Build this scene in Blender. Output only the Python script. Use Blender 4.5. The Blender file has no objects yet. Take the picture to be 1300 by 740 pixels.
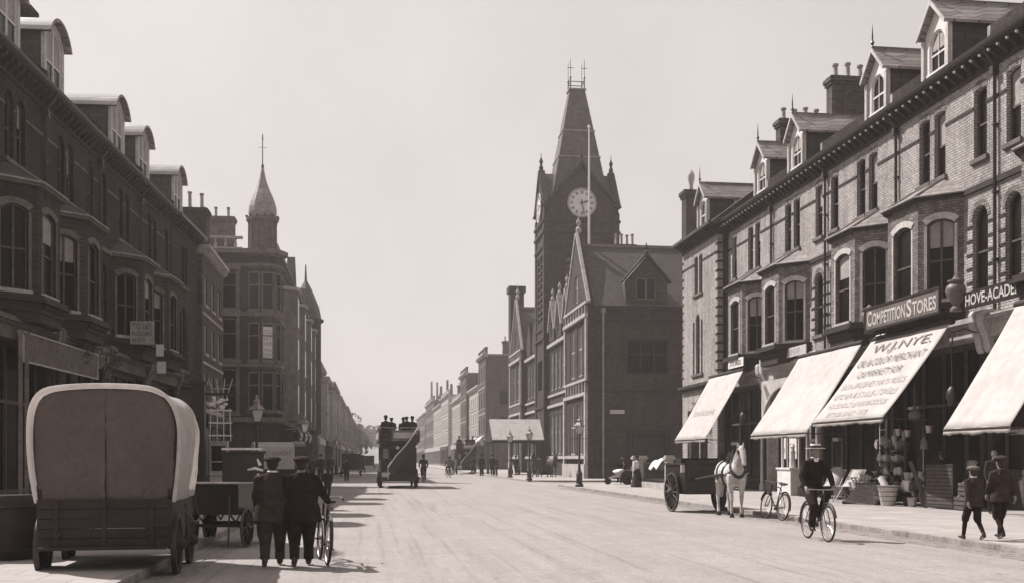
import bpy, bmesh, math, random
from math import sin, cos, tan, pi, radians, sqrt, atan2, hypot
from mathutils import Vector, Matrix, Euler
from mathutils.geometry import tessellate_polygon
random.seed(7)
SC = bpy.context.scene
COL = SC.collection
# ------------------------------------------------------------ camera
cd = bpy.data.cameras.new("camera"); cam = bpy.data.objects.new("camera", cd); COL.objects.link(cam)
cam.location = (0, 0, 1.6); HEAD = radians(7.595)
cam.rotation_euler = (radians(90), 0, -HEAD)
cd.sensor_width = 36; cd.lens = 36*1350/1300; cd.shift_y = 212/1300
cd.clip_start = .1; cd.clip_end = 6000
SC.camera = cam
# ------------------------------------------------------------ light
SUN = Vector((-.64, .55, 1.0)).normalized()
SUN_EL = math.asin(SUN.z); SUN_AZ = atan2(SUN.x, SUN.y)
w = bpy.data.worlds.new("World"); SC.world = w; w.use_nodes = True
nt = w.node_tree; nt.nodes.clear()
def N(nt, t, **k):
    n = nt.nodes.new(t)
    for a, b in k.items(): setattr(n, a, b)
    return n
sky = N(nt, 'ShaderNodeTexSky', sky_type='NISHITA', sun_disc=False)
sky.sun_elevation = SUN_EL; sky.sun_rotation = SUN_AZ; sky.dust_density = 4; sky.air_density = 1.2
bw = N(nt, 'ShaderNodeRGBToBW'); nt.links.new(sky.outputs[0], bw.inputs[0])
mx = N(nt, 'ShaderNodeMath', operation='MULTIPLY_ADD'); mx.inputs[1].default_value = .22; mx.inputs[2].default_value = 3.6
nt.links.new(bw.outputs[0], mx.inputs[0])
tint = N(nt, 'ShaderNodeVectorMath', operation='SCALE'); tint.inputs[0].default_value = (1, .940, .918)
nt.links.new(mx.outputs[0], tint.inputs[3])
bg = N(nt, 'ShaderNodeBackground'); bg.inputs[1].default_value = .098
wtc = N(nt, 'ShaderNodeTexCoord'); wn_ = N(nt, 'ShaderNodeTexNoise'); wn_.inputs['Scale'].default_value = 1.5; wn_.inputs['Detail'].default_value = 9; wn_.inputs['Roughness'].default_value = .62
nt.links.new(wtc.outputs['Generated'], wn_.inputs['Vector']); wr = N(nt, 'ShaderNodeMapRange'); wr.inputs[1].default_value = .3; wr.inputs[2].default_value = .7; wr.inputs[3].default_value = .87; wr.inputs[4].default_value = 1.10; nt.links.new(wn_.outputs['Fac'], wr.inputs[0])
wm = N(nt, 'ShaderNodeVectorMath', operation='SCALE'); nt.links.new(tint.outputs[0], wm.inputs[0]); nt.links.new(wr.outputs[0], wm.inputs[3]); nt.links.new(wm.outputs[0], bg.inputs[0])
wo = N(nt, 'ShaderNodeOutputWorld'); nt.links.new(bg.outputs[0], wo.inputs[0])
ld = bpy.data.lights.new("sun", 'SUN'); ld.energy = 5.0; ld.angle = radians(.5); ld.color = (1, .98, .955)
lo = bpy.data.objects.new("sun", ld); COL.objects.link(lo)
lo.rotation_euler = SUN.to_track_quat('Z', 'Y').to_euler()
SC.view_settings.view_transform = 'Standard'; SC.view_settings.look = 'None'
SC.view_settings.exposure = 0.66; SC.view_settings.gamma = 1
SC.view_settings.use_curve_mapping = False
SC.render.resolution_x = 1024; SC.render.resolution_y = 582
SC.cycles.max_bounces = 5; SC.cycles.volume_bounces = 0

# ------------------------------------------------------------ materials
def tone(v):
    t = min(1, max(0, (math.log(max(v, .004)) - math.log(.02)) / (math.log(.75) - math.log(.02))))
    t = t**.62
    return (v, v*(.56 + .385*t), v*(.45 + .465*t), 1)
MATS = {}
def base(name, rough=.8, spec=.3):
    m = bpy.data.materials.new(name); m.use_nodes = True
    b = m.node_tree.nodes['Principled BSDF']; b.inputs['Roughness'].default_value = rough
    b.inputs['Specular IOR Level'].default_value = spec
    MATS[name] = m; return m, m.node_tree, b
def coords(nt, scale=1, jitter=True):
    tc = N(nt, 'ShaderNodeTexCoord'); oi = N(nt, 'ShaderNodeObjectInfo')
    if not jitter: return tc.outputs['Object']
    ml = N(nt, 'ShaderNodeVectorMath', operation='MULTIPLY_ADD')
    cb = N(nt, 'ShaderNodeCombineXYZ'); nt.links.new(oi.outputs['Random'], cb.inputs[0]); nt.links.new(oi.outputs['Random'], cb.inputs[1])
    nt.links.new(cb.outputs[0], ml.inputs[0]); ml.inputs[1].default_value = (37, 91, 0)
    nt.links.new(tc.outputs['Object'], ml.inputs[2])
    return ml.outputs[0]
def ramp(nt, fac, v0, v1, p0=.3, p1=.7):
    r = N(nt, 'ShaderNodeValToRGB'); r.color_ramp.elements[0].position = p0; r.color_ramp.elements[1].position = p1
    r.color_ramp.elements[0].color = tone(v0); r.color_ramp.elements[1].color = tone(v1)
    nt.links.new(fac, r.inputs[0]); return r.outputs[0]
def gramp(nt, fac, v0, v1, p0=.3, p1=.7):
    r = N(nt, 'ShaderNodeValToRGB'); r.color_ramp.elements[0].position = p0; r.color_ramp.elements[1].position = p1
    r.color_ramp.elements[0].color = (v0, v0, v0, 1); r.color_ramp.elements[1].color = (v1, v1, v1, 1)
    nt.links.new(fac, r.inputs[0]); return r.outputs[0]
def noise(nt, vec, s, d=5, r=.6):
    n = N(nt, 'ShaderNodeTexNoise'); n.inputs['Scale'].default_value = s; n.inputs['Detail'].default_value = d
    n.inputs['Roughness'].default_value = r; nt.links.new(vec, n.inputs['Vector']); return n.outputs['Fac']
def mix(nt, a, b, fac, mode='MULTIPLY'):
    m = N(nt, 'ShaderNodeMix', data_type='RGBA', blend_type=mode)
    m.inputs[0].default_value = fac if not hasattr(fac, 'name') else 0
    if hasattr(fac, 'name'): nt.links.new(fac, m.inputs[0])
    for s, k in ((a, 6), (b, 7)):
        if hasattr(s, 'name'): nt.links.new(s, m.inputs[k])
        else: m.inputs[k].default_value = s
    return m.outputs[2]
def bump(nt, b, h, strength=.3, dist=.02):
    n = N(nt, 'ShaderNodeBump'); n.inputs['Strength'].default_value = strength; n.inputs['Distance'].default_value = dist
    nt.links.new(h, n.inputs['Height']); nt.links.new(n.outputs[0], b.inputs['Normal'])
def plain(name, v, rough=.8, spec=.3, var=.25, s=3, metal=0, bmp=0, s2=None):
    m, nt, b = base(name, rough, spec); c = coords(nt)
    f = noise(nt, c, s); col = ramp(nt, f, v*(1-var), v*(1+var))
    if s2:
        f2 = noise(nt, c, s2, 3); col = mix(nt, col, gramp(nt, f2, .55, 1.0, .35, .6), .6)
    col = mix(nt, col, gramp(nt, noise(nt, c, 38, 3, .8), .62, 1.12, .3, .7), .8)
    nt.links.new(col, b.inputs['Base Color']); b.inputs['Metallic'].default_value = metal
    if bmp: bump(nt, b, noise(nt, c, 60, 3), bmp, .01)
    return m
def brick(name, v, mortar, var=.35, bw_=.24, bh=.0775, stain=.45, scale=1.0):
    m, nt, b = base(name, .9, .15); c = coords(nt, jitter=False); cj = coords(nt)
    sp = N(nt, 'ShaderNodeSeparateXYZ'); nt.links.new(c, sp.inputs[0])
    ad = N(nt, 'ShaderNodeMath', operation='ADD'); nt.links.new(sp.outputs[0], ad.inputs[0]); nt.links.new(sp.outputs[1], ad.inputs[1])
    cb = N(nt, 'ShaderNodeCombineXYZ'); nt.links.new(ad.outputs[0], cb.inputs[0]); nt.links.new(sp.outputs[2], cb.inputs[1])
    br = N(nt, 'ShaderNodeTexBrick'); br.inputs['Scale'].default_value = 1
    br.inputs['Brick Width'].default_value = bw_*scale; br.inputs['Row Height'].default_value = bh*scale
    br.inputs['Mortar Size'].default_value = .011*scale; br.inputs['Mortar Smooth'].default_value = .1; br.inputs['Bias'].default_value = 0
    br.inputs['Color1'].default_value = tone(v*(1-var)); br.inputs['Color2'].default_value = tone(v*(1+var)); br.inputs['Mortar'].default_value = tone(mortar)
    nt.links.new(cb.outputs[0], br.inputs['Vector'])
    st = gramp(nt, noise(nt, cj, .35, 6, .65), 1-stain, 1.0, .3, .62)
    col = mix(nt, br.outputs['Color'], st, .9)
    st2 = gramp(nt, noise(nt, cj, 4.5, 4, .7), .72, 1.0, .35, .6); col = mix(nt, col, st2, .8)
    mpz = N(nt, 'ShaderNodeMapping'); mpz.inputs['Scale'].default_value = (1.6, 1.6, .16); nt.links.new(cj, mpz.inputs[0]); col = mix(nt, col, gramp(nt, noise(nt, mpz.outputs[0], 1.4, 6, .7), .58, 1.05, .36, .58), .7)
    col = mix(nt, col, gramp(nt, noise(nt, cj, 17, 3, .8), .62, 1.15, .3, .7), .85)
    nt.links.new(col, b.inputs['Base Color']); bump(nt, b, br.outputs['Fac'], .5, -.01)
    return m
def slate(name, v, w_=.26, h_=.2):
    m, nt, b = base(name, .6, .4); c = coords(nt, jitter=False); cj = coords(nt)
    sp = N(nt, 'ShaderNodeSeparateXYZ'); nt.links.new(c, sp.inputs[0])
    ad = N(nt, 'ShaderNodeMath', operation='MULTIPLY_ADD'); ad.inputs[1].default_value = .35
    nt.links.new(sp.outputs[1], ad.inputs[0]); nt.links.new(sp.outputs[0], ad.inputs[2])
    cb = N(nt, 'ShaderNodeCombineXYZ'); nt.links.new(ad.outputs[0], cb.inputs[0]); nt.links.new(sp.outputs[2], cb.inputs[1])
    br = N(nt, 'ShaderNodeTexBrick'); br.inputs['Scale'].default_value = 1
    br.inputs['Brick Width'].default_value = w_; br.inputs['Row Height'].default_value = h_; br.inputs['Mortar Size'].default_value = .012
    br.inputs['Color1'].default_value = tone(v*.75); br.inputs['Color2'].default_value = tone(v*1.25); br.inputs['Mortar'].default_value = tone(v*.35)
    nt.links.new(cb.outputs[0], br.inputs['Vector'])
    col = mix(nt, br.outputs['Color'], gramp(nt, noise(nt, cj, .8, 6), .55, 1.0), .8)
    nt.links.new(col, b.inputs['Base Color']); bump(nt, b, br.outputs['Fac'], .6, -.02)
    return m
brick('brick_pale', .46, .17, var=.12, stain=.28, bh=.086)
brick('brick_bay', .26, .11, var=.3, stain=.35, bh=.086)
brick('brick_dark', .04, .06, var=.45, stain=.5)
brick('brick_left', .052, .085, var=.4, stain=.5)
brick('brick_red', .075, .05, var=.35, stain=.4, scale=1.25)
brick('brick_far', .13, .09, var=.3, stain=.3, scale=1.6)
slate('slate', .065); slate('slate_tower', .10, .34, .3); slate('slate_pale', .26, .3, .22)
plain('stone', .42, .85, .2, .25, 2.5, bmp=.2, s2=14)
plain('stone_dark', .15, .85, .2, .3, 2, s2=10)
plain('terracotta', .2, .8, .2, .25, 3, s2=9)
plain('white_paint', .74, .5, .4, .1, 2, s2=20)
plain('cream_paint', .5, .6, .3, .15, 2, s2=12)
plain('dark_paint', .02, .4, .4, .4, 2)
plain('cornice_dark', .03, .7, .3, .35, 3, s2=15)
plain('iron', .025, .45, .5, .4, 8)
plain('lead', .3, .6, .3, .25, 2, s2=8)
plain('wood_dark', .028, .7, .3, .4, 4, s2=20)
plain('wood_mid', .09, .7, .3, .35, 5, s2=24)
plain('wood_pale', .45, .7, .3, .25, 6)
plain('cloth_black', .021, .95, .1, .5, 9, bmp=.4)
plain('cloth_dark', .042, .95, .1, .35, 6, bmp=.3)
plain('cloth_mid', .14, .95, .1, .35, 6)
plain('cloth_white', .75, .9, .1, .12, 6)
plain('skin', .24, .6, .3, .12, 8)
plain('hair', .03, .7, .3, .3, 30)
plain('horse_white', .52, .7, .25, .3, 4, s2=13)
plain('horse_dark', .04, .6, .3, .3, 5)
plain('horse_mane', .45, .9, .2, .3, 30)
plain('leather', .022, .5, .4, .3, 12)
plain('rubber', .03, .8, .2, .3, 8)
plain('steel', .35, .35, .5, .2, 9, metal=.6)
plain('straw', .6, .8, .2, .2, 20)
plain('wicker', .5, .8, .2, .3, 26)
plain('chimney_pot', .32, .8, .2, .25, 5, s2=12)
plain('interior', .02, .9, .1, .6, 1.5)
plain('gold_letter', .5, .5, .3, .15, 5)
plain('ink', .19, .8, .1, .35, 9)
plain('ink_pale', .38, .8, .1, .2, 9)
plain('sign_dark', .022, .5, .3, .2, 3)
plain('sign_mid', .13, .5, .3, .25, 3)
plain('leaf', .07, .7, .3, .6, 9)
plain('leaf_pale', .3, .7, .3, .5, 9)
plain('paper', .62, .8, .2, .1, 6)
# glass: dark mirrorish window glass
m, nt, b = base('glass', .2, .12); b.inputs['Base Color'].default_value = tone(.007); bump(nt, b, noise(nt, coords(nt), 2.2, 2), .25, .03)
m, nt, b = base('lamp_glass', .15, .5); b.inputs['Base Color'].default_value = tone(.6); b.inputs['Transmission Weight'].default_value = .5
# window blind / curtain seen behind glass
plain('curtain', .30, .8, .4, .2, 3)
# canvas
def canvas(name, v, tr=.25, s=3):
    m, nt, b = base(name, .9, .1); c = coords(nt)
    col = ramp(nt, noise(nt, c, s, 6), v*.86, v*1.05); col = mix(nt, col, gramp(nt, noise(nt, c, .9, 3), .8, 1.0), .7)
    nt.links.new(col, b.inputs['Base Color']); bump(nt, b, noise(nt, c, 5, 3), .12, .02)
    t = N(nt, 'ShaderNodeBsdfTranslucent'); nt.links.new(col, t.inputs[0])
    ms = N(nt, 'ShaderNodeMixShader'); ms.inputs[0].default_value = tr
    nt.links.new(b.outputs[0], ms.inputs[1]); nt.links.new(t.outputs[0], ms.inputs[2])
    nt.links.new(ms.outputs[0], nt.nodes['Material Output'].inputs[0]); return m
canvas('canvas_white', .74, .55, 7); canvas('awning_canvas', .50, .10); canvas('canvas_grey', .12, .04, 14)
# road: pale dusty macadam with wheel tracks and droppings
m, nt, b = base('road', .92, .15); c = coords(nt, jitter=False)
mp = N(nt, 'ShaderNodeMapping'); mp.inputs['Scale'].default_value = (1, .06, 1); nt.links.new(c, mp.inputs[0])
tracks = gramp(nt, noise(nt, mp.outputs[0], 1.6, 7, .7), .84, 1.02, .34, .6)
col = ramp(nt, noise(nt, c, .9, 10, .74), .30, .37, .3, .7)
col = mix(nt, col, tracks, .75)
mp2 = N(nt, 'ShaderNodeMapping'); mp2.inputs['Scale'].default_value = (1, .55, 1); nt.links.new(c, mp2.inputs[0])
sp_ = gramp(nt, noise(nt, mp2.outputs[0], 3.4, 7, .75), .35, 1.0, .29, .40); col = mix(nt, col, sp_, .8)
fn = gramp(nt, noise(nt, c, 26, 4, .85), .55, 1.16, .3, .7); col = mix(nt, col, fn, .9); f3 = gramp(nt, noise(nt, c, 7, 5, .8), .78, 1.05, .35, .6); col = mix(nt, col, f3, .8)
mp3 = N(nt, 'ShaderNodeMapping'); mp3.inputs['Scale'].default_value = (1, .012, 1); mp3.inputs['Rotation'].default_value = (0, 0, .01); nt.links.new(c, mp3.inputs[0])
ruts = gramp(nt, noise(nt, mp3.outputs[0], 5.5, 4, .7), .66, 1.0, .30, .46); col = mix(nt, col, ruts, .8)
dung = gramp(nt, noise(nt, mp2.outputs[0], 1.3, 3, .9), .25, 1.0, .215, .25); col = mix(nt, col, dung, .7)
nt.links.new(col, b.inputs['Base Color']); bump(nt, b, noise(nt, c, 40, 4, .8), .5, .02)
# pavement: worn flags
m, nt, b = base('pavement', .9, .2); c = coords(nt, jitter=False)
br = N(nt, 'ShaderNodeTexBrick'); br.inputs['Scale'].default_value = 1; br.inputs['Brick Width'].default_value = .9; br.inputs['Row Height'].default_value = .62
br.inputs['Mortar Size'].default_value = .010; br.inputs['Color1'].default_value = tone(.33); br.inputs['Color2'].default_value = tone(.39); br.inputs['Mortar'].default_value = tone(.22)
nt.links.new(c, br.inputs['Vector'])
col = mix(nt, br.outputs['Color'], gramp(nt, noise(nt, c, .7, 7, .7), .72, 1.03), .85); col = mix(nt, col, gramp(nt, noise(nt, c, 40, 3, .8), .8, 1.04), .7)
nt.links.new(col, b.inputs['Base Color']); bump(nt, b, noise(nt, c, 30, 4, .8), .25, .01)
plain('kerb_stone', .30, .85, .25, .3, 1.8, s2=9)
plain('gutter_sett', .24, .85, .25, .35, 5, s2=16)
plain('ground', .25, .95, .1, .25, .1)
m, nt, b = base('foliage', .8, .2); nt.links.new(ramp(nt, noise(nt, coords(nt), .7, 6), .03, .11), b.inputs['Base Color'])

# ------------------------------------------------------------ mesh builder
class MB:
    def __init__(s): s.v = []; s.f = []; s.mi = []; s.m = Matrix.Identity(4); s.cm = 0
    def add(s, vs, fs):
        o = len(s.v)
        s.v += [tuple(s.m @ Vector(p)) for p in vs]
        flip = s.m.determinant() < 0
        for f in fs:
            f = [i + o for i in f]
            s.f.append(f[::-1] if flip else f); s.mi.append(s.cm)
        return s
    def box(s, x0, x1, y0, y1, z0, z1):
        if x0 > x1: x0, x1 = x1, x0
        if y0 > y1: y0, y1 = y1, y0
        if z0 > z1: z0, z1 = z1, z0
        return s.add([(x0,y0,z0),(x1,y0,z0),(x1,y1,z0),(x0,y1,z0),(x0,y0,z1),(x1,y0,z1),(x1,y1,z1),(x0,y1,z1)],
              [(3,2,1,0),(4,5,6,7),(0,1,5,4),(1,2,6,5),(2,3,7,6),(3,0,4,7)])
    def prism(s, pts, a, b, axis='y'):
        """2D polygon extruded along axis: 'y' pts=(x,z); 'x' pts=(y,z); 'z' pts=(x,y)"""
        n = len(pts)
        def P(p, t): return {'y': (p[0], t, p[1]), 'x': (t, p[0], p[1]), 'z': (p[0], p[1], t)}[axis]
        vs = [P(p, a) for p in pts] + [P(p, b) for p in pts]
        tr = tessellate_polygon([[Vector((p[0], p[1], 0)) for p in pts]])
        fs = []
        ar = sum(pts[i][0]*pts[(i+1)%n][1]-pts[(i+1)%n][0]*pts[i][1] for i in range(n))
        sg = 1 if ar > 0 else -1
        if axis == 'y': sg = -sg
        if b < a: sg = -sg
        for t in tr:
            A, B, Cc = [Vector(pts[k]) for k in t]
            ccw = ((B-A).x*(Cc-A).y-(B-A).y*(Cc-A).x) > 0
            t = list(t) if ccw == (ar > 0) else list(t)[::-1]
            fs.append(t[::-1] if sg > 0 else t); u = [k+n for k in t]; fs.append(u if sg > 0 else u[::-1])
        for i in range(n):
            j = (i+1) % n; q = [i, j, j+n, i+n]; fs.append(q if sg > 0 else q[::-1])
        return s.add(vs, fs)
    def slab(s, outline, holes, y0, y1):
        """wall in xz with holes, between y0 (front) and y1 (back)"""
        loops = [outline] + holes
        allp = [p for l in loops for p in l]; n = len(allp)
        tr = tessellate_polygon([[Vector((p[0], p[1], 0)) for p in l] for l in loops])
        vs = [(p[0], y0, p[1]) for p in allp] + [(p[0], y1, p[1]) for p in allp]; fs = []
        for t in tr:
            A, B, Cc = [Vector(allp[k]) for k in t]
            ccw = ((B-A).x*(Cc-A).y-(B-A).y*(Cc-A).x) > 0
            t = list(t) if ccw else list(t)[::-1]      # ccw in xz seen from -y
            fs.append(t); fs.append([k+n for k in t][::-1])
        o = 0
        for li, l in enumerate(loops):
            k = len(l); ar = sum(l[i][0]*l[(i+1)%k][1]-l[(i+1)%k][0]*l[i][1] for i in range(k))
            for i in range(k):
                j = (i+1) % k; q = [o+i, o+j, o+j+n, o+i+n]
                out = (ar > 0) == (li == 0)
                fs.append(q[::-1] if out else q)
            o += k
        return s.add(vs, fs)
    def ring(s, cs, rads, frames, n=10, cap=True):
        vs = []; fs = []
        for c, r, (a, b) in zip(cs, rads, frames):
            rx, ry = r if isinstance(r, tuple) else (r, r)
            for k in range(n):
                t = 2*pi*k/n; vs.append(tuple(Vector(c) + a*(rx*cos(t)) + b*(ry*sin(t))))
        for i in range(len(cs)-1):
            for k in range(n):
                j = (k+1) % n; fs.append([i*n+k, i*n+j, (i+1)*n+j, (i+1)*n+k])
        if cap:
            fs.append(list(range(n))[::-1]); fs.append([(len(cs)-1)*n+k for k in range(n)])
        return s.add(vs, fs)
    def tube(s, pts, r, n=8, cap=True):
        pts = [Vector(p) for p in pts]; fr = []; ref = None
        for i, p in enumerate(pts):
            t = (pts[min(i+1, len(pts)-1)] - pts[max(i-1, 0)])
            t = t.normalized() if t.length > 1e-9 else Vector((0,0,1))
            if ref is None: ref = Vector((1,0,0)) if abs(t.x) < .8 else Vector((0,1,0))
            a = (ref - t*ref.dot(t)).normalized(); b = t.cross(a); fr.append((a, b)); ref = a
        rr = r if isinstance(r, list) else [r]*len(pts)
        return s.ring(pts, rr, fr, n, cap)
    def lathe(s, prof, c=(0,0,0), n=16, axis='z'):
        c = Vector(c)
        A, B, Z = {'z': (Vector((1,0,0)), Vector((0,1,0)), Vector((0,0,1))), 'x': (Vector((0,1,0)), Vector((0,0,1)), Vector((1,0,0))),
                   'y': (Vector((0,0,1)), Vector((1,0,0)), Vector((0,1,0)))}[axis]
        return s.ring([c+Z*z for r, z in prof], [max(r, .0005) for r, z in prof], [(A, B)]*len(prof), n)
    def torus(s, c, R, r, axis='x', n=32, k=8):
        c = Vector(c); A, B, Z = {'x': (Vector((0,1,0)), Vector((0,0,1)), Vector((1,0,0))), 'z': (Vector((1,0,0)), Vector((0,1,0)), Vector((0,0,1))), 'y': (Vector((0,0,1)), Vector((1,0,0)), Vector((0,1,0)))}[axis]
        vs = []; fs = []
        for i in range(n):
            t = 2*pi*i/n; d = A*cos(t)+B*sin(t)
            for j in range(k):
                u = 2*pi*j/k; vs.append(tuple(c + d*(R + r*cos(u)) + Z*(r*sin(u))))
        for i in range(n):
            for j in range(k):
                a = i*k+j; b = i*k+(j+1) % k; c2 = ((i+1) % n)*k+(j+1) % k; d2 = ((i+1) % n)*k+j
                fs.append([a, d2, c2, b])
        return s.add(vs, fs)
    def ball(s, c, r, n=12, sc=(1,1,1)):
        c = Vector(c); k = max(4, n//2)
        prof = [(r*sin(pi*i/k), -r*cos(pi*i/k)) for i in range(k+1)]
        vs = []; 
        return s.ring([c+Vector((0,0,z*sc[2])) for q, z in prof], [(max(q,.0005)*sc[0], max(q,.0005)*sc[1]) for q, z in prof],
                      [(Vector((1,0,0)), Vector((0,1,0)))]*len(prof), n)
    def build(s, name, mat, parent=None, smooth=False, bevel=0):
        me = bpy.data.meshes.new(name); me.from_pydata(s.v, [], s.f)
        for mm in (mat if isinstance(mat, (list, tuple)) else [mat]): me.materials.append(MATS[mm])
        if isinstance(mat, (list, tuple)): me.polygons.foreach_set('material_index', s.mi)
        me.update()
        if smooth:
            me.shade_smooth()
            if smooth != 2: me.set_sharp_from_angle(angle=radians(40))
        o = bpy.data.objects.new(name, me); COL.objects.link(o)
        if parent: o.parent = parent
        if bevel:
            bm_ = o.modifiers.new('bevel', 'BEVEL'); bm_.width = bevel; bm_.segments = 2; bm_.limit_method = 'ANGLE'
        return o
def bx(name, mat, parent, *boxes, **k):
    b = MB()
    for q in boxes: b.box(*q)
    return b.build(name, mat, parent, **k)
def tag(o, label=None, cat=None, group=None, kind=None):
    if label: o['label'] = label
    if cat: o['category'] = cat
    if group: o['group'] = group
    if kind: o['kind'] = kind
    return o
def thing(name, label, cat, loc=(0,0,0), rz=0, group=None):
    o = bpy.data.objects.new(name, None); COL.objects.link(o); o.empty_display_size = .2
    o.location = loc; o.rotation_euler = (0, 0, rz); return tag(o, label, cat, group)
def struct(o): o['kind'] = 'structure'; return o
KIDS = None
def copy_tree(o, parent=None):
    c = o.copy(); COL.objects.link(c); c.parent = parent
    for ch in o.children: copy_tree(ch, c)
    return c
def dup(o, loc, rz, label=None, scale=None, group=None):
    c = copy_tree(o); c.location = loc; c.rotation_euler = (0, 0, rz)
    if label: c['label'] = label
    if group: c['group'] = group
    if scale: c.scale = (scale,)*3
    return c
def text(s, M, w_, h, mat, parent, name='lettering', ext=.006, shear=0, font_sx=None, bold=0.0):
    """text whose box is w_ x h, lower-left at M origin, lying in M's xy plane"""
    cu = bpy.data.curves.new(name, 'FONT'); cu.body = s; cu.size = 1; cu.extrude = 0; cu.resolution_u = 3; cu.offset = bold; cu.shear = shear
    o = bpy.data.objects.new(name, cu); COL.objects.link(o); bpy.context.view_layer.update()
    me = bpy.data.meshes.new_from_object(o.evaluated_get(bpy.context.evaluated_depsgraph_get()))
    bpy.data.objects.remove(o); bpy.data.curves.remove(cu)
    xs = [v.co.x for v in me.vertices]; ys = [v.co.y for v in me.vertices]
    sx = w_/(max(xs)-min(xs)); sy = h/(max(ys)-min(ys))
    b = MB(); b.m = M
    vs = [((v.co.x-min(xs))*sx, (v.co.y-min(ys))*sy, ext) for v in me.vertices]
    b.add(vs, [list(p.vertices) for p in me.polygons])
    bpy.data.meshes.remove(me)
    return b.build(name, mat, parent)
UP = Matrix(((1,0,0,0),(0,0,-1,0),(0,1,0,0),(0,0,0,1)))       # text plane: x along wall, y up, facing -y
def at(x, y, z): return Matrix.Translation((x, y, z)) @ UP
def Ypx(px, X):
    t = (px-650)/1350; c, s_ = cos(HEAD), sin(HEAD); return X*(c-t*s_)/(t*c+s_)
def arch(x0, x1, z0, z1, rise=None, n=8):
    """closed loop with arched top; z1 is the crown"""
    w_ = (x1-x0)/2; rise = w_ if rise is None else rise; xc = (x0+x1)/2
    R = (w_*w_+rise*rise)/(2*rise); zc = z1-R; a0 = math.asin(min(1, w_/R))
    if rise >= w_*.999: a0 = pi/2
    return [(x0, z0), (x1, z0)] + [(xc+R*sin(a0-2*a0*i/n), zc+R*cos(a0-2*a0*i/n)) for i in range(n+1)]
# ------------------------------------------------------------ windows
def window(parent, x0, x1, z0, z1, M=None, rise=0, y=.13, frame='white_paint', bars=0, blind=None, sill='stone', mullion=False, proud=.10):
    """sash window in a hole; children pane, blind, sill. M places bay faces"""
    M = M or Matrix.Identity(4); t = .055
    lp = arch(x0, x1, z0, z1, rise) if rise else [(x0,z0),(x1,z0),(x1,z1),(x0,z1)]
    hi = arch(x0+t, x1-t, z0+t, z1-t, max(.02, rise-t*.5)) if rise else [(x0+t,z0+t),(x1-t,z0+t),(x1-t,z1-t),(x0+t,z1-t)]
    b = MB(); b.m = M; b.slab(lp, [hi[::-1]], y, y+.09)
    zm = z0 + (z1-rise*.5-z0)*.5
    b.box(x0+t, x1-t, y+.01, y+.06, zm-.03, zm+.03)
    if mullion: b.box((x0+x1)/2-.035, (x0+x1)/2+.035, y+.002, y+.07, z0+t, z1-t-.01)
    for k in range(bars):
        xx = x0+(x1-x0)*(k+1)/(bars+1); b.box(xx-.012, xx+.012, y+.015, y+.055, z0+t, z1-t-.02)
    w_ = b.build('window', frame, parent)
    p = MB(); p.m = M; top = z1-t*.5 if not rise else z1-t*.5
    zb = z1 - (z1-z0)*blind if blind else None
    if zb is None or rise:
        p.slab(lp, [], y+.055, y+.065)
    else: p.box(x0+.01, x1-.01, y+.055, y+.065, z0+.01, zb)
    p.build('pane', 'glass', w_)
    if blind:
        q = MB(); q.m = M
        if rise: q.slab([(x0+t*1.1, zb), (x1-t*1.1, zb)] + arch(x0+t, x1-t, z0, z1-t, max(.02, rise-t*.5))[2:], [], y+.046, y+.054)
        else: q.box(x0+.02, x1-.02, y+.05, y+.06, zb, z1-.02)
        q.build('blind', 'curtain', w_)
    if sill:
        q = MB(); q.m = M; q.box(x0-.1, x1+.1, -proud, y, z0-.14, z0); q.box(x0-.06, x1+.06, -proud*.6, y, z0-.19, z0-.141); q.build('sill', sill, w_)
    return w_
def rect(x0, x1, z0, z1): return [(x0,z0),(x1,z0),(x1,z1),(x0,z1)]
def chimney(parent, x0, x1, y0, y1, z0, z1, n=4, mat='brick_far', along='y', pot=.62):
    b = MB(); b.box(x0, x1, y0, y1, z0, z1-.35); b.box(x0-.07, x1+.07, y0-.07, y1+.07, z1-.349, z1-.2); b.box(x0-.13, x1+.13, y0-.13, y1+.13, z1-.199, z1-.02)
    b.box(x0-.05, x1+.05, y0-.05, y1+.05, z1-.019, z1+.06)
    b.box(x0-.04, x1+.04, y0-.04, y1+.04, z0+(z1-z0)*.45, z0+(z1-z0)*.45+.1)
    c = b.build('chimney', mat, parent)
    for k in range(n):
        f = (k+.5)/n
        px_, py_ = ((x0+x1)/2, y0+(y1-y0)*f) if along == 'y' else (x0+(x1-x0)*f, (y0+y1)/2)
        p = MB(); h = pot*random.choice([1, 1, 1.12, .92]); z = z1+.06
        p.lathe([(.15, z), (.15, z+.08), (.115, z+.12), (.10, z+h-.12), (.145, z+h-.09), (.145, z+h), (.09, z+h), (.08, z+h-.1)], (px_, py_, 0), 10)
        p.build('chimney_pot', 'chimney_pot', c, smooth=True)
    return c
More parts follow.
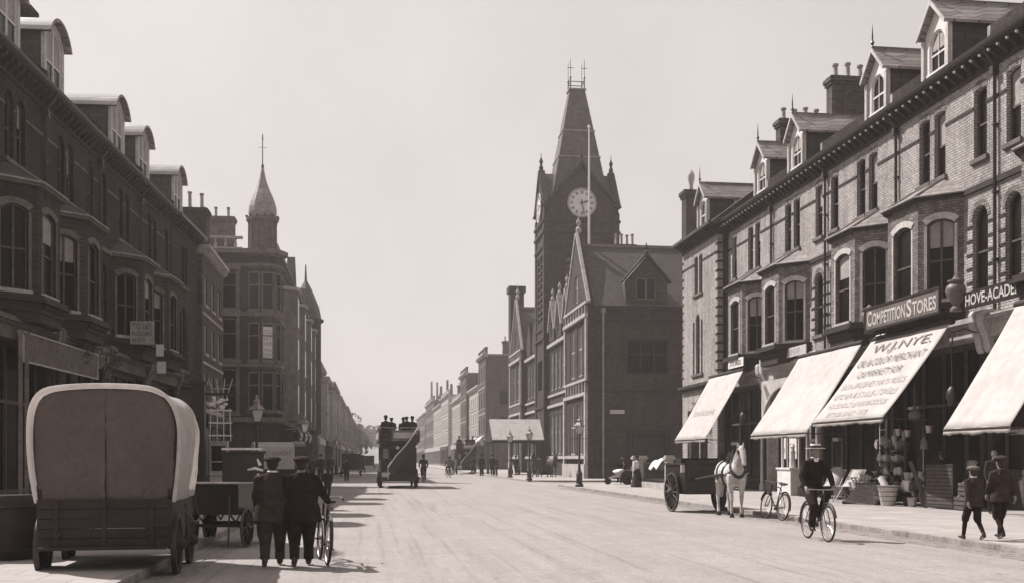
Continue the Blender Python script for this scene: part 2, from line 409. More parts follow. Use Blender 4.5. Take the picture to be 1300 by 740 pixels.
def dormer(parent, xc, W_, yf, z0, ze, zr, kind, yback, front='white_paint', seed=0):
    x0, x1 = xc-W_/2, xc+W_/2
    b = MB()
    if kind == 'gable':
        fr = [(x0,z0),(x1,z0),(x1,ze),(xc,zr-.12),(x0,ze)]; hole = arch(x0+.27, x1-.27, z0+.22, ze-.02, .36)
    else:
        fr = arch(x0, x1, z0, zr-.08, .62); hole = arch(x0+.22, x1-.22, z0+.2, zr-.3, .42)
    b.slab(fr, [hole], yf, yf+.12)
    d = b.build('dormer', front, parent)
    c = MB(); c.box(x0+.04, x1-.04, yf+.121, yback, z0, ze-.05); c.build('cheek', 'slate', d)
    r = MB(); o = .16
    if kind == 'gable':
        pts = [(x0-o, ze-.10), (xc, zr-.05), (x1+o, ze-.10), (x1+o, ze+.0), (xc, zr+.07), (x0-o, ze+.0)]
        r.prism(pts, yf-.22, yback+1.2, 'y'); r.box(xc-.05, xc+.05, yf-.24, yback+1.2, zr+.03, zr+.13)
        rr = r.build('dormer_roof', 'slate_pale', d)
        g = MB(); g.prism([(x0-o, ze-.14), (xc, zr-.09), (x1+o, ze-.14), (x1+o, ze-.0), (xc, zr+.09), (x0-o, ze-.0)], yf-.27, yf-.221, 'y')
        g.box(x0-.1, x0+.06, yf-.1, yf-.002, z0, ze-.15); g.box(x1-.06, x1+.1, yf-.1, yf-.002, z0, ze-.15)
        g.build('bargeboard', 'cream_paint', d)
        f = MB(); f.lathe([(.05, zr-.1), (.06, zr+.1), (.03, zr+.16), (.075, zr+.26), (.03, zr+.36), (.035, zr+.45), (.005, zr+.95)], (xc, yf-.2, 0), 8)
        f.build('finial', 'iron', d, smooth=True)
    else:
        top = arch(x0-o, x1+o, ze-.2, zr+.05, .75, 14)[2:]; low = arch(x0-.02, x1+.02, ze-.2, zr-.06, .66, 14)[2:]
        r.prism(top + low[::-1], yf-.25, yback+1.4, 'y'); rr = r.build('dormer_roof', 'slate_pale', d)
        c2 = MB(); c2.prism(arch(x0+.05, x1-.05, ze-.05, zr-.09, .58, 10), yf+.122, yback, 'y'); c2.build('cheek', 'slate', d)
    blind = .5 if seed % 3 == 0 else (.42 if kind == 'arc' else None)
    if kind == 'gable': window(d, x0+.27, x1-.27, z0+.22, ze-.02, Matrix.Translation((0, yf, 0)), .36, .04, bars=1, sill='white_paint', proud=.06, blind=None if seed % 2 else .45)
    else: window(d, x0+.22, x1-.22, z0+.2, zr-.3, Matrix.Translation((0, yf, 0)), .42, .04, mullion=True, sill='white_paint', proud=.06, blind=.55)
    s = MB(); s.box(x1-.05, x1+.02, yf+1.5, yf+1.8, z0+1.0, z0+1.75); s.build('side_light', 'white_paint', d)
    return d
def bay(parent, x0, x1, p, zb, zt, brickm, style, seed):
    """canted bay: walls, windows, base, roof"""
    pl = [(x0, 0), (x0+p, -p), (x1-p, -p), (x1, 0)]
    hole_z = (zb+.62, zt-.62)
    b = MB(); wins = []
    for i in range(3):
        A = Vector((*pl[i], 0)); B = Vector((*pl[i+1], 0)); L = (B-A).length; ang = atan2(B.y-A.y, B.x-A.x)
        M = Matrix.Translation(A) @ Matrix.Rotation(ang, 4, 'Z')
        hw = .60 if i == 1 else .42
        b.m = M; b.slab(rect(0, L, zb, zt), [arch(L/2-hw, L/2+hw, *hole_z, .16)], 0, .22)
        wins.append((M, L/2-hw, L/2+hw))
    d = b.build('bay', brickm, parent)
    for i, (M, a, c) in enumerate(wins):
        window(d, a, c, *hole_z, M, .16, .09, bars=0, mullion=(i != 1), frame='wood_mid', blind=[.35, None, .3, None][(seed+i) % 4], sill='stone')
    # stone jambs and lintel arches
    s = MB()
    for M, a, c in wins:
        s.m = M
        s.prism(arch(a-.16, c+.16, hole_z[1]-.30, hole_z[1]+.20, .20)[2:] + arch(a, c, hole_z[1]-.30, hole_z[1]+.0, .16)[2:][::-1], -.03, -.002, 'y')
        for e in (a-.09, c+.0): s.box(e, e+.09, -.02, -.002, *(hole_z[0], hole_z[1]-.2))
    s.build('window_surround', 'cream_paint' if style != 'left' else 'stone_dark', d)
    q = MB()
    def off(e): return [(x0-e, 0.02), (x0+p-e*.4, -p-e), (x1-p+e*.4, -p-e), (x1+e, .02)]
    q.prism(off(.22), zb+.36, zb+.5, 'z'); q.prism(off(.12), zb+.0, zb+.359, 'z'); q.prism(off(.3), zb+.28, zb+.355, 'z') ; q.prism(off(.05), zb-.3, zb-.001, 'z')
    for k in range(14):
        xx = x0+p+(x1-x0-2*p)*(k+.5)/14; q.box(xx-.035, xx+.035, -p-.2, -p-.05, zb+.12, zb+.26)
    q.build('bay_base', 'cornice_dark', d)
    q = MB(); q.prism(off(.16), zt-.001, zt+.10, 'z'); q.build('bay_cornice', 'cornice_dark' if style != 'left' else 'stone_dark', d)
    e = .2; lo = [(x0-e, 0.0, zt+.101), (x0+p-e*.4, -p-e, zt+.101), (x1-p+e*.4, -p-e, zt+.101), (x1+e, 0.0, zt+.101)]
    hi = [(x0+p+.15, .0, zt+.86), (x1-p-.15, .0, zt+.86)]
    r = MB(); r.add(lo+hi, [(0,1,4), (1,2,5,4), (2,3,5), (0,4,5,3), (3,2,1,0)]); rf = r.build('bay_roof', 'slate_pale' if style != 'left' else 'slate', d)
    h = MB()
    for a_, b_ in ((lo[1], hi[0]), (lo[2], hi[1]), (hi[0], hi[1]), (lo[0], lo[1]), (lo[1], lo[2]), (lo[2], lo[3])): h.tube([Vector(a_)+Vector((0,-.01,.02)), Vector(b_)+Vector((0,-.01,.02))], .035, 6)
    h.build('hip_flashing', 'lead', rf)
    return d
def shopfront(parent, W_, style, mirror, seed, door=True):
    """pilasters, fascia and glazed shop with a recessed door"""
    s = thing('shopfront', None, None); s.parent = parent
    for x in (.0, W_-.42):
        sf = MB()
        sf.box(x+.02, x+.40, -.30, .25, 0, 5.1); sf.box(x-.0+.0, x+.42, -.36, .25, 0, .55); sf.box(x+.08, x+.34, -.33, -.301, .8, 4.6)
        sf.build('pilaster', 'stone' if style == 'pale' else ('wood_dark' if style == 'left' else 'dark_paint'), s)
    for x in (.0, W_-.42):
        c = MB()   # scrolled console
        prof = [(-.31, 4.9), (-.36, 4.75), (-.42, 4.85), (-.50, 5.2), (-.66, 5.55), (-.70, 5.9), (-.62, 6.0), (.0, 6.0), (.0, 4.9)]
        c.prism(prof, x+.05, x+.37, 'x')
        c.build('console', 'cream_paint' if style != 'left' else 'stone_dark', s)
    f = MB(); f.box(.375, W_-.375, -.42, .3, 5.2, 5.62); f.box(.375, W_-.375, -.50, .3, 5.621, 5.70); f.box(.375, W_-.375, -.62, .3, 5.701, 5.80); f.box(.375, W_-.375, -.55, .3, 5.801, 5.87)
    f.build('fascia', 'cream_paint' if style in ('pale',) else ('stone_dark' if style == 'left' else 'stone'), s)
    g = MB(); g.box(.44, W_-.44, .10, .12, .6, 5.0)
    pn = g.build('shop_window', 'glass', s)
    fr = MB(); n = 4
    for k in range(n+1):
        x = .44+(W_-.88)*k/n; fr.box(x-.035, x+.035, .02, .16, .0, 5.199)
    fr.box(.44, W_-.44, .03, .15, 3.3, 3.4); fr.box(.44, W_-.44, .03, .15, .55, .65); fr.box(.42, W_-.42, -.02, .3, 5.0, 5.199)
    fr.build('glazing_frame', 'cream_paint' if style == 'pale' else 'wood_mid', pn)
    st = MB(); st.box(.44, W_-.44, .0, .3, 0, .549); st.build('stall_riser', 'wood_dark', s)
    dx = (.5 if mirror else W_-1.6) if door else None
    if door:
        d = MB(); d.box(dx, dx+1.05, -.03, .02, .1, 2.45); d.box(dx+.15, dx+.9, -.045, -.031, .3, 1.0); d.box(dx+.08, dx+.97, -.05, -.03, 1.15, 1.2)
        dd = d.build('door', 'wood_mid', s); h = MB(); h.ball((dx+.12, -.07, 1.15), .04, 8); h.build('handle', 'steel', dd, smooth=True)
        g = MB(); g.box(dx+.17, dx+.88, -.042, -.031, 1.3, 2.3); g.build('door_glass', 'glass', dd)
    return s
def terrace(name, label, group, loc, rz, W_=6, mirror=False, style='pale', seed=0, shop='dark', chim=True):
    random.seed(seed)
    T = thing(name, label, 'house', loc, rz, group)
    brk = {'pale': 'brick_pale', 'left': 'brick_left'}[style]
    mxx = (lambda a, b: (W_-b, W_-a)) if mirror else (lambda a, b: (a, b))
    ztop = 13.3
    pairs = [mxx(1.5, 2.2), mxx(2.47, 3.17)]; single = mxx(4.8, 5.5); arc1 = mxx(4.72, 5.56)
    rise_t = .1 if style == 'pale' else .34
    holes = [arch(a, b, 10.8, 12.95, rise_t) for a, b in pairs+[single]] + [arch(*arc1, 6.75, 9.35, .42)]
    b = MB(); b.slab(rect(.003, W_-.003, 5.3, ztop), holes, 0, .3); b.build('front_wall', brk, T)
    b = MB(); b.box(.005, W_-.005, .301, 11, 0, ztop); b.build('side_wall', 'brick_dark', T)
    for k, (a, c) in enumerate(pairs+[single]): window(T, a, c, 10.8, 12.95, None, rise_t, blind=[None, .4, None, .5, None][(seed+k) % 5], frame='wood_mid', sill='stone_dark')
    window(T, *arc1, 6.75, 9.35, None, .42, blind=None, frame='wood_mid', sill='stone_dark')
    # string courses
    s = MB(); xs = sorted([x for pr in pairs+[single] for x in pr]); xs = [0]+xs+[W_]
    for k in range(0, len(xs), 2): s.box(xs[k]+.002, xs[k+1]-.002, -.03, -.001, 12.36, 12.44)
    bx0, bx1 = mxx(.2, 4.3)
    ed = (bx1, W_) if not mirror else (0, bx0)
    s.box(ed[0]+.02, ed[1]-.002, -.09, -.001, 9.80, 9.98)
    if mirror: s.box(bx1+.0, W_-.002, -.09, -.001, 9.80, 9.98)
    else: s.box(.002, bx0, -.09, -.001, 9.80, 9.98)
    s.build('string_course', 'cornice_dark' if style == 'pale' else 'stone_dark', T)
    if style == 'pale':
        q = MB(); z = 7.0
        while z < 9.1:
            q.box(arc1[0]-.30, arc1[0]-.01, -.025, -.001, z, z+.09); q.box(arc1[1]+.01, min(arc1[1]+.30, W_-.01), -.025, -.001, z, z+.09); z += .43
        q.build('brick_band', 'cornice_dark', T)
        for a, c in pairs+[single]: q = MB(); q.prism(arch(a-.05, c+.05, 12.8, 13.16, .12)[2:] + arch(a, c, 12.8, 12.951, .1)[2:][::-1], -.012, -.001, 'y'); q.build('brick_arch', 'brick_bay', T)
        q = MB(); q.prism(arch(arc1[0]-.14, arc1[1]+.14, 8.93, 9.52, .56)[2:] + arch(arc1[0], arc1[1], 8.93, 9.351, .42)[2:][::-1], -.02, -.001, 'y')
        q.build('brick_arch', 'brick_bay', T)
    # cornice
    c = MB(); c.box(.002, W_-.002, -.06, .3, ztop+.001, ztop+.08); c.box(.002, W_-.002, -.03, .3, ztop+.081, 13.75)
    n = int(W_/.43)
    for k in range(n):
        x = W_*(k+.5)/n; c.prism([(-.031, ztop+.12), (-.10, ztop+.14), (-.36, 13.62), (-.36, 13.749), (-.031, 13.749)], x-.07, x+.07, 'x')
    c.box(.002, W_-.002, -.42, .3, 13.751, 13.80)
    cc = c.build('cornice', 'cornice_dark', T)
    if style == 'pale':
        g = MB()
        for k in range(n): x = W_*(k+.5)/n; g.ball((x, -.40, 13.66), .05, 6)
        g.build('cornice_boss', 'cream_paint', cc)
    g = MB(); g.prism([(-.56, 13.95), (-.54, 13.86), (-.46, 13.805), (-.40, 13.805), (-.40, 13.95)], .002, W_-.002, 'x'); g.build('gutter', 'iron', T)
    g = MB(); g.tube([(.0+.06, -.47, 13.84), (.06, -.44, 13.7), (.06, -.10, 13.25), (.06, -.10, 5.9)], .05, 8); g.box(-.03, .15, -.22, -.02, 13.0, 13.25)
    for z in (11.5, 9.5, 7.5): g.box(-.01, .13, -.16, -.0, z, z+.05)
    g.build('downpipe', 'iron', T, smooth=True)
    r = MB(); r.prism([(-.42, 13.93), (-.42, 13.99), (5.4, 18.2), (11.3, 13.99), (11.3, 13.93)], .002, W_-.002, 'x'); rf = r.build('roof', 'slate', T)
    r = MB(); r.box(.002, W_-.002, 5.28, 5.52, 18.12, 18.26); r.build('ridge', 'terracotta', rf)
    for k in (0,):
        r = MB(); r.prism([(-.2, 14.1), (5.4, 18.2), (5.4, 18.42), (-.2, 14.5)], W_-.16, W_-.003, 'x'); r.build('party_parapet', 'lead' if style == 'pale' else 'brick_dark', rf)
    dx = 2.1 if not mirror else W_-2.1
    if style == 'pale': dormer(T, dx, 1.5, .30, 14.35, 15.95, 16.85, 'gable', 3.0, seed=seed)
    else: dormer(T, dx, 2.0, .30, 14.25, 15.9, 17.0, 'arc', 3.2, front='cream_paint', seed=seed)
    x0, x1 = mxx(.25, 4.25)
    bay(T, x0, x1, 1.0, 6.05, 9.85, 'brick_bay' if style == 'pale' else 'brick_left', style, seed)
    if chim: chimney(rf, .06, .66, 2.6, 5.0, 15.5, 19.2, 4, 'brick_far' if style == 'pale' else 'brick_dark')
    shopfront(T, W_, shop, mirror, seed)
    return T
def end_house(name, label, group, loc, rz, W_, style='pale', seed=0):
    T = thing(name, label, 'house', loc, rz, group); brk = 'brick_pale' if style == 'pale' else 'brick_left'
    ztop = 13.3; xc = W_*.47
    tri = [(xc-.95, xc-.62, 6.3, 9.25), (xc-.42, xc+.30, 6.3, 9.6), (xc+.50, xc+.83, 6.3, 9.25)]
    prs = [(xc-.65, xc-.03), (xc+.17, xc+.79)]
    holes = [arch(a, b, 10.7, 12.8, .1) for a, b in prs] + [arch(a, b, z0, z1, .3 if b-a > .5 else .16) for a, b, z0, z1 in tri]
    gw = (1.0, W_-1.6, 1.2, 4.3); holes.append(rect(*gw))
    b = MB(); b.slab(rect(.0, W_, 0, ztop), holes, 0, .3); b.build('front_wall', brk, T)
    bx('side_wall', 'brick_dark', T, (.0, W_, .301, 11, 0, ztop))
    for a, c in prs: window(T, a, c, 10.7, 12.8, None, .1, frame='wood_mid', sill='stone_dark')
    for a, c, z0, z1 in tri: window(T, a, c, z0, z1, None, .3 if c-a > .5 else .16, frame='wood_mid', sill='stone_dark')
    window(T, *gw, None, 0, frame='wood_pale', mullion=True, sill='stone_dark')
    q = MB()
    z = 6.2
    while z < 13.1:     # dark toothed quoins at both corners
        for e in (W_-.26, -.03): q.box(e, e+.29, -.03, .34, z, z+.10)
        z += .47
    q.build('quoin', 'cornice_dark', T)
    s = MB(); s.box(-.05, W_+.05, -.07, -.001, 12.36, 12.44) if False else s.box(0, prs[0][0], -.03, -.001, 12.36, 12.44); s.box(prs[1][1], W_, -.03, -.001, 12.36, 12.44)
    s.box(-.05, W_+.06, -.28, .4, 5.55, 5.72); s.box(-.03, W_+.04, -.16, .4, 5.40, 5.549); s.build('string_course', 'cornice_dark', T)
    c = MB(); c.box(-.03, W_+.03, -.06, 11, ztop+.001, ztop+.08); c.box(0, W_+.02, -.03, 11, ztop+.081, 13.75); n = int(W_/.43)
    for k in range(n): x = W_*(k+.5)/n; c.prism([(-.031, ztop+.12), (-.10, ztop+.14), (-.36, 13.62), (-.36, 13.749), (-.031, 13.749)], x-.07, x+.07, 'x')
    c.box(-.2, W_+.2, -.42, 11, 13.751, 13.80); cc = c.build('cornice', 'cornice_dark', T)
    bx('gutter', 'iron', T, (-.2, W_+.22, -.55, -.43, 13.80, 13.95))
    r = MB(); r.prism([(-.42, 13.801), (-.42, 13.9), (5.4, 18.2), (11.3, 13.9), (11.3, 13.801)], -.2, W_+.2, 'x'); rf = r.build('roof', 'slate', T)
    if style == 'pale': dormer(T, xc, 1.5, .30, 14.2, 15.85, 16.75, 'gable', 3.0, seed=seed)
    else: dormer(T, xc, 2.0, .3, 14.2, 15.9, 17.0, 'arc', 3.2, front='cream_paint', seed=seed)
    chimney(rf, W_-.9, W_-.2, 4.2, 6.6, 15, 19.0, 4, 'brick_dark') if style == 'left' else None
    return T
RG = 'pale brick terraced houses with shops on the right pavement'
LG = 'shaded terraced houses with round headed dormers on the left pavement'
RR = -pi/2
def rloc(Yfar, X=18.5): return (X, Yfar, 0)
house_near = terrace('terraced_house', 'pale brick house nearest the camera, cut by the right edge, over the academy sign', RG, rloc(29.5), RR, 6, True, 'pale', 1, chim=False)
terrace('terraced_house', 'pale brick house with canted bay above the COMPETITION STORES sign', RG, rloc(35.5), RR, 6, False, 'pale', 2, chim=False)
terrace('terraced_house', 'pale brick house with canted bay above the blank white awning behind the boater cyclist', RG, rloc(41.4), RR, 5.9, True, 'pale', 3, chim=False)
terrace('terraced_house', 'pale brick house above the arched doorway with pale spandrels, between two awnings', RG, rloc(47.3), RR, 5.9, False, 'pale', 4, shop='pale')
terrace('terraced_house', 'pale brick house over the small far awning, next to the projecting end house', RG, rloc(53.55), RR, 6.2, True, 'pale', 6)
end_house('terraced_house', 'projecting pale end house with dark toothed quoins and a triple arched window', RG, rloc(59.8, 17.95), RR, 6.24, 'pale', 5)
LA = .0505; LR = pi/2 - LA
def lpos(s_): return (-11.47+sin(LA)*s_, 25.3+cos(LA)*s_)
for i, (lab, mir) in enumerate([
        ('shaded brick house nearest on the left, behind the covered wagon and under the largest dormer', False),
        ('shaded brick house with large round dormer, the first behind the near house on the left', True),
        ('shaded brick house in the middle of the left terrace, second large dormer', False),
        ('shaded brick house with chimney pots, its dormer fourth along the left terrace', True),
        ('shaded brick house on the left above the TO LET board', False)]):
    s_ = i*6.0
    x, y = lpos(s_)
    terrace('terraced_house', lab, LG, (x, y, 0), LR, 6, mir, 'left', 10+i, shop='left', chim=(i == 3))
x, y = lpos(30.0)
end_house('terraced_house', 'projecting end house of the left terrace with the farthest round dormer and a tall chimney', LG, (x+.05, y, 0), LR, 6.0, 'left', 17)
# ------------------------------------------------------------ ground
bx('ground', 'ground', None, (-2500, 2500, -40, 5000, -.6, -.05))['kind'] = 'structure'
bx('road', 'road', None, (-120, 120, -20, 900, -.3, 0))['kind'] = 'structure'
def pavement(pts, name='pavement'):
    n = len(pts); b = MB(); b.prism(pts, -.05, .12, 'z'); o = struct(b.build(name, 'pavement'))
def kerb(path, name='kerb'):
    b = MB(); acc = 0
    for a, c in zip(path[:-1], path[1:]):
        a, c = Vector((*a, 0)), Vector((*c, 0)); L = (c-a).length
        if L > 150: k = int(L/3)
        else: k = max(1, int(L/1.0))
        ang = atan2(c.y-a.y, c.x-a.x)
        for i in range(k):
            b.m = Matrix.Translation(a + (c-a)*(i/k)) @ Matrix.Rotation(ang, 4, 'Z')
            b.box(.001, L/k-.001, -.14, .008, -.04, .125+random.uniform(-.004, .004))
    struct(b.build(name, 'kerb_stone', bevel=.012))
def corner(cx, cy, r, a0, a1, n=6): return [(cx+r*cos(radians(a0+(a1-a0)*i/n)), cy+r*sin(radians(a0+(a1-a0)*i/n))) for i in range(n+1)]
KX = 10.75
# right: near block up to the side street mouth, then beyond it
rp = [(KX, -10)] + corner(KX+3, 60.5, 3, 180, 90) + [(60, 63.5)]
pavement(rp + [(60, -10)]); kerb([rp[0]] + rp[1:])
rp2 = [(60, 71.5)] + corner(KX+3, 74.5, 3, 270, 180) + [(KX, 480)]
pavement(rp2 + [(60, 480)]); kerb(rp2)
LX = -3.0
def gutter(x0, x1, y0, y1):
    b = MB(); k = int((y1-y0)/1.0)
    for j in range(3):
        for i in range(k):
            if y0+i > 58: break
            xa = x0+(x1-x0)*j/3; yy = y0+i+(j % 2)*.4; b.box(xa+.012, xa+(x1-x0)/3-.012, yy+.012, yy+.988, -.02, .010+random.uniform(-.004, .006))
    struct(b.build('gutter', 'gutter_sett', bevel=.008))
gutter(KX-.62, KX-.01, 6, 57); gutter(LX+.01, LX+.62, 6, 60)
lp_ = [(LX, -10)] + corner(LX-3, 63.5, 3, 0, 90) + [(-60, 66.5)]
pavement([(-60, -10)] + lp_); kerb(lp_[::-1])
lp2 = [(-60, 76.5)] + corner(LX-3, 79.5, 3, -90, 0) + [(-2.4, 480)]
pavement([(-60, 480)] + lp2); kerb(lp2[::-1])

# ------------------------------------------------------------ generic far buildings
def simple_window(parent, x0, x1, z0, z1, y=-.0, frame='white_paint', depth=.16, dark='glass', sill='stone'):
    b = MB(); b.slab(rect(x0, x1, z0, z1), [rect(x0+.06, x1-.06, z0+.06, z1-.06)[::-1]], depth-.06, depth+.03); zm = (z0+z1)/2; b.box(x0+.06, x1-.06, depth-.05, depth+.02, zm-.03, zm+.03)
    w_ = b.build('window', frame, parent)
    bx('pane', dark, w_, (x0+.01, x1-.01, depth+.04, depth+.05, z0+.01, z1-.01))
    bx('sill', sill, w_, (x0-.12, x1+.12, y-.1, depth, z0-.16, z0-.001))
def block(name, label, group, X, Y0, Y1, h, side=1, mat='brick_far', storeys=4, wn=None, parapet=True, depth=12, chim=1, rear=True, trim='stone', pitch=0, seed=0, sidewin=0):
    """plain town building; facade at X facing the street; Y0..Y1 along it"""
    random.seed(seed); W_ = Y1-Y0
    loc, rz = ((X, Y1, 0), RR) if side > 0 else ((X, Y0, 0), pi/2)
    T = thing(name, label, 'building', loc, rz, group); wn = wn or max(2, int(W_/2.6))
    gh = 4.2; sh = (h-.9-gh)/(storeys-1); holes = []; wins = []
    for s_ in range(storeys-1):
        for k in range(wn):
            xc = W_*(k+.5)/wn; z0 = gh+s_*sh+sh*.24; z1 = gh+s_*sh+sh*.84; holes.append(rect(xc-.5, xc+.5, z0, z1)); wins.append((xc-.5, xc+.5, z0, z1))
    b = MB(); b.slab(rect(.01, W_-.01, 0, h), holes, 0, .25); b.build('front_wall', mat, T)
    bx('side_wall', mat, T, (.01, W_-.01, .251, depth, 0, h-.1))
    for q in wins: simple_window(T, *q)
    t = MB(); t.box(-.02, W_+.02, -.45, .3, h+.001, h+.22); t.box(.0, W_, -.2, .3, h-.3, h); t.box(0, W_, -.14, -.001, gh+.0, gh+.25)
    for s_ in range(1, storeys-1): t.box(0, W_, -.08, -.001, gh+s_*sh, gh+s_*sh+.14)
    for k in range(int(W_/.8)): x = W_*(k+.5)/int(W_/.8); t.box(x-.1, x+.1, -.38, -.201, h-.28, h)
    t.build('cornice', trim, T)
    if parapet: bx('parapet', mat, T, (.01, W_-.01, .0, .3, h+.221, h+.9), (-.02, W_+.02, -.08, .36, h+.901, h+1.05))
    if pitch:
        r = MB(); r.prism([(.3, h-.08), (depth*.5, h+pitch), (depth, h-.08)], .02, W_-.02, 'x'); rf = r.build('roof', 'slate', T)
    else: rf = bx('roof', 'lead', T, (.02, W_-.02, .31, depth-.02, h-.09, h+.1))
    for k in range(chim): chimney(rf, .1 if k == 0 else W_-.8, .8 if k == 0 else W_-.1, depth*.3, depth*.55, h, h+2.4+random.random(), 4, 'brick_far')
    # shopfronts
    g = MB(); g.box(.3, W_-.3, -.06, -.005, .6, 3.4); pn = g.build('shop_window', 'glass', T)
    f = MB(); f.box(.2, W_-.2, -.30, -.001, 3.42, 4.15); nn = max(2, int(W_/2.2))
    for k in range(nn+1): x = .3+(W_-.6)*k/nn; f.box(x-.09, x+.09, -.14, -.061, 0, 3.419)
    f.build('shop_frame', random.choice(['cream_paint', 'wood_dark', 'stone']), pn)
    if sidewin:   # windows on the wall that faces the camera (x = W_ for the right side)
        xw = W_+.0 if side > 0 else 0
        for (ya, yb, za, zb) in [(2.0, 3.1, z, z+1.9) for z in (5.6, 9.2)]:
            M = MB(); M.box(xw-.02, xw+.02, ya, yb, za, zb); M.build('window', 'glass', T)
    return T
FG = 'hazy buildings along the far right side of the street'
spec = [(16.0, 148, 158, 16.2, 'brick_far', 0, 'tall brick corner building beyond the clock tower, first in the far right row'),
        (16.3, 158.2, 176, 12.5, 'stone', 2.5, 'low pale building between two tall brick blocks on the far right'),
        (16.0, 178, 190, 16.0, 'brick_far', 0, 'second tall brick block of the far right row, with flat parapet'),
        (16.2, 190.2, 212, 12.5, 'stone', 0, 'pale stuccoed house front beyond the second tall brick block'),
        (15.6, 214, 236, 14.5, 'stone', 0, 'pale cornice topped building under the tall poles'),
        (15.8, 238, 268, 13.8, 'stone', 2, 'pale hazy building left of the tall poles, far right row'),
        (16.0, 270, 310, 16.6, 'brick_far', 0, 'hazy flat topped block just right of the open-top bus'),
        (16.0, 314, 370, 15, 'brick_far', 2.5, 'faintest long block at the far end of the right row')]
for i, (X, a, c, h, m_, pt, lab) in enumerate(spec):
    block('town_building', lab, FG, X, a, c, h, 1, m_, 4, None, pt == 0, 12, 1, pitch=pt, seed=50+i, sidewin=1)
FL = 'hazy bay fronted buildings along the far left side of the street'
spec = [(-6.4, 133, 150, 13.4, 'hazy brick building right behind the turreted corner block, first of the far left row'),
        (-6.1, 150.4, 170, 12.9, 'second building of the far left row, a step lower than the first'),
        (-5.9, 170.4, 198, 13.6, 'third building of the far left row, with a bracketed cornice'),
        (-5.6, 198.4, 236, 13.0, 'fourth and longer building of the far left row'),
        (-5.2, 236.4, 290, 13.0, 'long pale building near the far end of the left row'),
        (-4.8, 290.4, 360, 12.0, 'faintest building at the far end of the left row')]
for i, (X, a, c, h, lab) in enumerate(spec):
    T = block('town_building', lab, FL, X, a, c, h, -1, 'brick_far', 4, None, False, 12, 2, pitch=2.2, seed=80+i)
    W_ = c-a
    for k in range(max(1, int(W_/9))):   # square bays, seen edge on
        x = W_*(k+.5)/max(1, int(W_/9))
        bb = MB(); bb.box(x-1.4, x+1.4, -.9, -.001, 4.3, h-1.8); bb.box(x-1.6, x+1.6, -1.1, -.001, h-1.799, h-1.5); bb.box(x-1.5, x+1.5, -1.0, -.001, 7.4, 7.6); o = bb.build('bay', 'stone', T)
        bx('bay_window', 'glass', o, (x-1.0, x+1.0, -.93, -.901, 5.0, 7.2), (x-1.0, x+1.0, -.93, -.901, 8.2, 10.2))
# second left building (distance haze put into its paler brick colour) between the terrace and the side street
X0 = -9.35
T = block('corner_house', 'haze-paled brick house between the left terrace and the turreted block, with tall chimneys', None, X0, 61.5, 69.6, 13.4, -1, 'brick_far', 4, 3, False, 11, 0, pitch=1.5, seed=99)
chimney(T, 6.9, 8.1, .8, 3.0, 12.7, 17.2, 3, 'brick_left', pot=1.1)
# ------------------------------------------------------------ left corner building with turret
T = thing('turreted_building', 'large corner building with an onion roofed turret and weather vane, left of the street', 'building', (-7.0, 80, 0), pi/2)
# local: x along street (away from camera), y into building; the wall facing the camera is x = 0
HB = 16.6; L_ = 44; D_ = 15
holes = []; ws = []
for s_, (z0, z1) in enumerate([(5.3, 7.9), (9.0, 11.6), (12.6, 15.2)]):
    for k in range(17):
        xc = 4.6+k*2.75
        if xc < L_-1.5: holes.append(rect(xc-.55, xc+.55, z0, z1)); ws.append((xc-.55, xc+.55, z0, z1))
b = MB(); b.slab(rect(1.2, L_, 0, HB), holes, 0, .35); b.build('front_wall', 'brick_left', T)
for q in ws: simple_window(T, *q, depth=.2)
S = Matrix.Translation((0, D_, 0)) @ Matrix.Rotation(-pi/2, 4, 'Z')      # side wall frame: x' runs from rear to corner
b = MB(); b.m = S; sh = []
for (z0, z1) in [(5.0, 8.2), (8.9, 11.9), (12.6, 15.3)]: sh.append(rect(10.2, 12.3, z0, z1)); 
for (z0, z1) in [(5.0, 8.2), (8.9, 11.9), (12.6, 15.3)]: sh.append(rect(4.4, 6.5, z0, z1))
b.slab(rect(0, D_-1.2, 0, HB), sh, 0, .35); b.build('side_wall', 'brick_left', T)
for l in sh:
    w_ = MB(); w_.m = S; x0, x1, z0, z1 = l[0][0], l[1][0], l[0][1], l[2][1]
    w_.slab(l, [rect(x0+.1, x1-.1, z0+.1, z1-.1)[::-1]], .15, .25); w_.box((x0+x1)/2-.05, (x0+x1)/2+.05, .16, .24, z0+.1, z1-.1); w_.box(x0+.1, x1-.1, .17, .23, z0+(z1-z0)*.62, z0+(z1-z0)*.62+.08)
    ww = w_.build('window', 'stone_dark', T); p = MB(); p.m = S; p.box(x0+.02, x1-.02, .26, .28, z0+.02, z1-.02); p.build('pane', 'glass', ww)
    h_ = MB(); h_.m = S; h_.box(x0-.3, x1+.3, -.2, -.001, z1+.15, z1+.4); h_.box(x0-.2, x0-.02, -.1, -.001, z0, z1+.149); h_.box(x1+.02, x1+.2, -.1, -.001, z0, z1+.149); h_.box(x0-.3, x1+.3, -.16, -.001, z0-.25, z0-.02); h_.build('window_surround', 'stone_dark', ww)
bx('body_wall', 'brick_left', T, (.36, L_-.01, .36, D_-.01, 0, HB-.02))
c = MB()
for z, d, t in [(4.3, .35, .35), (8.35, .16, .25), (12.1, .16, .25), (HB, .5, .3), (15.7, .15, .18)]:
    c.box(1.7, L_+d*.3, -d, -.001, z, z+t); c.box(-d, -.001, 1.7, D_, z, z+t)
for k in range(40): x = 2.8+k*1.22; c.box(x-.12, x+.12, -.4, -.001, HB-.4, HB-.001)
c.build('cornice', 'stone_dark', T)
r = MB(); r.prism([(.6, HB+.3), (D_*.5, HB+3.2), (D_-.6, HB+.3)], 5, L_-.1, 'x'); rf = r.build('roof', 'slate', T)
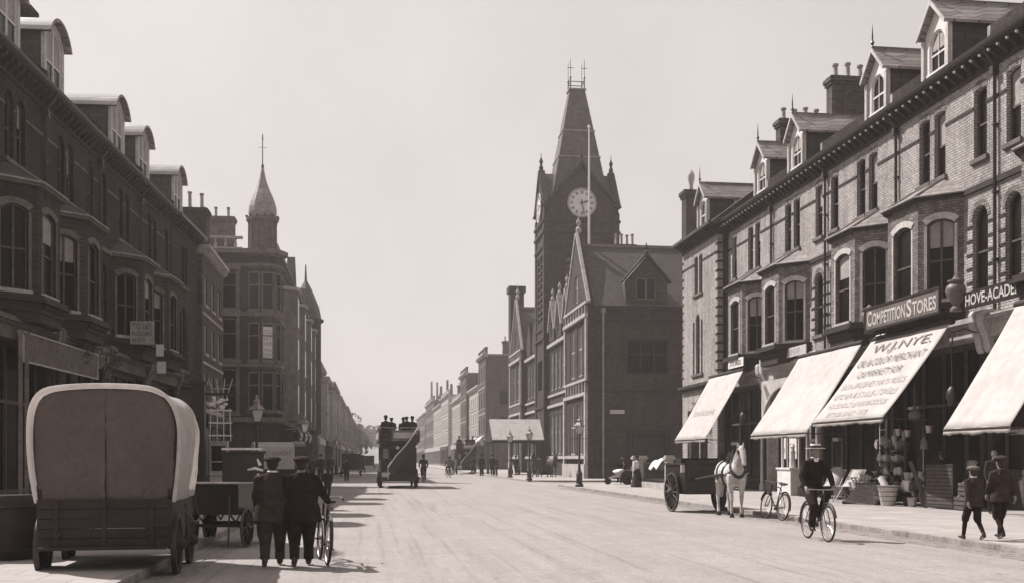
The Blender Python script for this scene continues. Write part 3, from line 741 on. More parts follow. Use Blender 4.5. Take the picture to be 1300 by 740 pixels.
bl = MB(); bl.box(.0, .3, 2.3, D_, HB+.301, HB+.5); bl.box(-.05, .35, 2.3, D_, HB+1.15, HB+1.3)
for k in range(17): bl.lathe([(.06, HB+.5), (.12, HB+.72), (.05, HB+.9), (.10, HB+1.1), (.1, HB+1.15)], (.15, 2.8+k*.72, 0), 8)
for k in range(25):
    bl.lathe([(.06, HB+.5), (.12, HB+.72), (.05, HB+.9), (.10, HB+1.1), (.1, HB+1.15)], (3.0+k*.8, .15, 0), 8)
bl.box(2.3, 23, .0, .3, HB+.301, HB+.5); bl.box(2.3, 23, -.05, .35, HB+1.15, HB+1.3); bl.build('balustrade', 'stone', T, smooth=True)
chimney(rf, 5.5, 6.6, 3.6, 8.4, HB+.5, HB+3.9, 5, 'stone_dark', 'y', .8)
chimney(rf, 24, 25, 2.0, 4.4, HB, HB+4.2, 4, 'brick_left')
chimney(rf, 36, 37, 1.5, 4.4, HB, HB+3.4, 4, 'brick_left')
def turret(T, cx, cy, R, z0, zw, n, spirez, name='turret'):
    b = MB(); b.lathe([(R, z0), (R, zw)], (cx, cy, 0), n); t = b.build(name, 'brick_left', T)
    for (a, c_, ww) in [(5.2, 7.9, 1), (8.9, 11.5, 1), (12.6, 15.2, 1)]:
        for k in range(n):
            ang = 2*pi*(k+.5)/n; mx_, my_ = cx+R*cos(pi/n)*cos(ang), cy+R*cos(pi/n)*sin(ang)
            if my_ > cy+R*.6 and mx_ > cx+R*.6: continue
            M = Matrix.Translation((mx_, my_, 0)) @ Matrix.Rotation(ang+pi/2, 4, 'Z'); q = MB(); q.m = M
            q.slab(rect(-.45, .45, a-.1, c_+.1), [rect(-.36, .36, a, c_)[::-1]], -.10, -.001); q.box(-.36, .36, -.06, -.001, a+(c_-a)*.65, a+(c_-a)*.65+.1); q.box(-.5, .5, -.2, -.001, a-.25, a-.101)
            fr = q.build('window', 'stone_dark', t); p = MB(); p.m = M; p.box(-.36, .36, -.03, -.004, a, c_); p.build('pane', 'glass', fr)
    c = MB()
    for z, d, tt in [(4.3, .4, .35), (8.35, .18, .25), (12.1, .18, .25), (15.7, .2, .2), (HB, .55, .35)]:
        c.lathe([(R+.01, z-.12), (R+d, z), (R+d, z+tt), (R-.1, z+tt+.01)], (cx, cy, 0), n)
    c.build('cornice', 'stone_dark', t); return t
t = turret(T, 1.0, .95, 1.32, 0, HB, 8, 24)
DZ = Matrix.Translation((0, 0, -.75)); b = MB(); b.m = DZ; b.lathe([(1.75, HB+.85), (1.45, HB+.8), (1.02, HB+1.2), (.98, HB+3.2), (1.2, HB+3.4), (1.2, HB+3.6), (.9, HB+3.7)], (1.0, .95, 0), 12)
for k in range(12):
    a = 2*pi*(k+.5)/12; b.lathe([(.08, HB+1.2), (.07, HB+3.1), (.12, HB+3.3)], (1.0+1.0*cos(a), .95+1.0*sin(a), 0), 6); b.ball((1.0+1.16*cos(a), .95+1.16*sin(a), HB+3.68), .11, 8)
dr = b.build('turret_drum', 'stone_dark', t)
b = MB(); b.m = DZ; b.lathe([(.95, HB+3.62), (1.04, HB+4.0), (1.02, HB+4.4), (.90, HB+4.85), (.72, HB+5.3), (.52, HB+5.75), (.35, HB+6.2), (.22, HB+6.65), (.12, HB+7.2), (.05, HB+7.6)], (1.0, .95, 0), 12); ds = b.build('turret_dome', 'lead', t)
b = MB(); b.m = DZ; b.lathe([(.06, HB+7.3), (.12, HB+7.5), (.04, HB+7.7), (.03, HB+9.9)], (1.0, .95, 0), 8); b.tube([(.7, .95, HB+8.9), (1.3, .95, HB+8.9)], .015, 6); b.tube([(1.0, .65, HB+8.9), (1.0, 1.25, HB+8.9)], .015, 6)
b.prism([(.65, HB+9.55), (1.3, HB+9.5), (1.5, HB+9.8), (1.25, HB+9.68), (.8, HB+9.7)], .93, .97, 'y'); b.build('weather_vane', 'iron', t)
# bays + gables down the street front
for k, (x, top) in enumerate([(9.5, HB-1.3), (19, HB-1.3), (29, HB-1.3), (37, HB-1.3)]):
    q = MB(); q.prism([(x-1.8, -.001), (x-1.0, -1.1), (x+1.0, -1.1), (x+1.8, -.001)], 4.7, top, 'z')
    o = q.build('bay', 'stone_dark', T)
    g = MB()
    for z0 in (5.3, 9.0, 12.4): g.box(x-.8, x+.8, -1.13, -1.101, z0, z0+2.4)
    g.build('bay_window', 'glass', o)
    q = MB(); q.prism([(x-2.0, -.001), (x-1.1, -1.3), (x+1.1, -1.3), (x+2.0, -.001)], top+.001, top+.25, 'z'); q.build('bay_cornice', 'stone', o)
    if k % 2: q = MB(); q.prism([(x-2.2, HB+.301), (x+2.2, HB+.301), (x, HB+3.4)], -.2, .5, 'y'); q.build('gable', 'brick_left', T)
q = MB(); q.lathe([(1.7, 4.4), (1.7, HB+.2), (2.0, HB+.4), (2.0, HB+.7)], (L_-2.2, .2, 0), 8); tt = q.build('turret', 'brick_left', T)
q = MB(); q.lathe([(1.75, HB+.7), (1.5, HB+2.0), (.7, HB+4.0), (.15, HB+5.0), (.06, HB+6.8)], (L_-2.2, .2, 0), 8); q.build('turret_roof', 'slate', tt)
q = MB()
for x in [3.6+2.9*i for i in range(16)]: q.box(x, x+.5, -.25, -.001, 0, 4.29)
q.build('pilaster', 'wood_dark', T)
g = MB(); 
for x in [3.6+2.9*i for i in range(15)]: g.box(x+.6, x+2.8, -.04, -.002, .5, 3.7)
g.build('shop_window', 'glass', T)
for k in range(6):    # shop lamps hung out over the pavement
    x = 6+k*3.2; q = MB(); q.tube([(x, -.1, 4.0), (x, -1.2, 4.1), (x, -1.3, 3.9)], .025, 6); q.lathe([(.05, 3.9), (.2, 3.75), (.24, 3.4), (.1, 3.1)], (x, -1.3, 0), 8); q.build('shop_lamp', 'white_paint' if k % 2 else 'iron', T, smooth=True)
# poster in the turret window, seen from the street
ang = 2*pi*(4.5)/8
M = Matrix.Translation((1.0+1.32*cos(pi/8)*cos(ang), .95+1.32*cos(pi/8)*sin(ang), 0)) @ Matrix.Rotation(ang+pi/2, 4, 'Z')
q = MB(); q.m = M; q.box(-.35, .35, -.052, -.035, 9.0, 11.3); po = tag(q.build('window_poster', 'paper'), 'white printed poster filling a turret window of the corner building', 'poster'); po.parent = None
po.matrix_world = T.matrix_basis @ Matrix.Identity(4)
for k, (s_, hh) in enumerate([("TO", .3), ("LET", .36), ("SHOP", .28), ("AND", .2), ("ROOMS", .3)]):
    z = 10.75 - k*.42; text(s_, M @ at(-.29, -.056, z), .58, hh, 'ink', po)

# ------------------------------------------------------------ town hall with clock tower
T = thing('town_hall', 'dark brick and stone gabled hall with the tall clock tower, right of the street', 'town hall', (16.2, 78.4, 0), 0)
def TM(x, y, ang): return Matrix.Translation((x, y, 0)) @ Matrix.Rotation(ang, 4, 'Z')
EZ, RZ, GW, GD = 13.1, 18.5, 9.2, 8.6      # eave, ridge, gable width (Y), depth (X)
def swindow(parent, M, x0, x1, z0, z1, nm, nt_, frame='stone', depth=.18, t=.12):
    """stone mullioned window with nm lights and nt_ transoms"""
    w_ = MB(); w_.m = M; w_.slab(rect(x0, x1, z0, z1), [rect(x0+t, x1-t, z0+t, z1-t)[::-1]], depth-.1, depth+.05)
    for k in range(1, nm): x = x0+(x1-x0)*k/nm; w_.box(x-.07, x+.07, depth-.08, depth+.04, z0+t, z1-t)
    for k in range(1, nt_+1): z = z0+(z1-z0)*k/(nt_+1)+.2; w_.box(x0+t, x1-t, depth-.07, depth+.03, z-.05, z+.05)
    f = w_.build('window', frame, parent); p = MB(); p.m = M; p.box(x0+.02, x1-.02, depth+.055, depth+.08, z0+.02, z1-.02); p.build('pane', 'glass', f); return f
def gable_block(T, y0, tagname, detail=True, dormer_side=True):
    """cross wing with its gable to the street; y0 near face, street face x=0"""
    g = thing(tagname, None, None, (0, y0, 0)); g.parent = T
    M = TM(0, GW, -pi/2)       # street facade: x' from far to near
    hol = [rect(2.2, 4.0, 8.0, 11.9), rect(5.2, 7.0, 8.0, 11.9), rect(1.9, 4.1, 1.9, 5.9), rect(5.0, 7.2, 1.9, 5.9), rect(4.0, 5.2, 13.9, 16.0)]
    b = MB(); b.m = M; gp = [(0, 0), (GW, 0), (GW, EZ), (GW+.15, EZ+.3), (GW/2, RZ+.9), (-.15, EZ+.3), (0, EZ)]
    b.slab(gp, hol, 0, .4); b.build('gable_wall', 'brick_red', g)
    for l in hol: swindow(g, M, l[0][0], l[1][0], l[0][1], l[2][1], 2, 1)
    c = MB(); c.m = M
    for a, e in (((GW+.12, EZ+.2), (GW/2, RZ+.85)), ((-.12, EZ+.2), (GW/2, RZ+.85))):
        a, e = Vector(a), Vector(e); d = (e-a).normalized(); nrm = Vector((-d.y, d.x)); nrm = nrm if nrm.y > 0 else -nrm
        c.prism([tuple(a), tuple(e), tuple(e+nrm*.2), tuple(a+nrm*.2)], -.09, .16, 'y')
    for z, d, tt in [(6.4, .22, .25), (7.5, .18, .2), (12.3, .25, .28), (13.3, .18, .2), (1.6, .25, .25)]:
        c.box(-.01, GW+.01, -d, -.002, z, z+tt)
    for k in range(8): x = .6+k*1.14; c.box(x-.08, x+.08, -.12, -.001, 6.66, 7.49); c.box(x-.08, x+.08, -.12, -.001, 12.6, 13.29)
    for x in (0.0, GW-.5): c.box(x, x+.5, -.22, -.003, 0, 6.39); c.box(x+.05, x+.45, -.16, -.004, 7.71, 12.29)
    c.box(0, GW, -.3, -.21, 0, 1.2)
    c.build('stone_dressing', 'stone', g)
    f = MB(); f.m = M; f.lathe([(.2, RZ+1.0), (.25, RZ+1.3), (.1, RZ+1.5), (.22, RZ+1.8), (.03, RZ+2.2), (.03, RZ+2.6)], (GW/2, .2, 0), 8); f.build('finial', 'stone', g, smooth=True)
    b = MB()
    # side wall towards the camera
    sh = [rect(3.0, 6.2, 8.0, 10.6), rect(3.4, 6.0, .15, 3.4)]
    b.slab(rect(.401, GD, 0, EZ), sh, 0, .4); b.build('side_wall', 'brick_red', g)
    swindow(g, Matrix.Identity(4), 3.0, 6.2, 8.0, 10.6, 3, 1, 'brick_dark')
    d = bx('door', 'wood_dark', g, (3.5, 5.9, .2, .3, .16, 3.3), (3.45, 4.66, .16, .199, .2, 2.4), (4.74, 5.95, .16, .199, .2, 2.4)); bx('handle', 'steel', d, (4.5, 4.6, .12, .159, 1.1, 1.3))
    bx('door_surround', 'brick_dark', g, (3.0, 6.4, -.12, -.002, 3.45, 3.75), (3.0, 3.35, -.10, -.002, 0, 3.44), (6.05, 6.4, -.1, -.002, 0, 3.44))
    c = MB(); c.box(.4, GD, -.1, -.002, 11.9, 12.1); c.box(.4, GD, -.25, -.002, EZ-.25, EZ); c.box(.4, GD, -.07, -.001, 6.6, 6.75); c.box(.4, 2.98, -.09, -.001, 1.0, 1.3); c.box(6.42, GD, -.09, -.001, 1.0, 1.3); c.build('string_course', 'brick_dark', g)
    p = MB(); p.tube([(1.15, -.14, .15), (1.15, -.14, 12.7)], .075, 8); p.box(.98, 1.32, -.28, -.02, 12.6, 12.9); p.build('downpipe', 'lead', g)
    bx('core_wall', 'brick_red', g, (.41, GD, .401, GW-.01, 0, EZ-.01))
    r = MB(); r.prism([(-.25, EZ-.05), (GW/2, RZ), (GW+.25, EZ-.05)], .42, GD, 'x'); rf = r.build('roof', 'slate', g)
    bx('ridge', 'terracotta', rf, (.45, GD-.1, GW/2-.14, GW/2+.14, RZ-.1, RZ+.12))
    q = MB(); q.prism([(-.45, EZ-.1), (GW/2, RZ+.0), (GW/2, RZ+.55), (-.45, EZ+.35)], GD-.0, GD+.45, 'x'); q.build('end_coping', 'stone', rf)
    if dormer_side:   # gabled wall dormer
        q = MB(); q.slab([(2.9, EZ+.01), (6.1, EZ+.01), (6.1, EZ+1.9), (4.5, EZ+3.7), (2.9, EZ+1.9)], [rect(3.7, 5.3, EZ+.5, EZ+2.2)], -.05, .3); dm = q.build('wall_dormer', 'brick_red', g)
        swindow(dm, Matrix.Identity(4), 3.7, 5.3, EZ+.5, EZ+2.2, 2, 0, 'stone_dark')
        q = MB()
        for s_ in (1, -1):
            a, e = Vector((4.5+s_*1.85, EZ+1.75)), Vector((4.5, EZ+3.85)); d2 = (e-a).normalized(); n_ = Vector((-d2.y, d2.x)); n_ = n_ if n_.y > 0 else -n_
            q.prism([tuple(a), tuple(e), tuple(e+n_*.14), tuple(a+n_*.14)], -.2, .38, 'y')
        q.lathe([(.12, EZ+3.85), (.16, EZ+4.1), (.06, EZ+4.25), (.13, EZ+4.4), (.02, EZ+4.8)], (4.5, .0, 0), 8)
        q.build('dormer_coping', 'cornice_dark', dm)
        q = MB(); q.prism([(2.9, EZ+1.8), (4.5, EZ+3.6), (6.1, EZ+1.8)], .301, 3.4, 'y'); q.box(2.92, 6.08, .301, 1.8, EZ, EZ+1.8); q.build('dormer_roof', 'slate', dm)
    return g
g1 = gable_block(T, 0, 'near_wing')
q = MB(); q.box(8.7, 9.9, 3.6, 4.8, 10, 22.4); q.box(8.6, 10.0, 3.5, 4.9, 22.401, 22.65); q.box(8.5, 10.1, 3.4, 5.0, 22.651, 22.95); q.box(8.62, 9.98, 3.52, 4.88, 19.0, 19.25); ch = q.build('chimney', 'brick_red', T)
q = MB(); q.lathe([(.16, 22.95), (.16, 23.5), (.27, 23.9), (.3, 24.2), (.2, 24.5), (.03, 24.7)], (9.3, 4.2, 0), 10); q.build('chimney_pot', 'stone', ch, smooth=True)
chimney(T, 3.4, 5.2, 5.9, 6.6, 15.5, 18.9, 4, 'brick_red', 'x', .9)
# recessed link with three small gables
LY0, LY1 = GW, 20.4
M = TM(.5, LY1, -pi/2); Lw = LY1-LY0
hol = [rect(.8+k*1.9, 2.1+k*1.9, z0, z1) for k in range(5) for z0, z1 in ((2.0, 5.6), (7.9, 11.4))]
b = MB(); b.m = M; b.slab(rect(0, Lw, 0, 12.4), hol, 0, .4); b.build('link_wall', 'brick_red', T)
for l in hol: swindow(T, M, l[0][0], l[1][0], l[0][1], l[2][1], 2, 1)
bx('link_core', 'brick_red', T, (.91, 9, LY0+.01, LY1-.01, 0, 12.38))
r = MB(); r.prism([(.5, 12.4), (4.8, 17.0), (9, 12.4)], LY0, LY1, 'y'); r.build('link_roof', 'slate', T)
for k in range(3):
    x = 2.0+k*3.6; q = MB(); q.m = M; q.slab([(x-1.3, 12.41), (x+1.3, 12.41), (x+1.3, 13.6), (x, 16.0), (x-1.3, 13.6)], [rect(x-.5, x+.5, 12.8, 14.2)], -.1, .35); o = q.build('link_gable', 'brick_red', T)
    swindow(o, M, x-.5, x+.5, 12.8, 14.2, 2, 0, depth=.1)
    q = MB(); q.m = M
    for s_ in (1, -1):
        a, e = Vector((x+s_*1.5, 13.4)), Vector((x, 16.1)); d2 = (e-a).normalized(); n_ = Vector((-d2.y, d2.x)); n_ = n_ if n_.y > 0 else -n_
        q.prism([tuple(a), tuple(e), tuple(e+n_*.2), tuple(a+n_*.2)], -.25, .4, 'y')
    q.lathe([(.15, 16.1), (.2, 16.4), (.08, 16.6), (.18, 16.9), (.03, 17.3)], (x, .0, 0), 8)
    q.build('gable_coping', 'stone', o)
c = MB(); c.m = M
for z, d, tt in [(1.6, .2, .25), (6.3, .2, .25), (7.3, .16, .2), (11.9, .25, .3)]: c.box(0, Lw, -d, -.002, z, z+tt)
c.build('stone_dressing', 'stone', T)
# tower
TX0, TX1, TY0, TY1, TZ = .1, 7.2, 20.5, 26.0, 25.2
tw = thing('clock_tower', None, None, (0, 0, 0)); tw.parent = T
TW, TDp = TX1-TX0, TY1-TY0; cxm, cym = (TX0+TX1)/2, (TY0+TY1)/2
faces = [('front', TM(TX0, TY0, 0), TW), ('street', TM(TX0, TY1, -pi/2), TDp), ('rear', TM(TX1, TY1, pi), TW), ('east', TM(TX1, TY0, pi/2), TDp)]
bx('tower_core', 'brick_red', tw, (TX0+.35, TX1-.35, TY0+.35, TY1-.35, 0, TZ-.2))
for nm, M, W_ in faces:
    hol = [rect(W_/2-1.5, W_/2-.2, 14.5, 21.0), rect(W_/2+.2, W_/2+1.5, 14.5, 21.0)]
    if nm == 'street': hol += [rect(W_/2-1.3, W_/2+1.3, 8.2, 11.0)]
    gz = 29.2
    b = MB(); b.m = M; b.slab([(0, 0), (W_, 0), (W_, TZ), (W_/2+.01, gz), (W_/2-.01, gz), (0, TZ)], hol, 0, .34); b.build('tower_wall', 'brick_red', tw)
    for l in hol[:2]:
        q = MB(); q.m = M; z = 14.6
        while z < 20.8: q.add([(l[0][0], .06, z), (l[1][0], .06, z), (l[1][0], .30, z+.35), (l[0][0], .30, z+.35), (l[0][0], .06, z+.08), (l[1][0], .06, z+.08), (l[1][0], .30, z+.43), (l[0][0], .30, z+.43)], [(3,2,1,0), (4,5,6,7), (0,1,5,4), (2,3,7,6), (1,2,6,5), (3,0,4,7)]); z += .62
        q.build('louvre', 'stone_dark', tw)
    c = MB(); c.m = M
    for z, d, tt in [(12.9, .16, .22), (13.9, .12, .2), (21.6, .14, .22), (22.9, .2, .22), (23.95, .2, .22), (6.4, .15, .2)]: c.box(-.12, W_+.12, -d, -.002, z, z+tt)
    for s_ in (-1, 1):
        a, e = Vector((W_/2+s_*(W_/2+.15), TZ+.1)), Vector((W_/2, gz+.1)); d2 = (e-a).normalized(); n_ = Vector((-d2.y, d2.x)); n_ = n_ if n_.y > 0 else -n_
        c.prism([tuple(a), tuple(e), tuple(e+n_*.22), tuple(a+n_*.22)], -.18, .42, 'y')
    for x in (-.03, W_-.75): c.box(x, x+.78, -.10, -.003, 0, 24.89)
    c.lathe([(.16, gz+.1), (.22, gz+.5), (.1, gz+.8), (.2, gz+1.1), (.04, gz+1.5), (.03, gz+1.9)], (W_/2, .1, 0), 8)
    c.build('stone_dressing', 'brick_red', tw)
    q = MB(); q.m = M; q.prism([(W_/2-W_/2, TZ), (W_/2+W_/2, TZ), (W_/2, gz-.05)], .341, (TDp if nm in ('front', 'rear') else TW)/2, 'y'); q.build('cross_gable_roof', 'slate_tower', tw)
    # clock
    if nm in ('front', 'street'):
        zc = 25.75; ck = MB(); ck.m = M; ck.lathe([(1.42, .0), (1.42, .10), (1.3, .13)], (W_/2, -.15, zc), 40, 'y')
        ck = MB(); ck.m = M; ck.lathe([(1.30, 0), (1.30, .09)], (W_/2, -.12, zc), 40, 'y'); cf = ck.build('clock_face', 'white_paint', tw)
        ri = MB(); ri.m = M; ri.torus((W_/2, -.12, zc), 1.34, .08, 'y', 40, 6); ri.build('clock_rim', 'stone', cf, smooth=True)
        nu = MB(); 
        for k in range(12):
            a = -2*pi*k/12; R_ = Matrix.Translation((W_/2, -.12-.012, zc)) @ Matrix.Rotation(-a, 4, 'Y'); nu.m = M @ R_
            if k in (3, 6, 9, 0): nu.box(-.12, -.03, -.006, .006, .84, 1.14); nu.box(.03, .12, -.006, .006, .84, 1.14)
            else: nu.box(-.10, -.05, -.006, .006, .84, 1.14); nu.box(-.02, .10, -.006, .006, .86, 1.12)
        for k in range(60):
            a = 2*pi*k/60; nu.m = M @ Matrix.Translation((W_/2, -.132, zc)) @ Matrix.Rotation(a, 4, 'Y'); nu.box(-.012, .012, -.005, .005, 1.18, 1.24)
        nu.build('numerals', 'ink', cf)
        hd = MB(); hd.m = M @ Matrix.Translation((W_/2, -.16, zc)) @ Matrix.Rotation(2*pi*(28/60), 4, 'Y'); hd.box(-.04, .04, -.01, .01, -.35, 1.1); hd.build('minute_hand', 'iron', cf)
        hd = MB(); hd.m = M @ Matrix.Translation((W_/2, -.185, zc)) @ Matrix.Rotation(2*pi*(2.47/12), 4, 'Y'); hd.box(-.06, .06, -.01, .01, -.2, .55); hd.prism([(-.12, .5), (.12, .5), (.0, .78)], -.01, .01, 'y'); hd.build('hour_hand', 'iron', cf)
r = MB()
def rectring(hx, hy, z): return [(cxm-hx, cym-hy, z), (cxm+hx, cym-hy, z), (cxm+hx, cym+hy, z), (cxm-hx, cym+hy, z)]
lv = [(TW/2-.1, TDp/2-.1, 24.9), (TW/2-1.05, TDp/2-.7, 27.6), (.72, .62, 37.3)]
vs = []; fs = []
for hx, hy, z in lv: vs += rectring(hx, hy, z)
for i in range(len(lv)-1):
    for k in range(4): j = (k+1) % 4; fs.append([i*4+k, i*4+j, i*4+4+j, i*4+4+k])
fs.append([8, 9, 10, 11]); r.add(vs, fs); sp = r.build('spire_roof', 'slate_tower', tw)
q = MB()
for z0, e in ((33.0, .08), (30.4, .08), (37.2, .12)):
    f = (z0-27.6)/(37.3-27.6); hx = (TW/2-1.05)*(1-f)+.72*f+e; hy = (TDp/2-.7)*(1-f)+.62*f+e; q.box(cxm-hx, cxm+hx, cym-hy, cym+hy, z0, z0+.13)
q.build('roof_band', 'lead', sp)
q = MB()
for sx in (-.68, .68):
    for sy in (-.6, .6): q.lathe([(.06, 37.3), (.06, 38.3), (.12, 38.4), (.03, 38.6), (.02, 40.2)], (cxm+sx, cym+sy, 0), 6)
for sy in (-.6, .6): q.tube([(cxm-.68, cym+sy, 38.0), (cxm+.68, cym+sy, 38.0)], .04, 6)
for sx in (-.68, .68): q.tube([(cxm+sx, cym-.6, 38.0), (cxm+sx, cym+.6, 38.0)], .04, 6); q.tube([(cxm+sx-.3, cym-.6, 39.3), (cxm+sx+.3, cym-.6, 39.3)], .03, 6); q.tube([(cxm+sx, cym-.6, 39.1), (cxm+sx, cym-.6, 39.9)], .03, 6)
q.build('ridge_crest', 'iron', sp)
# far wing beyond the tower
FY = 26.0
hol = [rect(.8+k*1.9, 2.1+k*1.9, z0, z1) for k in range(4) for z0, z1 in ((2.0, 5.6), (7.9, 11.4))]
M = TM(.5, FY+9.2, -pi/2); b = MB(); b.m = M; b.slab(rect(0, 9.2, 0, 12.4), hol, 0, .4); b.build('link_wall', 'brick_red', T)
for l in hol: swindow(T, M, l[0][0], l[1][0], l[0][1], l[2][1], 2, 1)
for k in range(2):
    x = 2.4+k*3.6; q = MB(); q.m = M; q.prism([(x-1.3, 12.41), (x+1.3, 12.41), (x+1.3, 13.6), (x, 16.0), (x-1.3, 13.6)], -.1, .35, 'y'); o = q.build('link_gable', 'brick_red', T)
c = MB(); c.m = M
for z, d, tt in [(1.6, .2, .25), (6.3, .2, .25), (7.3, .16, .2), (11.9, .25, .3)]: c.box(0, 9.2, -d, -.002, z, z+tt)
c.build('stone_dressing', 'stone', T)
bx('link_core', 'brick_red', T, (.91, 9, FY+.01, FY+9.19, 0, 12.38)); r = MB(); r.prism([(.5, 12.4), (4.8, 17.0), (9, 12.4)], FY, FY+9.2, 'y'); r.build('link_roof', 'slate', T)
g2 = gable_block(T, FY+9.2, 'far_wing', dormer_side=False)
q = MB(); q.box(.0, 1.6, FY+18.5, FY+20.3, 0, 21.0); q.box(-.2, 1.8, FY+18.3, FY+20.5, 21.001, 21.7); q.build('chimney', 'brick_red', T)
bx('street_name_plate', 'paper', T, (1.7, 2.9, -.06, -.02, 6.1, 6.4)) if False else None
np_ = bx('street_name_plate', 'paper', None, (0, 1.1, -.03, 0, 0, .28)); np_.location = (17.9, 78.37, 5.0); tag(np_, 'small white street name plate on the dark side wall below the clock tower', 'street sign')
text("NORTON ROAD", at(.06, -.034, .07), .98, .15, 'ink', np_)
# entrance canopy at the tower
T2 = thing('entrance_canopy', 'pale pitched canopy on posts reaching over the pavement in front of the tower', 'canopy', (11.3, 98.6, 0))
r = MB(); r.prism([(0, 3.4), (2.6, 5.4), (5.2, 3.4), (5.2, 3.3), (2.6, 5.25), (0, 3.3)], 0, 4.9, 'x'); r.build('canopy_roof', 'cream_paint', T2)
q = MB(); q.box(0, 4.9, -.08, .02, 3.15, 3.32); q.box(0, 4.9, 5.18, 5.28, 3.15, 3.32); q.prism([(0, 3.2), (2.6, 5.2), (5.2, 3.2)], -.05, .02, 'x'); q.build('fascia_board', 'wood_dark', T2)
for x in (.15, 2.5, 4.75):
    for y in (.1, 5.1): q = MB(); q.lathe([(.14, .12), (.14, .5), (.07, .6), (.06, 3.0), (.12, 3.16)], (x, y, 0), 8); q.build('post', 'iron', T2)
# flagpole
fp = MB(); fp.lathe([(.10, 0), (.09, 5), (.06, 9.3), (.11, 9.35), (.11, 9.5), (.02, 9.6)], (0, 0, 0), 8); fo = tag(fp.build('flagpole', 'white_paint', smooth=True), 'white flagpole rising in front of the clock face from the gable ridge', 'flagpole')
fo.location = (17.25, 83.0, 18.5)
# tall poles in the distance, far right
for i, (px_, h, X) in enumerate([(548, 31.0, 21), (555, 31.0, 22.5), (560, 29.5, 19), (568, 31.5, 21.5), (573, 30.0, 20), (586, 26.0, 21)]):
    Yv = Ypx(px_, X); h_ = 1.6+(582-[484, 485, 490, 482, 487, 484][i])*Yv/1350
    q = MB(); q.lathe([(.5, 0), (.38, h_*.8), (.32, h_)], (0, 0, 0), 8)
    o = tag(q.build('telegraph_pole', 'wood_dark'), ['leftmost thin pole above the hazy roofs', 'second thin pole from the left above the hazy roofs', 'third thin pole from the left above the hazy roofs', 'tallest thin pole in the middle of the hazy group', 'fifth thin pole from the left above the hazy roofs', 'lone thin pole at the right end of the hazy group'][i], 'pole', 'tall thin poles above the far roofs'); o.location = (X, Yv, 0)
# far trees and church at the end of the street
def far_tree(name, lab, x, y, h, r, seed):
    random.seed(seed); T = thing(name, lab, 'tree', (x, y, 0), 0, 'hazy trees closing the far end of the street')
    t = MB(); t.tube([(0,0,0), (.2,0,h*.3), (0,.1,h*.55)], [.5, .38, .2], 8)
    for k in range(6): a = random.random()*6.28; t.tube([(0,0,h*.35), (cos(a)*r*.5, sin(a)*r*.5, h*.65)], [.2, .08], 6)
    t.build('trunk', 'wood_dark', T)
    c = MB()
    for k in range(900):
        u = Vector((random.gauss(0,1), random.gauss(0,1), random.gauss(0,1))).normalized()*random.random()**.4
        lob = .75+.35*sin(3*atan2(u.y, u.x)+seed)*cos(4*u.z+seed); p = Vector((u.x*r*lob, u.y*r*lob, h*.62+u.z*h*.36*lob)); s_ = random.uniform(.5, 1.1)
        e = Euler((random.random()*6, random.random()*6, random.random()*6)).to_matrix()
        c.add([p+e@Vector(q) for q in ((-s_,-s_*.6,0), (s_,-s_*.5,0), (s_*.6,s_*.7,.1), (-s_*.5,s_*.6,0))], [(0,1,2,3)])
    c.build('crown', 'foliage', T)
for i, (x, y, h, r, lab) in enumerate([(-4, 420, 15, 7, 'leftmost hazy tree at the far end'), (4, 440, 17, 8, 'hazy tree closing the street left of the open-top bus'), (10, 470, 16, 8, 'pale tree straight behind the open-top bus'), (-9, 455, 21, 8, 'highest pale tree above the far left roofs')]):
    far_tree('far_tree', lab, x, y, h, r, i)
# air
hz = MB(); hz.box(-160, 160, -30, 560, -1.6, 46); ho = hz.build('haze', [], None) if False else None
me = bpy.data.meshes.new('haze'); me.from_pydata(hz.v, [], hz.f); m = bpy.data.materials.new('haze_air'); m.use_nodes = True; n2 = m.node_tree
n2.nodes.remove(n2.nodes['Principled BSDF']); pv = N(n2, 'ShaderNodeVolumePrincipled'); pv.inputs['Density'].default_value = .00072; pv.inputs['Color'].default_value = (.97, .88, .85, 1); pv.inputs['Anisotropy'].default_value = .2
n2.links.new(pv.outputs[0], n2.nodes['Material Output'].inputs['Volume']); me.materials.append(m)
ho = bpy.data.objects.new('haze', me); COL.objects.link(ho); ho['kind'] = 'stuff'
def G(px, py, z0=0.0):
    d = 1350*(1.6-z0)/(py-582); r = (px-650)/1350*d
    return (r*cos(HEAD)+d*sin(HEAD), d*cos(HEAD)-r*sin(HEAD), z0)
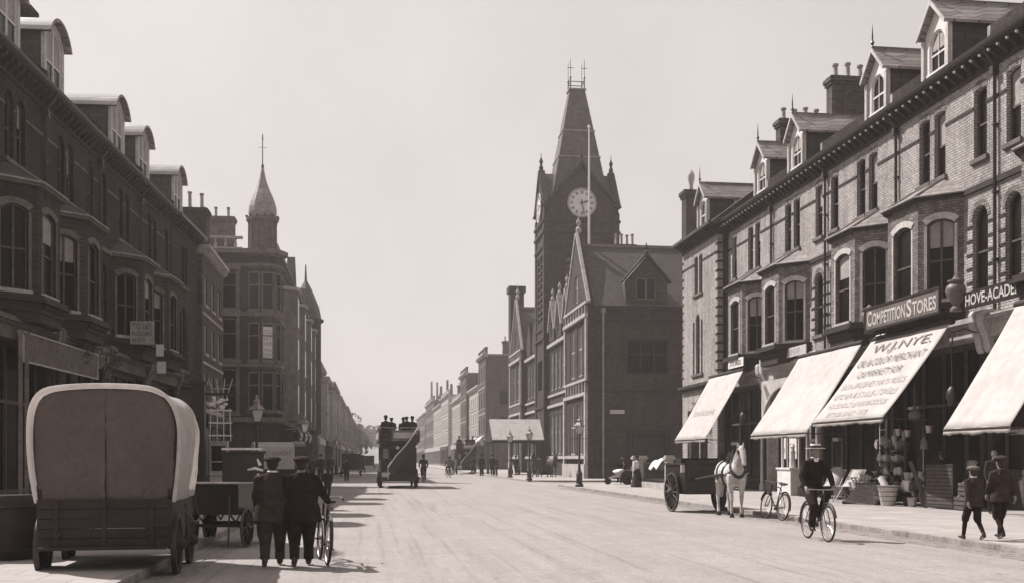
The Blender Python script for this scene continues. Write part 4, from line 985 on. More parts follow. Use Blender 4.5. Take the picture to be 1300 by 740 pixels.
# ------------------------------------------------------------ wheels
def wheel(parent, c, R, n=12, rimw=.05, rimd=.06, hub=.09, mat='wood_dark', tyre='iron', name='wheel', axis='x'):
    w_ = MB(); w_.torus(c, R-rimd*.6, rimd*.5, axis, 32, 6)
    w_.lathe([(hub*.6, -hub*1.3), (hub, -hub*.8), (hub*1.1, 0), (hub, hub*.8), (hub*.5, hub*1.4)], c, 10, axis)
    for k in range(n):
        a = 2*pi*k/n; d = Vector((0, cos(a), sin(a))); w_.tube([Vector(c)+d*hub*.8, Vector(c)+d*(R-rimd)], [.022, .017], 6)
    o = w_.build(name, mat, parent, smooth=True)
    t = MB(); t.lathe([(R-.02, -rimw/2), (R, -rimw/2), (R, rimw/2), (R-.02, rimw/2), (R-.02, -rimw/2)], c, 36, axis); t.build('tyre', tyre, o, smooth=True)
    return o
def bike_wheel(parent, c, R=.355):
    o = MB(); o.torus(c, R-.035, .012, 'x', 40, 6); o.lathe([(.02, -.05), (.028, 0), (.02, .05)], c, 8, 'x')
    for k in range(28):
        a = 2*pi*k/28; o.tube([Vector(c)+Vector(((-1)**k*.03, 0, 0)), Vector(c)+Vector((0, cos(a)*(R-.035), sin(a)*(R-.035)))], .0022, 4)
    w_ = o.build('wheel', 'steel', parent, smooth=True)
    t = MB(); t.torus(c, R-.02, .021, 'x', 40, 8); t.build('tyre', 'rubber', w_, smooth=True); return w_
def make_bicycle(label, steer=0.0, basket=False, group='bicycles on the road and at the kerb'):
    T = thing('bicycle', label, 'bicycle', (0,0,0), 0, group)
    fw, rw, bb, st, hd0, hd1 = (0,.54,.355), (0,-.50,.355), (0,-.06,.29), (0,-.22,.84), (0,.36,.66), (0,.32,.92)
    f = MB()
    for a, c, r in ((bb, st, .016), (st, hd1, .016), (bb, hd0, .017), (hd0, hd1, .02)): f.tube([a, c], r, 8)
    for s_ in (-.035, .035): f.tube([(s_, -.06, .29), (s_*1.4, -.50, .355)], .010, 6); f.tube([(s_*.5, -.22, .82), (s_*1.4, -.50, .355)], .009, 6)
    f.lathe([(.03, -.04), (.03, .04)], bb, 10, 'x'); f.tube([st, (0, -.25, .93)], .013, 8)
    f.build('frame', 'dark_paint', T, smooth=True)
    k = MB()
    for s_ in (-.045, .045): k.tube([(s_*.6, .36, .66), (s_, .42, .58), (s_, .54, .355)], .011, 6)
    k.build('fork', 'dark_paint', T, smooth=True)
    bike_wheel(T, fw); bike_wheel(T, rw)
    h = MB(); h.tube([(0, .31, .92), (0, .31, 1.0)], .012, 8); h.tube([(-.27, .16, .985), (-.25, .28, 1.01), (-.1, .34, 1.0), (.1, .34, 1.0), (.25, .28, 1.01), (.27, .16, .985)], .011, 8); hb = h.build('handlebar', 'steel', T, smooth=True)
    for s_ in (-1, 1): g = MB(); g.tube([(s_*.27, .10, .98), (s_*.266, .20, .992)], .017, 8); g.build('grip', 'rubber', hb, smooth=True)
    s_ = MB(); s_.prism([(-.09, -.42), (.09, -.42), (.085, -.32), (.03, -.22), (.02, -.12), (-.02, -.12), (-.03, -.22), (-.085, -.32)], .935, .975, 'z'); s_.tube([(-.05, -.38, .92), (0, -.25, .91), (.05, -.38, .92)], .012, 6); s_.build('saddle', 'leather', T, bevel=.012)
    c = MB(); c.torus((.05, -.06, .29), .085, .008, 'x', 24, 6); c.tube([(.06, -.06, .29), (.07, .07, .20)], .009, 6); c.tube([(-.06, -.06, .29), (-.07, -.19, .38)], .009, 6)
    c.tube([(.05, -.06, .375), (.05, -.5, .40)], .006, 4); c.tube([(.05, -.06, .205), (.05, -.5, .31)], .006, 4); cr = c.build('crank', 'steel', T, smooth=True)
    for sx, y, z in ((1, .07, .20), (-1, -.19, .38)): p = MB(); p.box(sx*.07, sx*.16, y-.04, y+.04, z-.012, z+.012); p.build('pedal', 'rubber', cr)
    for c0, a0, a1 in ((fw, 20, 130), (rw, 60, 200)):
        m_ = MB(); vs = [];
        pts = [(0, c0[1]+.39*cos(radians(a)), c0[2]+.39*sin(radians(a))) for a in range(a0, a1+1, 11)]
        m_.tube(pts, (.026), 5); m_.build('mudguard', 'dark_paint', T, smooth=True)
    return T
# ------------------------------------------------------------ gas lamp
def make_lamp():
    T = thing('street_lamp', 'lamp', 'street lamp', (0,0,0), 0, 'gas lamps along the kerbs')
    c = MB(); c.lathe([(.22, 0), (.22, .12), (.17, .16), (.16, .62), (.19, .66), (.13, .78), (.08, .9), (.065, 1.2), (.085, 1.24), (.06, 1.3), (.042, 2.5), (.07, 2.55), (.045, 2.62), (.05, 2.75)], (0,0,0), 12); c.build('column', 'iron', T, smooth=True)
    b = MB(); b.tube([(-.33, 0, 2.55), (.33, 0, 2.55)], .018, 6); b.ball((-.33, 0, 2.55), .03, 6); b.ball((.33, 0, 2.55), .03, 6); b.build('ladder_bar', 'iron', T, smooth=True)
    g = MB(); q = [(.11, 2.80), (.21, 3.22)]
    vs = []; 
    for r, z in q: vs += [(-r,-r,z), (r,-r,z), (r,r,z), (-r,r,z)]
    g.add(vs, [(0,1,5,4), (1,2,6,5), (2,3,7,6), (3,0,4,7), (3,2,1,0)]); la = g.build('lantern', 'lamp_glass', T)
    f = MB()
    for i in range(4): f.tube([vs[i], vs[i+4]], .013, 4); f.tube([vs[4+i], vs[4+(i+1) % 4]], .016, 4); f.tube([vs[i], vs[(i+1) % 4]], .014, 4)
    f.build('lantern_frame', 'iron', la)
    f = MB(); f.lathe([(.30, 3.22), (.24, 3.30), (.11, 3.42), (.10, 3.50), (.14, 3.52), (.06, 3.6), (.03, 3.66), (.05, 3.7), (.005, 3.78)], (0,0,0), 4); f.m = Matrix.Identity(4); f.build('lantern_roof', 'lead', la)
    f = MB(); f.tube([(.05, 0, 2.7), (.12, 0, 2.76)], .02, 5); f.tube([(-.05, 0, 2.7), (-.12, 0, 2.76)], .02, 5); f.build('bracket', 'iron', T)
    return T
# ------------------------------------------------------------ covered wagon, seen from behind
def make_wagon():
    T = thing('covered_wagon', 'large covered wagon with pale canvas hood and dark rear curtain, nearest on the left', 'wagon', (-3.50, 14.75, 0), radians(3.0))
    W_, L_ = .93, 2.35
    prof = []
    for x, z in [(-.90, 1.02), (-.96, 1.35), (-1.0, 1.75), (-1.0, 2.1), (-.97, 2.32), (-.89, 2.48), (-.74, 2.575), (-.4, 2.62), (0, 2.635), (.4, 2.625), (.66, 2.585), (.84, 2.47), (.95, 2.28), (1.0, 2.05), (1.0, 1.75), (.97, 1.35), (.93, 1.02)]: prof.append((x, z))
    prof = [(x*.935, 1.02+(z-1.02)*.955) for x, z in prof]; raw = prof; prof = []
    for i in range(len(raw)-1):
        P0, P1, P2, P3 = [Vector(raw[max(0, min(len(raw)-1, i+k))]) for k in (-1, 0, 1, 2)]
        for u in (0, .34, .67): q_ = .5*((2*P1)+(P2-P0)*u+(2*P0-5*P1+4*P2-P3)*u*u+(3*P1-P0-3*P2+P3)*u**3); prof.append((q_.x, q_.y))
    prof.append(raw[-1]); h = MB(); n = len(prof); ys = [0, .12, .6, 1.2, 1.8, 2.3, 2.42]; vs = []; fs = []
    for iy, y in enumerate(ys):
        sag = -.018 if iy in (2, 4) else 0; gr = .02 if iy in (0, 6) else 0
        for x, z in prof: k = 1+sag+gr*.5; vs.append((x*k, y, 1.02+(z-1.02)*(1+sag+gr*.5)))
    for iy in range(len(ys)-1):
        for i in range(n-1): a = iy*n+i; fs.append((a, a+n, a+n+1, a+1))
    h.add(vs, fs); ho_ = h.build('canvas_hood', 'canvas_white', T, smooth=2); sm = ho_.modifiers.new('thick', 'SOLIDIFY'); sm.thickness = .02; ss = ho_.modifiers.new('sub', 'SUBSURF'); ss.levels = 2; ss.render_levels = 2; tx = bpy.data.textures.new('sag', 'CLOUDS'); tx.noise_scale = .35; tx.noise_depth = 3; dm = ho_.modifiers.new('creases', 'DISPLACE'); dm.texture = tx; dm.strength = .06
    r = MB(); r.tube([(x*1.015, -.02, 1.02+(z-1.02)*1.012) for x, z in prof], .027, 8); r.build('hood_hem', 'canvas_white', ho_, smooth=True)
    r = MB()
    for y in (.1, 1.2, 2.3): r.tube([(x*.965, y, 1.02+(z-1.02)*.975) for x, z in prof], .018, 6)
    r.build('hoop', 'wood_mid', T, smooth=True)
    # rear curtain in two laced halves with slight folds
    for s_ in (-1, 1):
        cu = MB(); N_ = 16; M_ = 14; vs = []; fs = []
        for i in range(N_+1):
            u = i/N_; x = s_*u*.893
            # top height of profile at x
            zt = 2.5
            for (xa, za), (xb, zb_) in zip(prof[9:-9], prof[10:-8]):
                if xa <= x <= xb: zt = za+(zb_-za)*(x-xa)/(xb-xa) if xb > xa else za; zt -= .03
            if abs(x) > .89: zt = 2.0
            zt = min(zt, 2.52)
            for j in range(M_+1):
                v = j/M_; z = 1.04 + (zt-1.04)*v; xx = x*(1-.055*(1-v)**2)
                y = .03+.012*sin(7*u+5*v+s_)+.012*sin(13*u-9*v)*(1-v) + (.02 if s_ > 0 and u < .04 else 0)
                vs.append((xx, y, z))
        for i in range(N_):
            for j in range(M_): a = i*(M_+1)+j; q = (a, a+M_+1, a+M_+2, a+1); fs.append(q if s_ > 0 else q[::-1])
        cu.add(vs, fs); co = cu.build('rear_curtain', 'canvas_grey', T, smooth=2); sm = co.modifiers.new('thick', 'SOLIDIFY'); sm.thickness = .012; s2_ = co.modifiers.new('sub', 'SUBSURF'); s2_.levels = 2; s2_.render_levels = 2; t2 = bpy.data.textures.get('crease') or bpy.data.textures.new('crease', 'CLOUDS'); t2.noise_scale = .22; t2.noise_depth = 4; d2_ = co.modifiers.new('creases', 'DISPLACE'); d2_.texture = t2; d2_.strength = .08
    b = MB(); b.box(-.79, .79, .0, 2.5, .70, .76); b.box(-.85, -.80, .0, 2.5, .45, 1.2); b.box(.80, .85, .0, 2.5, .45, 1.2); b.box(-.79, .79, 2.44, 2.5, .761, 1.2); body = b.build('wagon_body', 'wood_dark', T, bevel=.008)
    b = MB(); [b.box(-.84, .84, -.06, -.01, .42+k*.13, .42+k*.13+.122) for k in range(5)]
    for x in (-.6, 0, .6): b.box(x-.03, x+.03, -.08, -.061, .42, 1.06)
    b.build('tailboard', 'wood_dark', T, bevel=.006)
    b = MB(); b.box(-.8, .8, -.2, .0, .40, .44); b.tube([(-.7, -.1, .42), (-.7, .1, .72)], .015, 6); b.tube([(.7, -.1, .42), (.7, .1, .72)], .015, 6); b.build('rear_step', 'wood_dark', T)
    u = MB()
    for x in (-.55, .55):
        u.tube([(x, -.1, .60), (x, .35, .50), (x, .9, .62)], .03, 6); u.tube([(x, 1.4, .60), (x, 1.9, .5), (x, 2.35, .62)], .03, 6); u.box(x-.04, x+.04, 0, 2.5, .63, .699)
    u.box(-.85, .85, .42-.05, .42+.05, .38, .46); u.box(-.8, .8, 1.95-.05, 1.95+.05, .34, .42); u.build('undercarriage', 'wood_dark', T)
    for x in (-.87, .87): wheel(T, (x, .42, .42), .42, 12, .07, .07); wheel(T, (x, 1.95, .36), .36, 10, .07, .07)
    # chains, brake lever and ladder irons at the right side
    q = MB(); q.tube([(1.02, .1, 1.0), (1.05, .2, .55)], .018, 6); q.tube([(1.05, .9, 1.05), (1.12, .9, .75), (1.1, .6, .7)], .015, 6); q.tube([(.98, .0, .95), (1.16, .0, .74)], .015, 6); q.ball((1.16, 0, .74), .035, 6); q.build('brake_lever', 'iron', T)
    s_ = MB(); s_.tube([(-.5, 2.5, .62), (-.5, 3.1, .75)], .035, 8); s_.tube([(.5, 2.5, .62), (.5, 3.1, .75)], .035, 8); s_.build('shafts', 'wood_dark', T)
    return T
def make_handcart():
    T = thing('handcart', 'black wooden handcart on thin spoked wheels standing in the left gutter', 'handcart')
    b = MB(); b.box(-.42, .42, -.75, .75, .62, .66); b.box(-.45, -.42, -.75, .75, .6, 1.12); b.box(.42, .45, -.75, .75, .6, 1.12); b.box(-.42, .42, -.78, -.75, .6, 1.12); b.box(-.42, .42, .75, .78, .6, 1.12)
    b.box(-.48, .48, -.80, .80, 1.121, 1.15) ; b.build('cart_box', 'dark_paint', T, bevel=.006)
    r = MB(); r.tube([(-.5, -.84, 1.17), (.5, -.84, 1.17)], .02, 8); r.tube([(-.44, -.84, 1.17), (-.44, -.7, 1.1)], .015, 6); r.tube([(.44, -.84, 1.17), (.44, -.7, 1.1)], .015, 6); r.build('handle', 'wood_pale', T, smooth=True)
    u = MB(); u.box(-.5, .5, -.5, -.44, .36, .42); u.box(-.5, .5, .44, .5, .36, .42)
    for x in (-.3, .3): u.tube([(x, -.7, .58), (x, -.45, .45), (x, -.2, .58)], .018, 6); u.tube([(x, .7, .58), (x, .45, .45), (x, .2, .58)], .018, 6)
    u.build('axle', 'iron', T)
    for x in (-.52, .52):
        for y in (-.47, .47): wheel(T, (x, y, .36), .36, 10, .03, .035, .045, 'dark_paint')
    l = MB()
    for s_ in (-1, 1): l.tube([(s_*.3, -.78, .95), (s_*.34, -.9, .6), (s_*.3, -.86, .0)], .016, 6)
    l.build('prop_leg', 'iron', T); return T
def make_small_van(label, text_=None):
    """box van with arched pale tilt, side on"""
    T = thing('delivery_van', label, 'van')
    pr = arch(-.75, .75, 1.15, 2.35, .22)
    b = MB(); b.prism(pr, -1.0, .75, 'y'); c = b.build('canvas_tilt', 'canvas_white', T)
    f = MB(); f.prism(arch(-.77, .77, 1.0, 2.38, .23), .751, 1.25, 'y'); f.build('front_hood', 'dark_paint', T)
    w_ = MB(); w_.box(-.75, .75, -1.05, 1.2, .7, 1.149); w_.box(-.7, .7, 1.201, 1.7, .7, .78); w_.build('van_body', 'wood_dark', T)
    for x in (-.82, .82): wheel(T, (x, -.6, .5), .5, 12); wheel(T, (x, 1.0, .4), .4, 10)
    if text_:
        M = Matrix.Translation((.76, -.9, 0)) @ Matrix.Rotation(pi/2, 4, 'Z')
        text(text_, M @ at(0, 0, 1.75), 1.5, .2, 'ink', c)
    s_ = MB(); s_.tube([(-.45, 1.2, .7), (-.45, 3.2, 1.0)], .03, 6); s_.tube([(.45, 1.2, .7), (.45, 3.2, 1.0)], .03, 6); s_.build('shafts', 'wood_dark', T); return T
def make_box_cart():
    T = thing('tradesman_cart', 'dark tall box cart at the kerb with a white plank and pale bundles on it', 'cart')
    b = MB(); b.box(-.55, .55, -.8, .8, .55, 1.75); b.box(-.6, .6, -.85, .85, 1.751, 1.81); b.build('cart_box', 'dark_paint', T, bevel=.01)
    for x in (-.66, .66): wheel(T, (x, -.4, .42), .42, 12); wheel(T, (x, .5, .36), .36, 10)
    s_ = MB(); s_.tube([(-.4, .8, .6), (-.4, 2.3, .9)], .03, 6); s_.tube([(.4, .8, .6), (.4, 2.3, .9)], .03, 6); s_.build('shafts', 'wood_dark', T)
    p = MB(); p.box(-.58, .5, -.95, -.86, 1.84, 1.9); p.build('plank', 'white_paint', T)
    q = MB(); q.tube([(.1, -.93, 1.3), (.3, -.95, 1.34), (.52, -.93, 1.28)], [.02, .045, .03], 7); q.tube([(.38, -.92, 1.2), (.43, -.94, .75)], [.03, .02], 6); q.tube([(.36, -.9, 1.6), (.44, -.93, 1.42)], [.02, .05], 6); q.build('bundle', 'cloth_white', T, smooth=True)
    return T
# ------------------------------------------------------------ open-top double-deck bus, rear towards the camera
def make_bus(label):
    T = thing('open_top_bus', label, 'bus', (0,0,0), 0, 'open-top buses on the road')
    b = MB(); b.box(-.98, .98, .0, 4.3, .95, 1.55); b.box(-.94, .94, .05, 4.25, 2.25, 2.5)
    for x in (-.96, .96):
        for k in range(6): y = .05+k*.82; b.box(x-.03, x+.03, y, y+.09, 1.55, 2.25)
    b.box(-.95, -.45, .0, .06, 1.55, 2.249); b.box(.42, .95, .0, .06, 1.55, 2.249); bd = b.build('lower_saloon', 'sign_dark', T, bevel=.01)
    g = MB(); g.box(-.955, -.945, .1, 4.2, 1.56, 2.24); g.box(.945, .955, .1, 4.2, 1.56, 2.24); g.box(-.9, .9, 4.19, 4.2, 1.56, 2.24); g.build('saloon_window', 'glass', bd)
    g = MB(); g.box(-.85, -.55, -.012, -.002, 1.62, 2.15); g.build('rear_window', 'curtain', bd)
    d = MB(); d.box(-.40, .38, .062, .10, .9, 2.2); d.build('saloon_door', 'interior', bd)
    u = MB(); u.box(-1.1, 1.1, -.9, 4.6, 2.501, 2.57); fl = u.build('upper_deck', 'wood_dark', T)
    p = MB(); p.box(-1.12, -1.06, -.9, 4.6, 2.571, 3.15); p.box(1.06, 1.12, -.9, 4.6, 2.571, 3.15); p.box(-.4, 1.059, -.92, -.86, 2.571, 3.15); p.box(-1.059, 1.059, 4.54, 4.6, 2.571, 3.15); p.build('side_panel', 'sign_mid', fl)
    p = MB(); p.box(-1.125, -1.121, -.5, 4.2, 2.7, 3.05); p.box(1.121, 1.125, -.5, 4.2, 2.7, 3.05); p.box(-.3, .95, -.93, -.921, 2.72, 3.03); p.box(-.95, -.5, -1.0, -.993, .62, .86); p.build('advert_board', 'cream_paint', fl)
    r = MB()
    for x in (-1.08, 1.08): r.tube([(x, -.88, 3.3), (x, 4.5, 3.3)], .02, 6); [r.tube([(x, y, 3.1), (x, y, 3.3)], .015, 5) for y in (-.8, .5, 1.8, 3.1, 4.4)]
    r.tube([(-1.08, -.88, 3.3), (-.3, -.88, 3.28), (1.08, -.88, 3.3)], .02, 6); r.build('guard_rail', 'steel', fl)
    for k in range(5):
        s_ = MB(); y = .1+k*.9; s_.box(-.95, -.2, y, y+.4, 2.95, 3.0); s_.box(.2, .95, y, y+.4, 2.95, 3.0); s_.box(-.95, -.2, y+.38, y+.42, 3.0, 3.35); s_.box(.2, .95, y+.38, y+.42, 3.0, 3.35); s_.box(-.9, -.25, y+.15, y+.2, 2.571, 2.95); s_.box(.25, .9, y+.15, y+.2, 2.571, 2.95); s_.build('bench', 'wood_mid', fl)
    pf = MB(); pf.box(-.9, .9, -.3, 4.2, .62, .94); pf.box(-.95, .9, -.95, .0, .40, .48); pf.box(-.95, .95, -.9, .0, .48, .55); pf.box(-.6, .95, -1.0, -.951, .45, .75); pl_ = pf.build('rear_platform', 'wood_dark', T)
    st = MB()
    for k in range(8):
        f = k/7; a = pi*.95*f; st.box(-.75+1.35*f, -.35+1.35*f, -.92+.25*sin(a)-.0, -.5, .62+f*1.85, .66+f*1.85)
    st.prism([(-.9, .48), (-.45, .48), (1.05, 2.5), (1.05, 2.95), (.75, 2.95), (-.9, .9)], -.99, -.955, 'y'); st.build('staircase', 'sign_dark', T)
    h = MB(); h.tube([(-.62, -1.04, 1.15), (-.2, -1.06, 1.75), (.35, -1.06, 2.35), (.75, -1.05, 2.9), (1.02, -1.0, 3.35)], .035, 8); h.tube([(-.62, -1.04, 1.15), (-.62, -1.0, .5)], .02, 6); h.build('handrail', 'white_paint', T, smooth=True)
    lp = MB(); lp.lathe([(.02, -.06), (.1, -.03), (.1, .04), (.03, .07)], (-.1, -1.03, 2.2), 10, 'y'); lp.build('tail_lamp', 'cream_paint', T, smooth=True)
    ch = MB(); ch.box(-.5, -.38, -.3, 5.6, .68, .84); ch.box(.38, .5, -.3, 5.6, .68, .84); ch.box(-1.0, 1.0, .6, .72, .5, .6); ch.box(-.9, .9, 4.7, 4.82, .45, .55); ch.build('chassis', 'iron', T)
    bn = MB(); bn.box(-.4, .4, 4.9, 5.9, .8, 1.45); bn.box(-.9, .9, 4.301, 4.9, .85, 1.2); bn.build('bonnet', 'sign_dark', T, bevel=.03)
    for x in (-.98, .98): wheel(T, (x, .66, .52), .52, 12, .18, .11, .14, 'wood_dark', 'rubber'); wheel(T, (x, 4.76, .46), .46, 12, .12, .1, .12, 'wood_dark', 'rubber')
    gd = MB(); gd.box(-1.16, -1.1, .9, 4.2, .25, .6); gd.box(1.1, 1.16, .9, 4.2, .25, .6); gd.build('life_guard', 'wood_mid', T)
    return T
def remesh(mb, name, mat, parent, voxel=.02, smooth=3, disp=0, dsize=.12):
    me = bpy.data.meshes.new('t'); me.from_pydata(mb.v, [], mb.f); o = bpy.data.objects.new('t', me); COL.objects.link(o)
    r = o.modifiers.new('r', 'REMESH'); r.mode = 'VOXEL'; r.voxel_size = voxel; r.use_smooth_shade = True
    s_ = o.modifiers.new('s', 'SMOOTH'); s_.iterations = smooth; s_.factor = .5
    if disp:
        t = bpy.data.textures.get('folds%g' % dsize) or bpy.data.textures.new('folds%g' % dsize, 'CLOUDS'); t.noise_scale = dsize; t.noise_depth = 2
        d = o.modifiers.new('d', 'DISPLACE'); d.texture = t; d.strength = disp; d.mid_level = .5
    bpy.context.view_layer.update(); dg = bpy.context.evaluated_depsgraph_get()
    m2 = bpy.data.meshes.new_from_object(o.evaluated_get(dg)); bpy.data.objects.remove(o); bpy.data.meshes.remove(me)
    m2.name = name; m2.materials.clear(); m2.materials.append(MATS[mat]); m2.shade_smooth()
    ob = bpy.data.objects.new(name, m2); COL.objects.link(ob); ob.parent = parent; return ob
# ------------------------------------------------------------ horse (faces +y)
def make_horse(name, label, mat, group=None, harness=True):
    T = thing(name, label, 'horse', (0,0,0), 0, group); b = MB(); X, Z = Vector((1,0,0)), Vector((0,0,1)); Yv = Vector((0,1,0))
    se = [(-.90,1.24,.08,.10),(-.82,1.24,.20,.22),(-.64,1.22,.275,.31),(-.35,1.18,.27,.30),(0,1.13,.30,.34),(.3,1.14,.275,.34),(.5,1.18,.235,.33),(.66,1.2,.16,.24),(.74,1.22,.06,.10)]
    b.ring([(0,y,z) for y,z,_,_ in se], [(rx,rz) for _,_,rx,rz in se], [(X,Z)]*len(se), 18)
    b.tube([(0,.42,1.30),(0,.66,1.48),(0,.83,1.68),(0,.92,1.80)], [(.15,.24),(.11,.19),(.085,.145),(.08,.12)], 14)
    b.tube([(0,.86,1.86),(0,.96,1.80),(0,1.08,1.64),(0,1.18,1.48),(0,1.22,1.40)], [(.07,.07),(.095,.13),(.08,.10),(.058,.07),(.05,.045)], 12)
    for s_ in (-1,1):
        b.tube([(s_*.05,.87,1.88),(s_*.075,.87,1.95),(s_*.07,.88,2.03)], [.035,.032,.006], 6)
        b.tube([(s_*.13,-.62,1.22),(s_*.17,-.55,.92),(s_*.155,-.72,.66),(s_*.15,-.80,.55),(s_*.15,-.76,.34),(s_*.15,-.73,.16),(s_*.15,-.69,.09)], [(.17,.24),(.12,.16),(.07,.10),(.055,.075),(.038,.045),(.047,.05),(.045,.05)], 10)
        f = .06 if s_ > 0 else -.03
        b.tube([(s_*.14,.50,1.16),(s_*.155,.46,.86),(s_*.15,.48+f*.5,.64),(s_*.148,.49+f,.50),(s_*.145,.48+f,.30),(s_*.145,.48+f,.15),(s_*.145,.51+f,.09)], [(.13,.2),(.10,.12),(.062,.07),(.055,.06),(.036,.04),(.046,.048),(.045,.05)], 10)
    o = remesh(b, 'body', mat, T, .02, 3)
    for s_ in (-1,1):
        for y in (-.68, .52+(.06 if s_ > 0 else -.03)): h = MB(); h.lathe([(.07,0),(.068,.02),(.052,.09)], (s_*.147,y,0), 10); h.build('hoof','leather',T,smooth=True)
        e = MB(); e.ball((s_*.088,1.0,1.74),.02,8); e.build('eye','leather',T,smooth=True)
    m_ = MB()
    for k in range(60):
        f = k/59; y = .40+.5*f; z = 1.56+.34*f; s_ = (-1)**k
        m_.tube([(0,y-.02,z+.02),(s_*.07,y-.03,z-.05),(s_*.10,y-.02,z-.17-.05*random.random())],[.02,.016,.004],5)
    for k in range(8): m_.tube([(0,.90,1.9),(.02*(k-4)/2,1.0,1.86),(.012*(k-4),1.04,1.74)],[.016,.014,.004],5)
    m_.build('mane','horse_mane' if mat == 'horse_white' else 'hair',T,smooth=True)
    t = MB()
    for k in range(14): a = 2*pi*k/14; t.tube([(0,-.88,1.30),(.03*cos(a),-.99,1.2),(.07*cos(a),-1.0+.05*sin(a),.9),(.04*cos(a),-.98+.04*sin(a),.5)],[.03,.03,.025,.005],5)
    t.build('tail','horse_mane' if mat == 'horse_white' else 'hair',T,smooth=True)
    if harness:
        h = MB(); Mc = Matrix.Translation((0,.56,1.30)) @ Matrix.Rotation(radians(-52),4,'X')
        vs = []
        pts = [tuple(Mc @ Vector((.17*cos(a),.28*sin(a),0))) for a in [2*pi*k/20 for k in range(21)]]; h.tube(pts,.05,8)
        def girth(y,rx,rz,zc,w_): 
            for dy in (-w_,0,w_): h.tube([(rx*cos(2*pi*k/20),y+dy,zc+rz*sin(2*pi*k/20)) for k in range(21)],.02,6)
        girth(.12,.305,.355,1.135,.025); h.box(-.16,.16,.0,.24,1.45,1.54)
        girth(-.45,.285,.33,1.19,.0)
        for s_ in (-1,1):
            h.tube([(s_*.30,-.6,1.05),(s_*.32,.1,1.08),(s_*.22,.62,1.22)],.02,6); h.tube([(s_*.24,-.75,1.0),(s_*.1,-.92,1.0),(0,-.94,1.0)],.02,6)
            h.tube([(s_*.075,.90,1.88),(s_*.10,1.0,1.70),(s_*.07,1.14,1.5)],.012,5); h.box(s_*.10,s_*.125,.93,1.03,1.70,1.80)
            h.tube([(s_*.07,1.16,1.5),(s_*.15,.8,1.55),(s_*.12,.2,1.5)],.008,4)
        h.tube([(-.08,1.12,1.52),(0,1.20,1.56),(.08,1.12,1.52)],.012,5); h.tube([(-.08,.94,1.86),(0,.99,1.9),(.08,.94,1.86)],.012,5); h.tube([(0,-.85,1.5),(0,.1,1.5)],.018,5)
        h.build('harness','leather',T,smooth=True)
        p = MB()
        for s_ in (-1,1): p.ball((s_*.20,.62,1.28),.025,6)
        p.build('harness_brass','steel',T,smooth=True)
    return T
def make_cart():
    T = thing('horse_cart', 'dark two wheeled tradesman cart behind the white horse, at the right kerb', 'cart')
    b = MB(); b.box(-.62,.62,-1.0,.7,.55,.62); b.box(-.65,-.6,-1.0,.7,.621,1.42); b.box(.6,.65,-1.0,.7,.621,1.42); b.box(-.6,.6,-1.03,-.98,.621,1.42); b.box(-.6,.6,.66,.71,.621,1.55); b.build('cart_body','dark_paint',T,bevel=.01)
    r = MB(); r.box(-.70,.70,-1.05,.75,1.421,1.47); r.box(-.6,.6,-.2,.25,1.471,1.62); r.build('seat','wood_dark',T)
    for x in (-.76,.76): wheel(T,(x,-.15,.60),.60,14,.05,.06,.10,'wood_mid')
    s_ = MB()
    for x in (-.42,.42): s_.tube([(x,.4,.95),(x,1.2,1.02),(x*.95,2.9,1.18)],.035,8)
    s_.build('shafts','wood_dark',T,smooth=True)
    l = MB()
    for x in (-.72,.72): l.box(x-.05,x+.05,.62,.72,1.2,1.42)
    l.build('cart_lamp','lamp_glass',T); a = MB(); a.tube([(-.76,-.15,.6),(.76,-.15,.6)],.03,6); a.build('axle','iron',T)
    return T
# ------------------------------------------------------------ awning (same local frame as the right terrace houses)
def awning(label, Yfar, Ynear, Xt, zt, Xb, zb, lines=None, scallop=False, group='white shop awnings on the right', mat='awning_canvas'):
    T = thing('shop_awning', label, 'awning', (Xt, Yfar, 0), RR, group); W_ = Yfar-Ynear; P = Xt-Xb
    n, m_ = 24, 14; vs = []; fs = []; b = MB()
    random.seed(int(W_*1000))
    def S(u, v): return (W_*u, -P*v, zt+(zb-zt)*v - .07*sin(pi*v)*(1-.2*sin(pi*u)) + .012*sin(17*u+3*v)*v + .010*sin(11*u+9*v+W_) + .006*sin(31*u-5*v))
    for i in range(n+1):
        for j in range(m_+1): vs.append(S(i/n, j/m_))
    for i in range(n):
        for j in range(m_): a = i*(m_+1)+j; fs.append((a, a+1, a+m_+2, a+m_+1))
    b.add(vs, fs)
    # little valance
    vs = []
    for i in range(n+1): x, y, z = S(i/n, 1); vs += [(x, y, z), (x, y-.01, z-.16+.015*sin(i*2.1))]
    b.add(vs, [(i*2, i*2+1, i*2+3, i*2+2) for i in range(n)])
    o = b.build('awning_fabric', mat, T, smooth=2); sm = o.modifiers.new('thick', 'SOLIDIFY'); sm.thickness = .012
    r = MB(); r.tube([(0, -P, zb-.03), (W_, -P, zb-.03)], .03, 8); r.build('front_rail', 'wood_dark', T, smooth=True)
    r = MB(); r.tube([(-.05, .05, zt+.04), (W_+.05, .05, zt+.04)], .10, 10); r.build('roller', 'wood_dark', T, smooth=True)
    for x in (.03, W_-.03): r = MB(); r.tube([(x, .0, zb-.1), (x, -P, zb-.05)], .022, 6); r.build('awning_arm', 'iron', T)
    L = sqrt(P*P+(zt-zb)**2); up = Vector((0, P, zt-zb)).normalized(); xa = Vector((1, 0, 0)); nn = xa.cross(up)
    if lines:
        for (s_, x0, x1, v, h, mt) in lines:
            p0 = Vector((0, -P*v, zt+(zb-zt)*v-.05*sin(pi*v)*.85)); M = Matrix((( 1, up.x, nn.x, x0), (0, up.y, nn.y, p0.y), (0, up.z, nn.z, p0.z), (0, 0, 0, 1)))
            text(s_, M, x1-x0, h, mt, o, ext=.035)
    return T
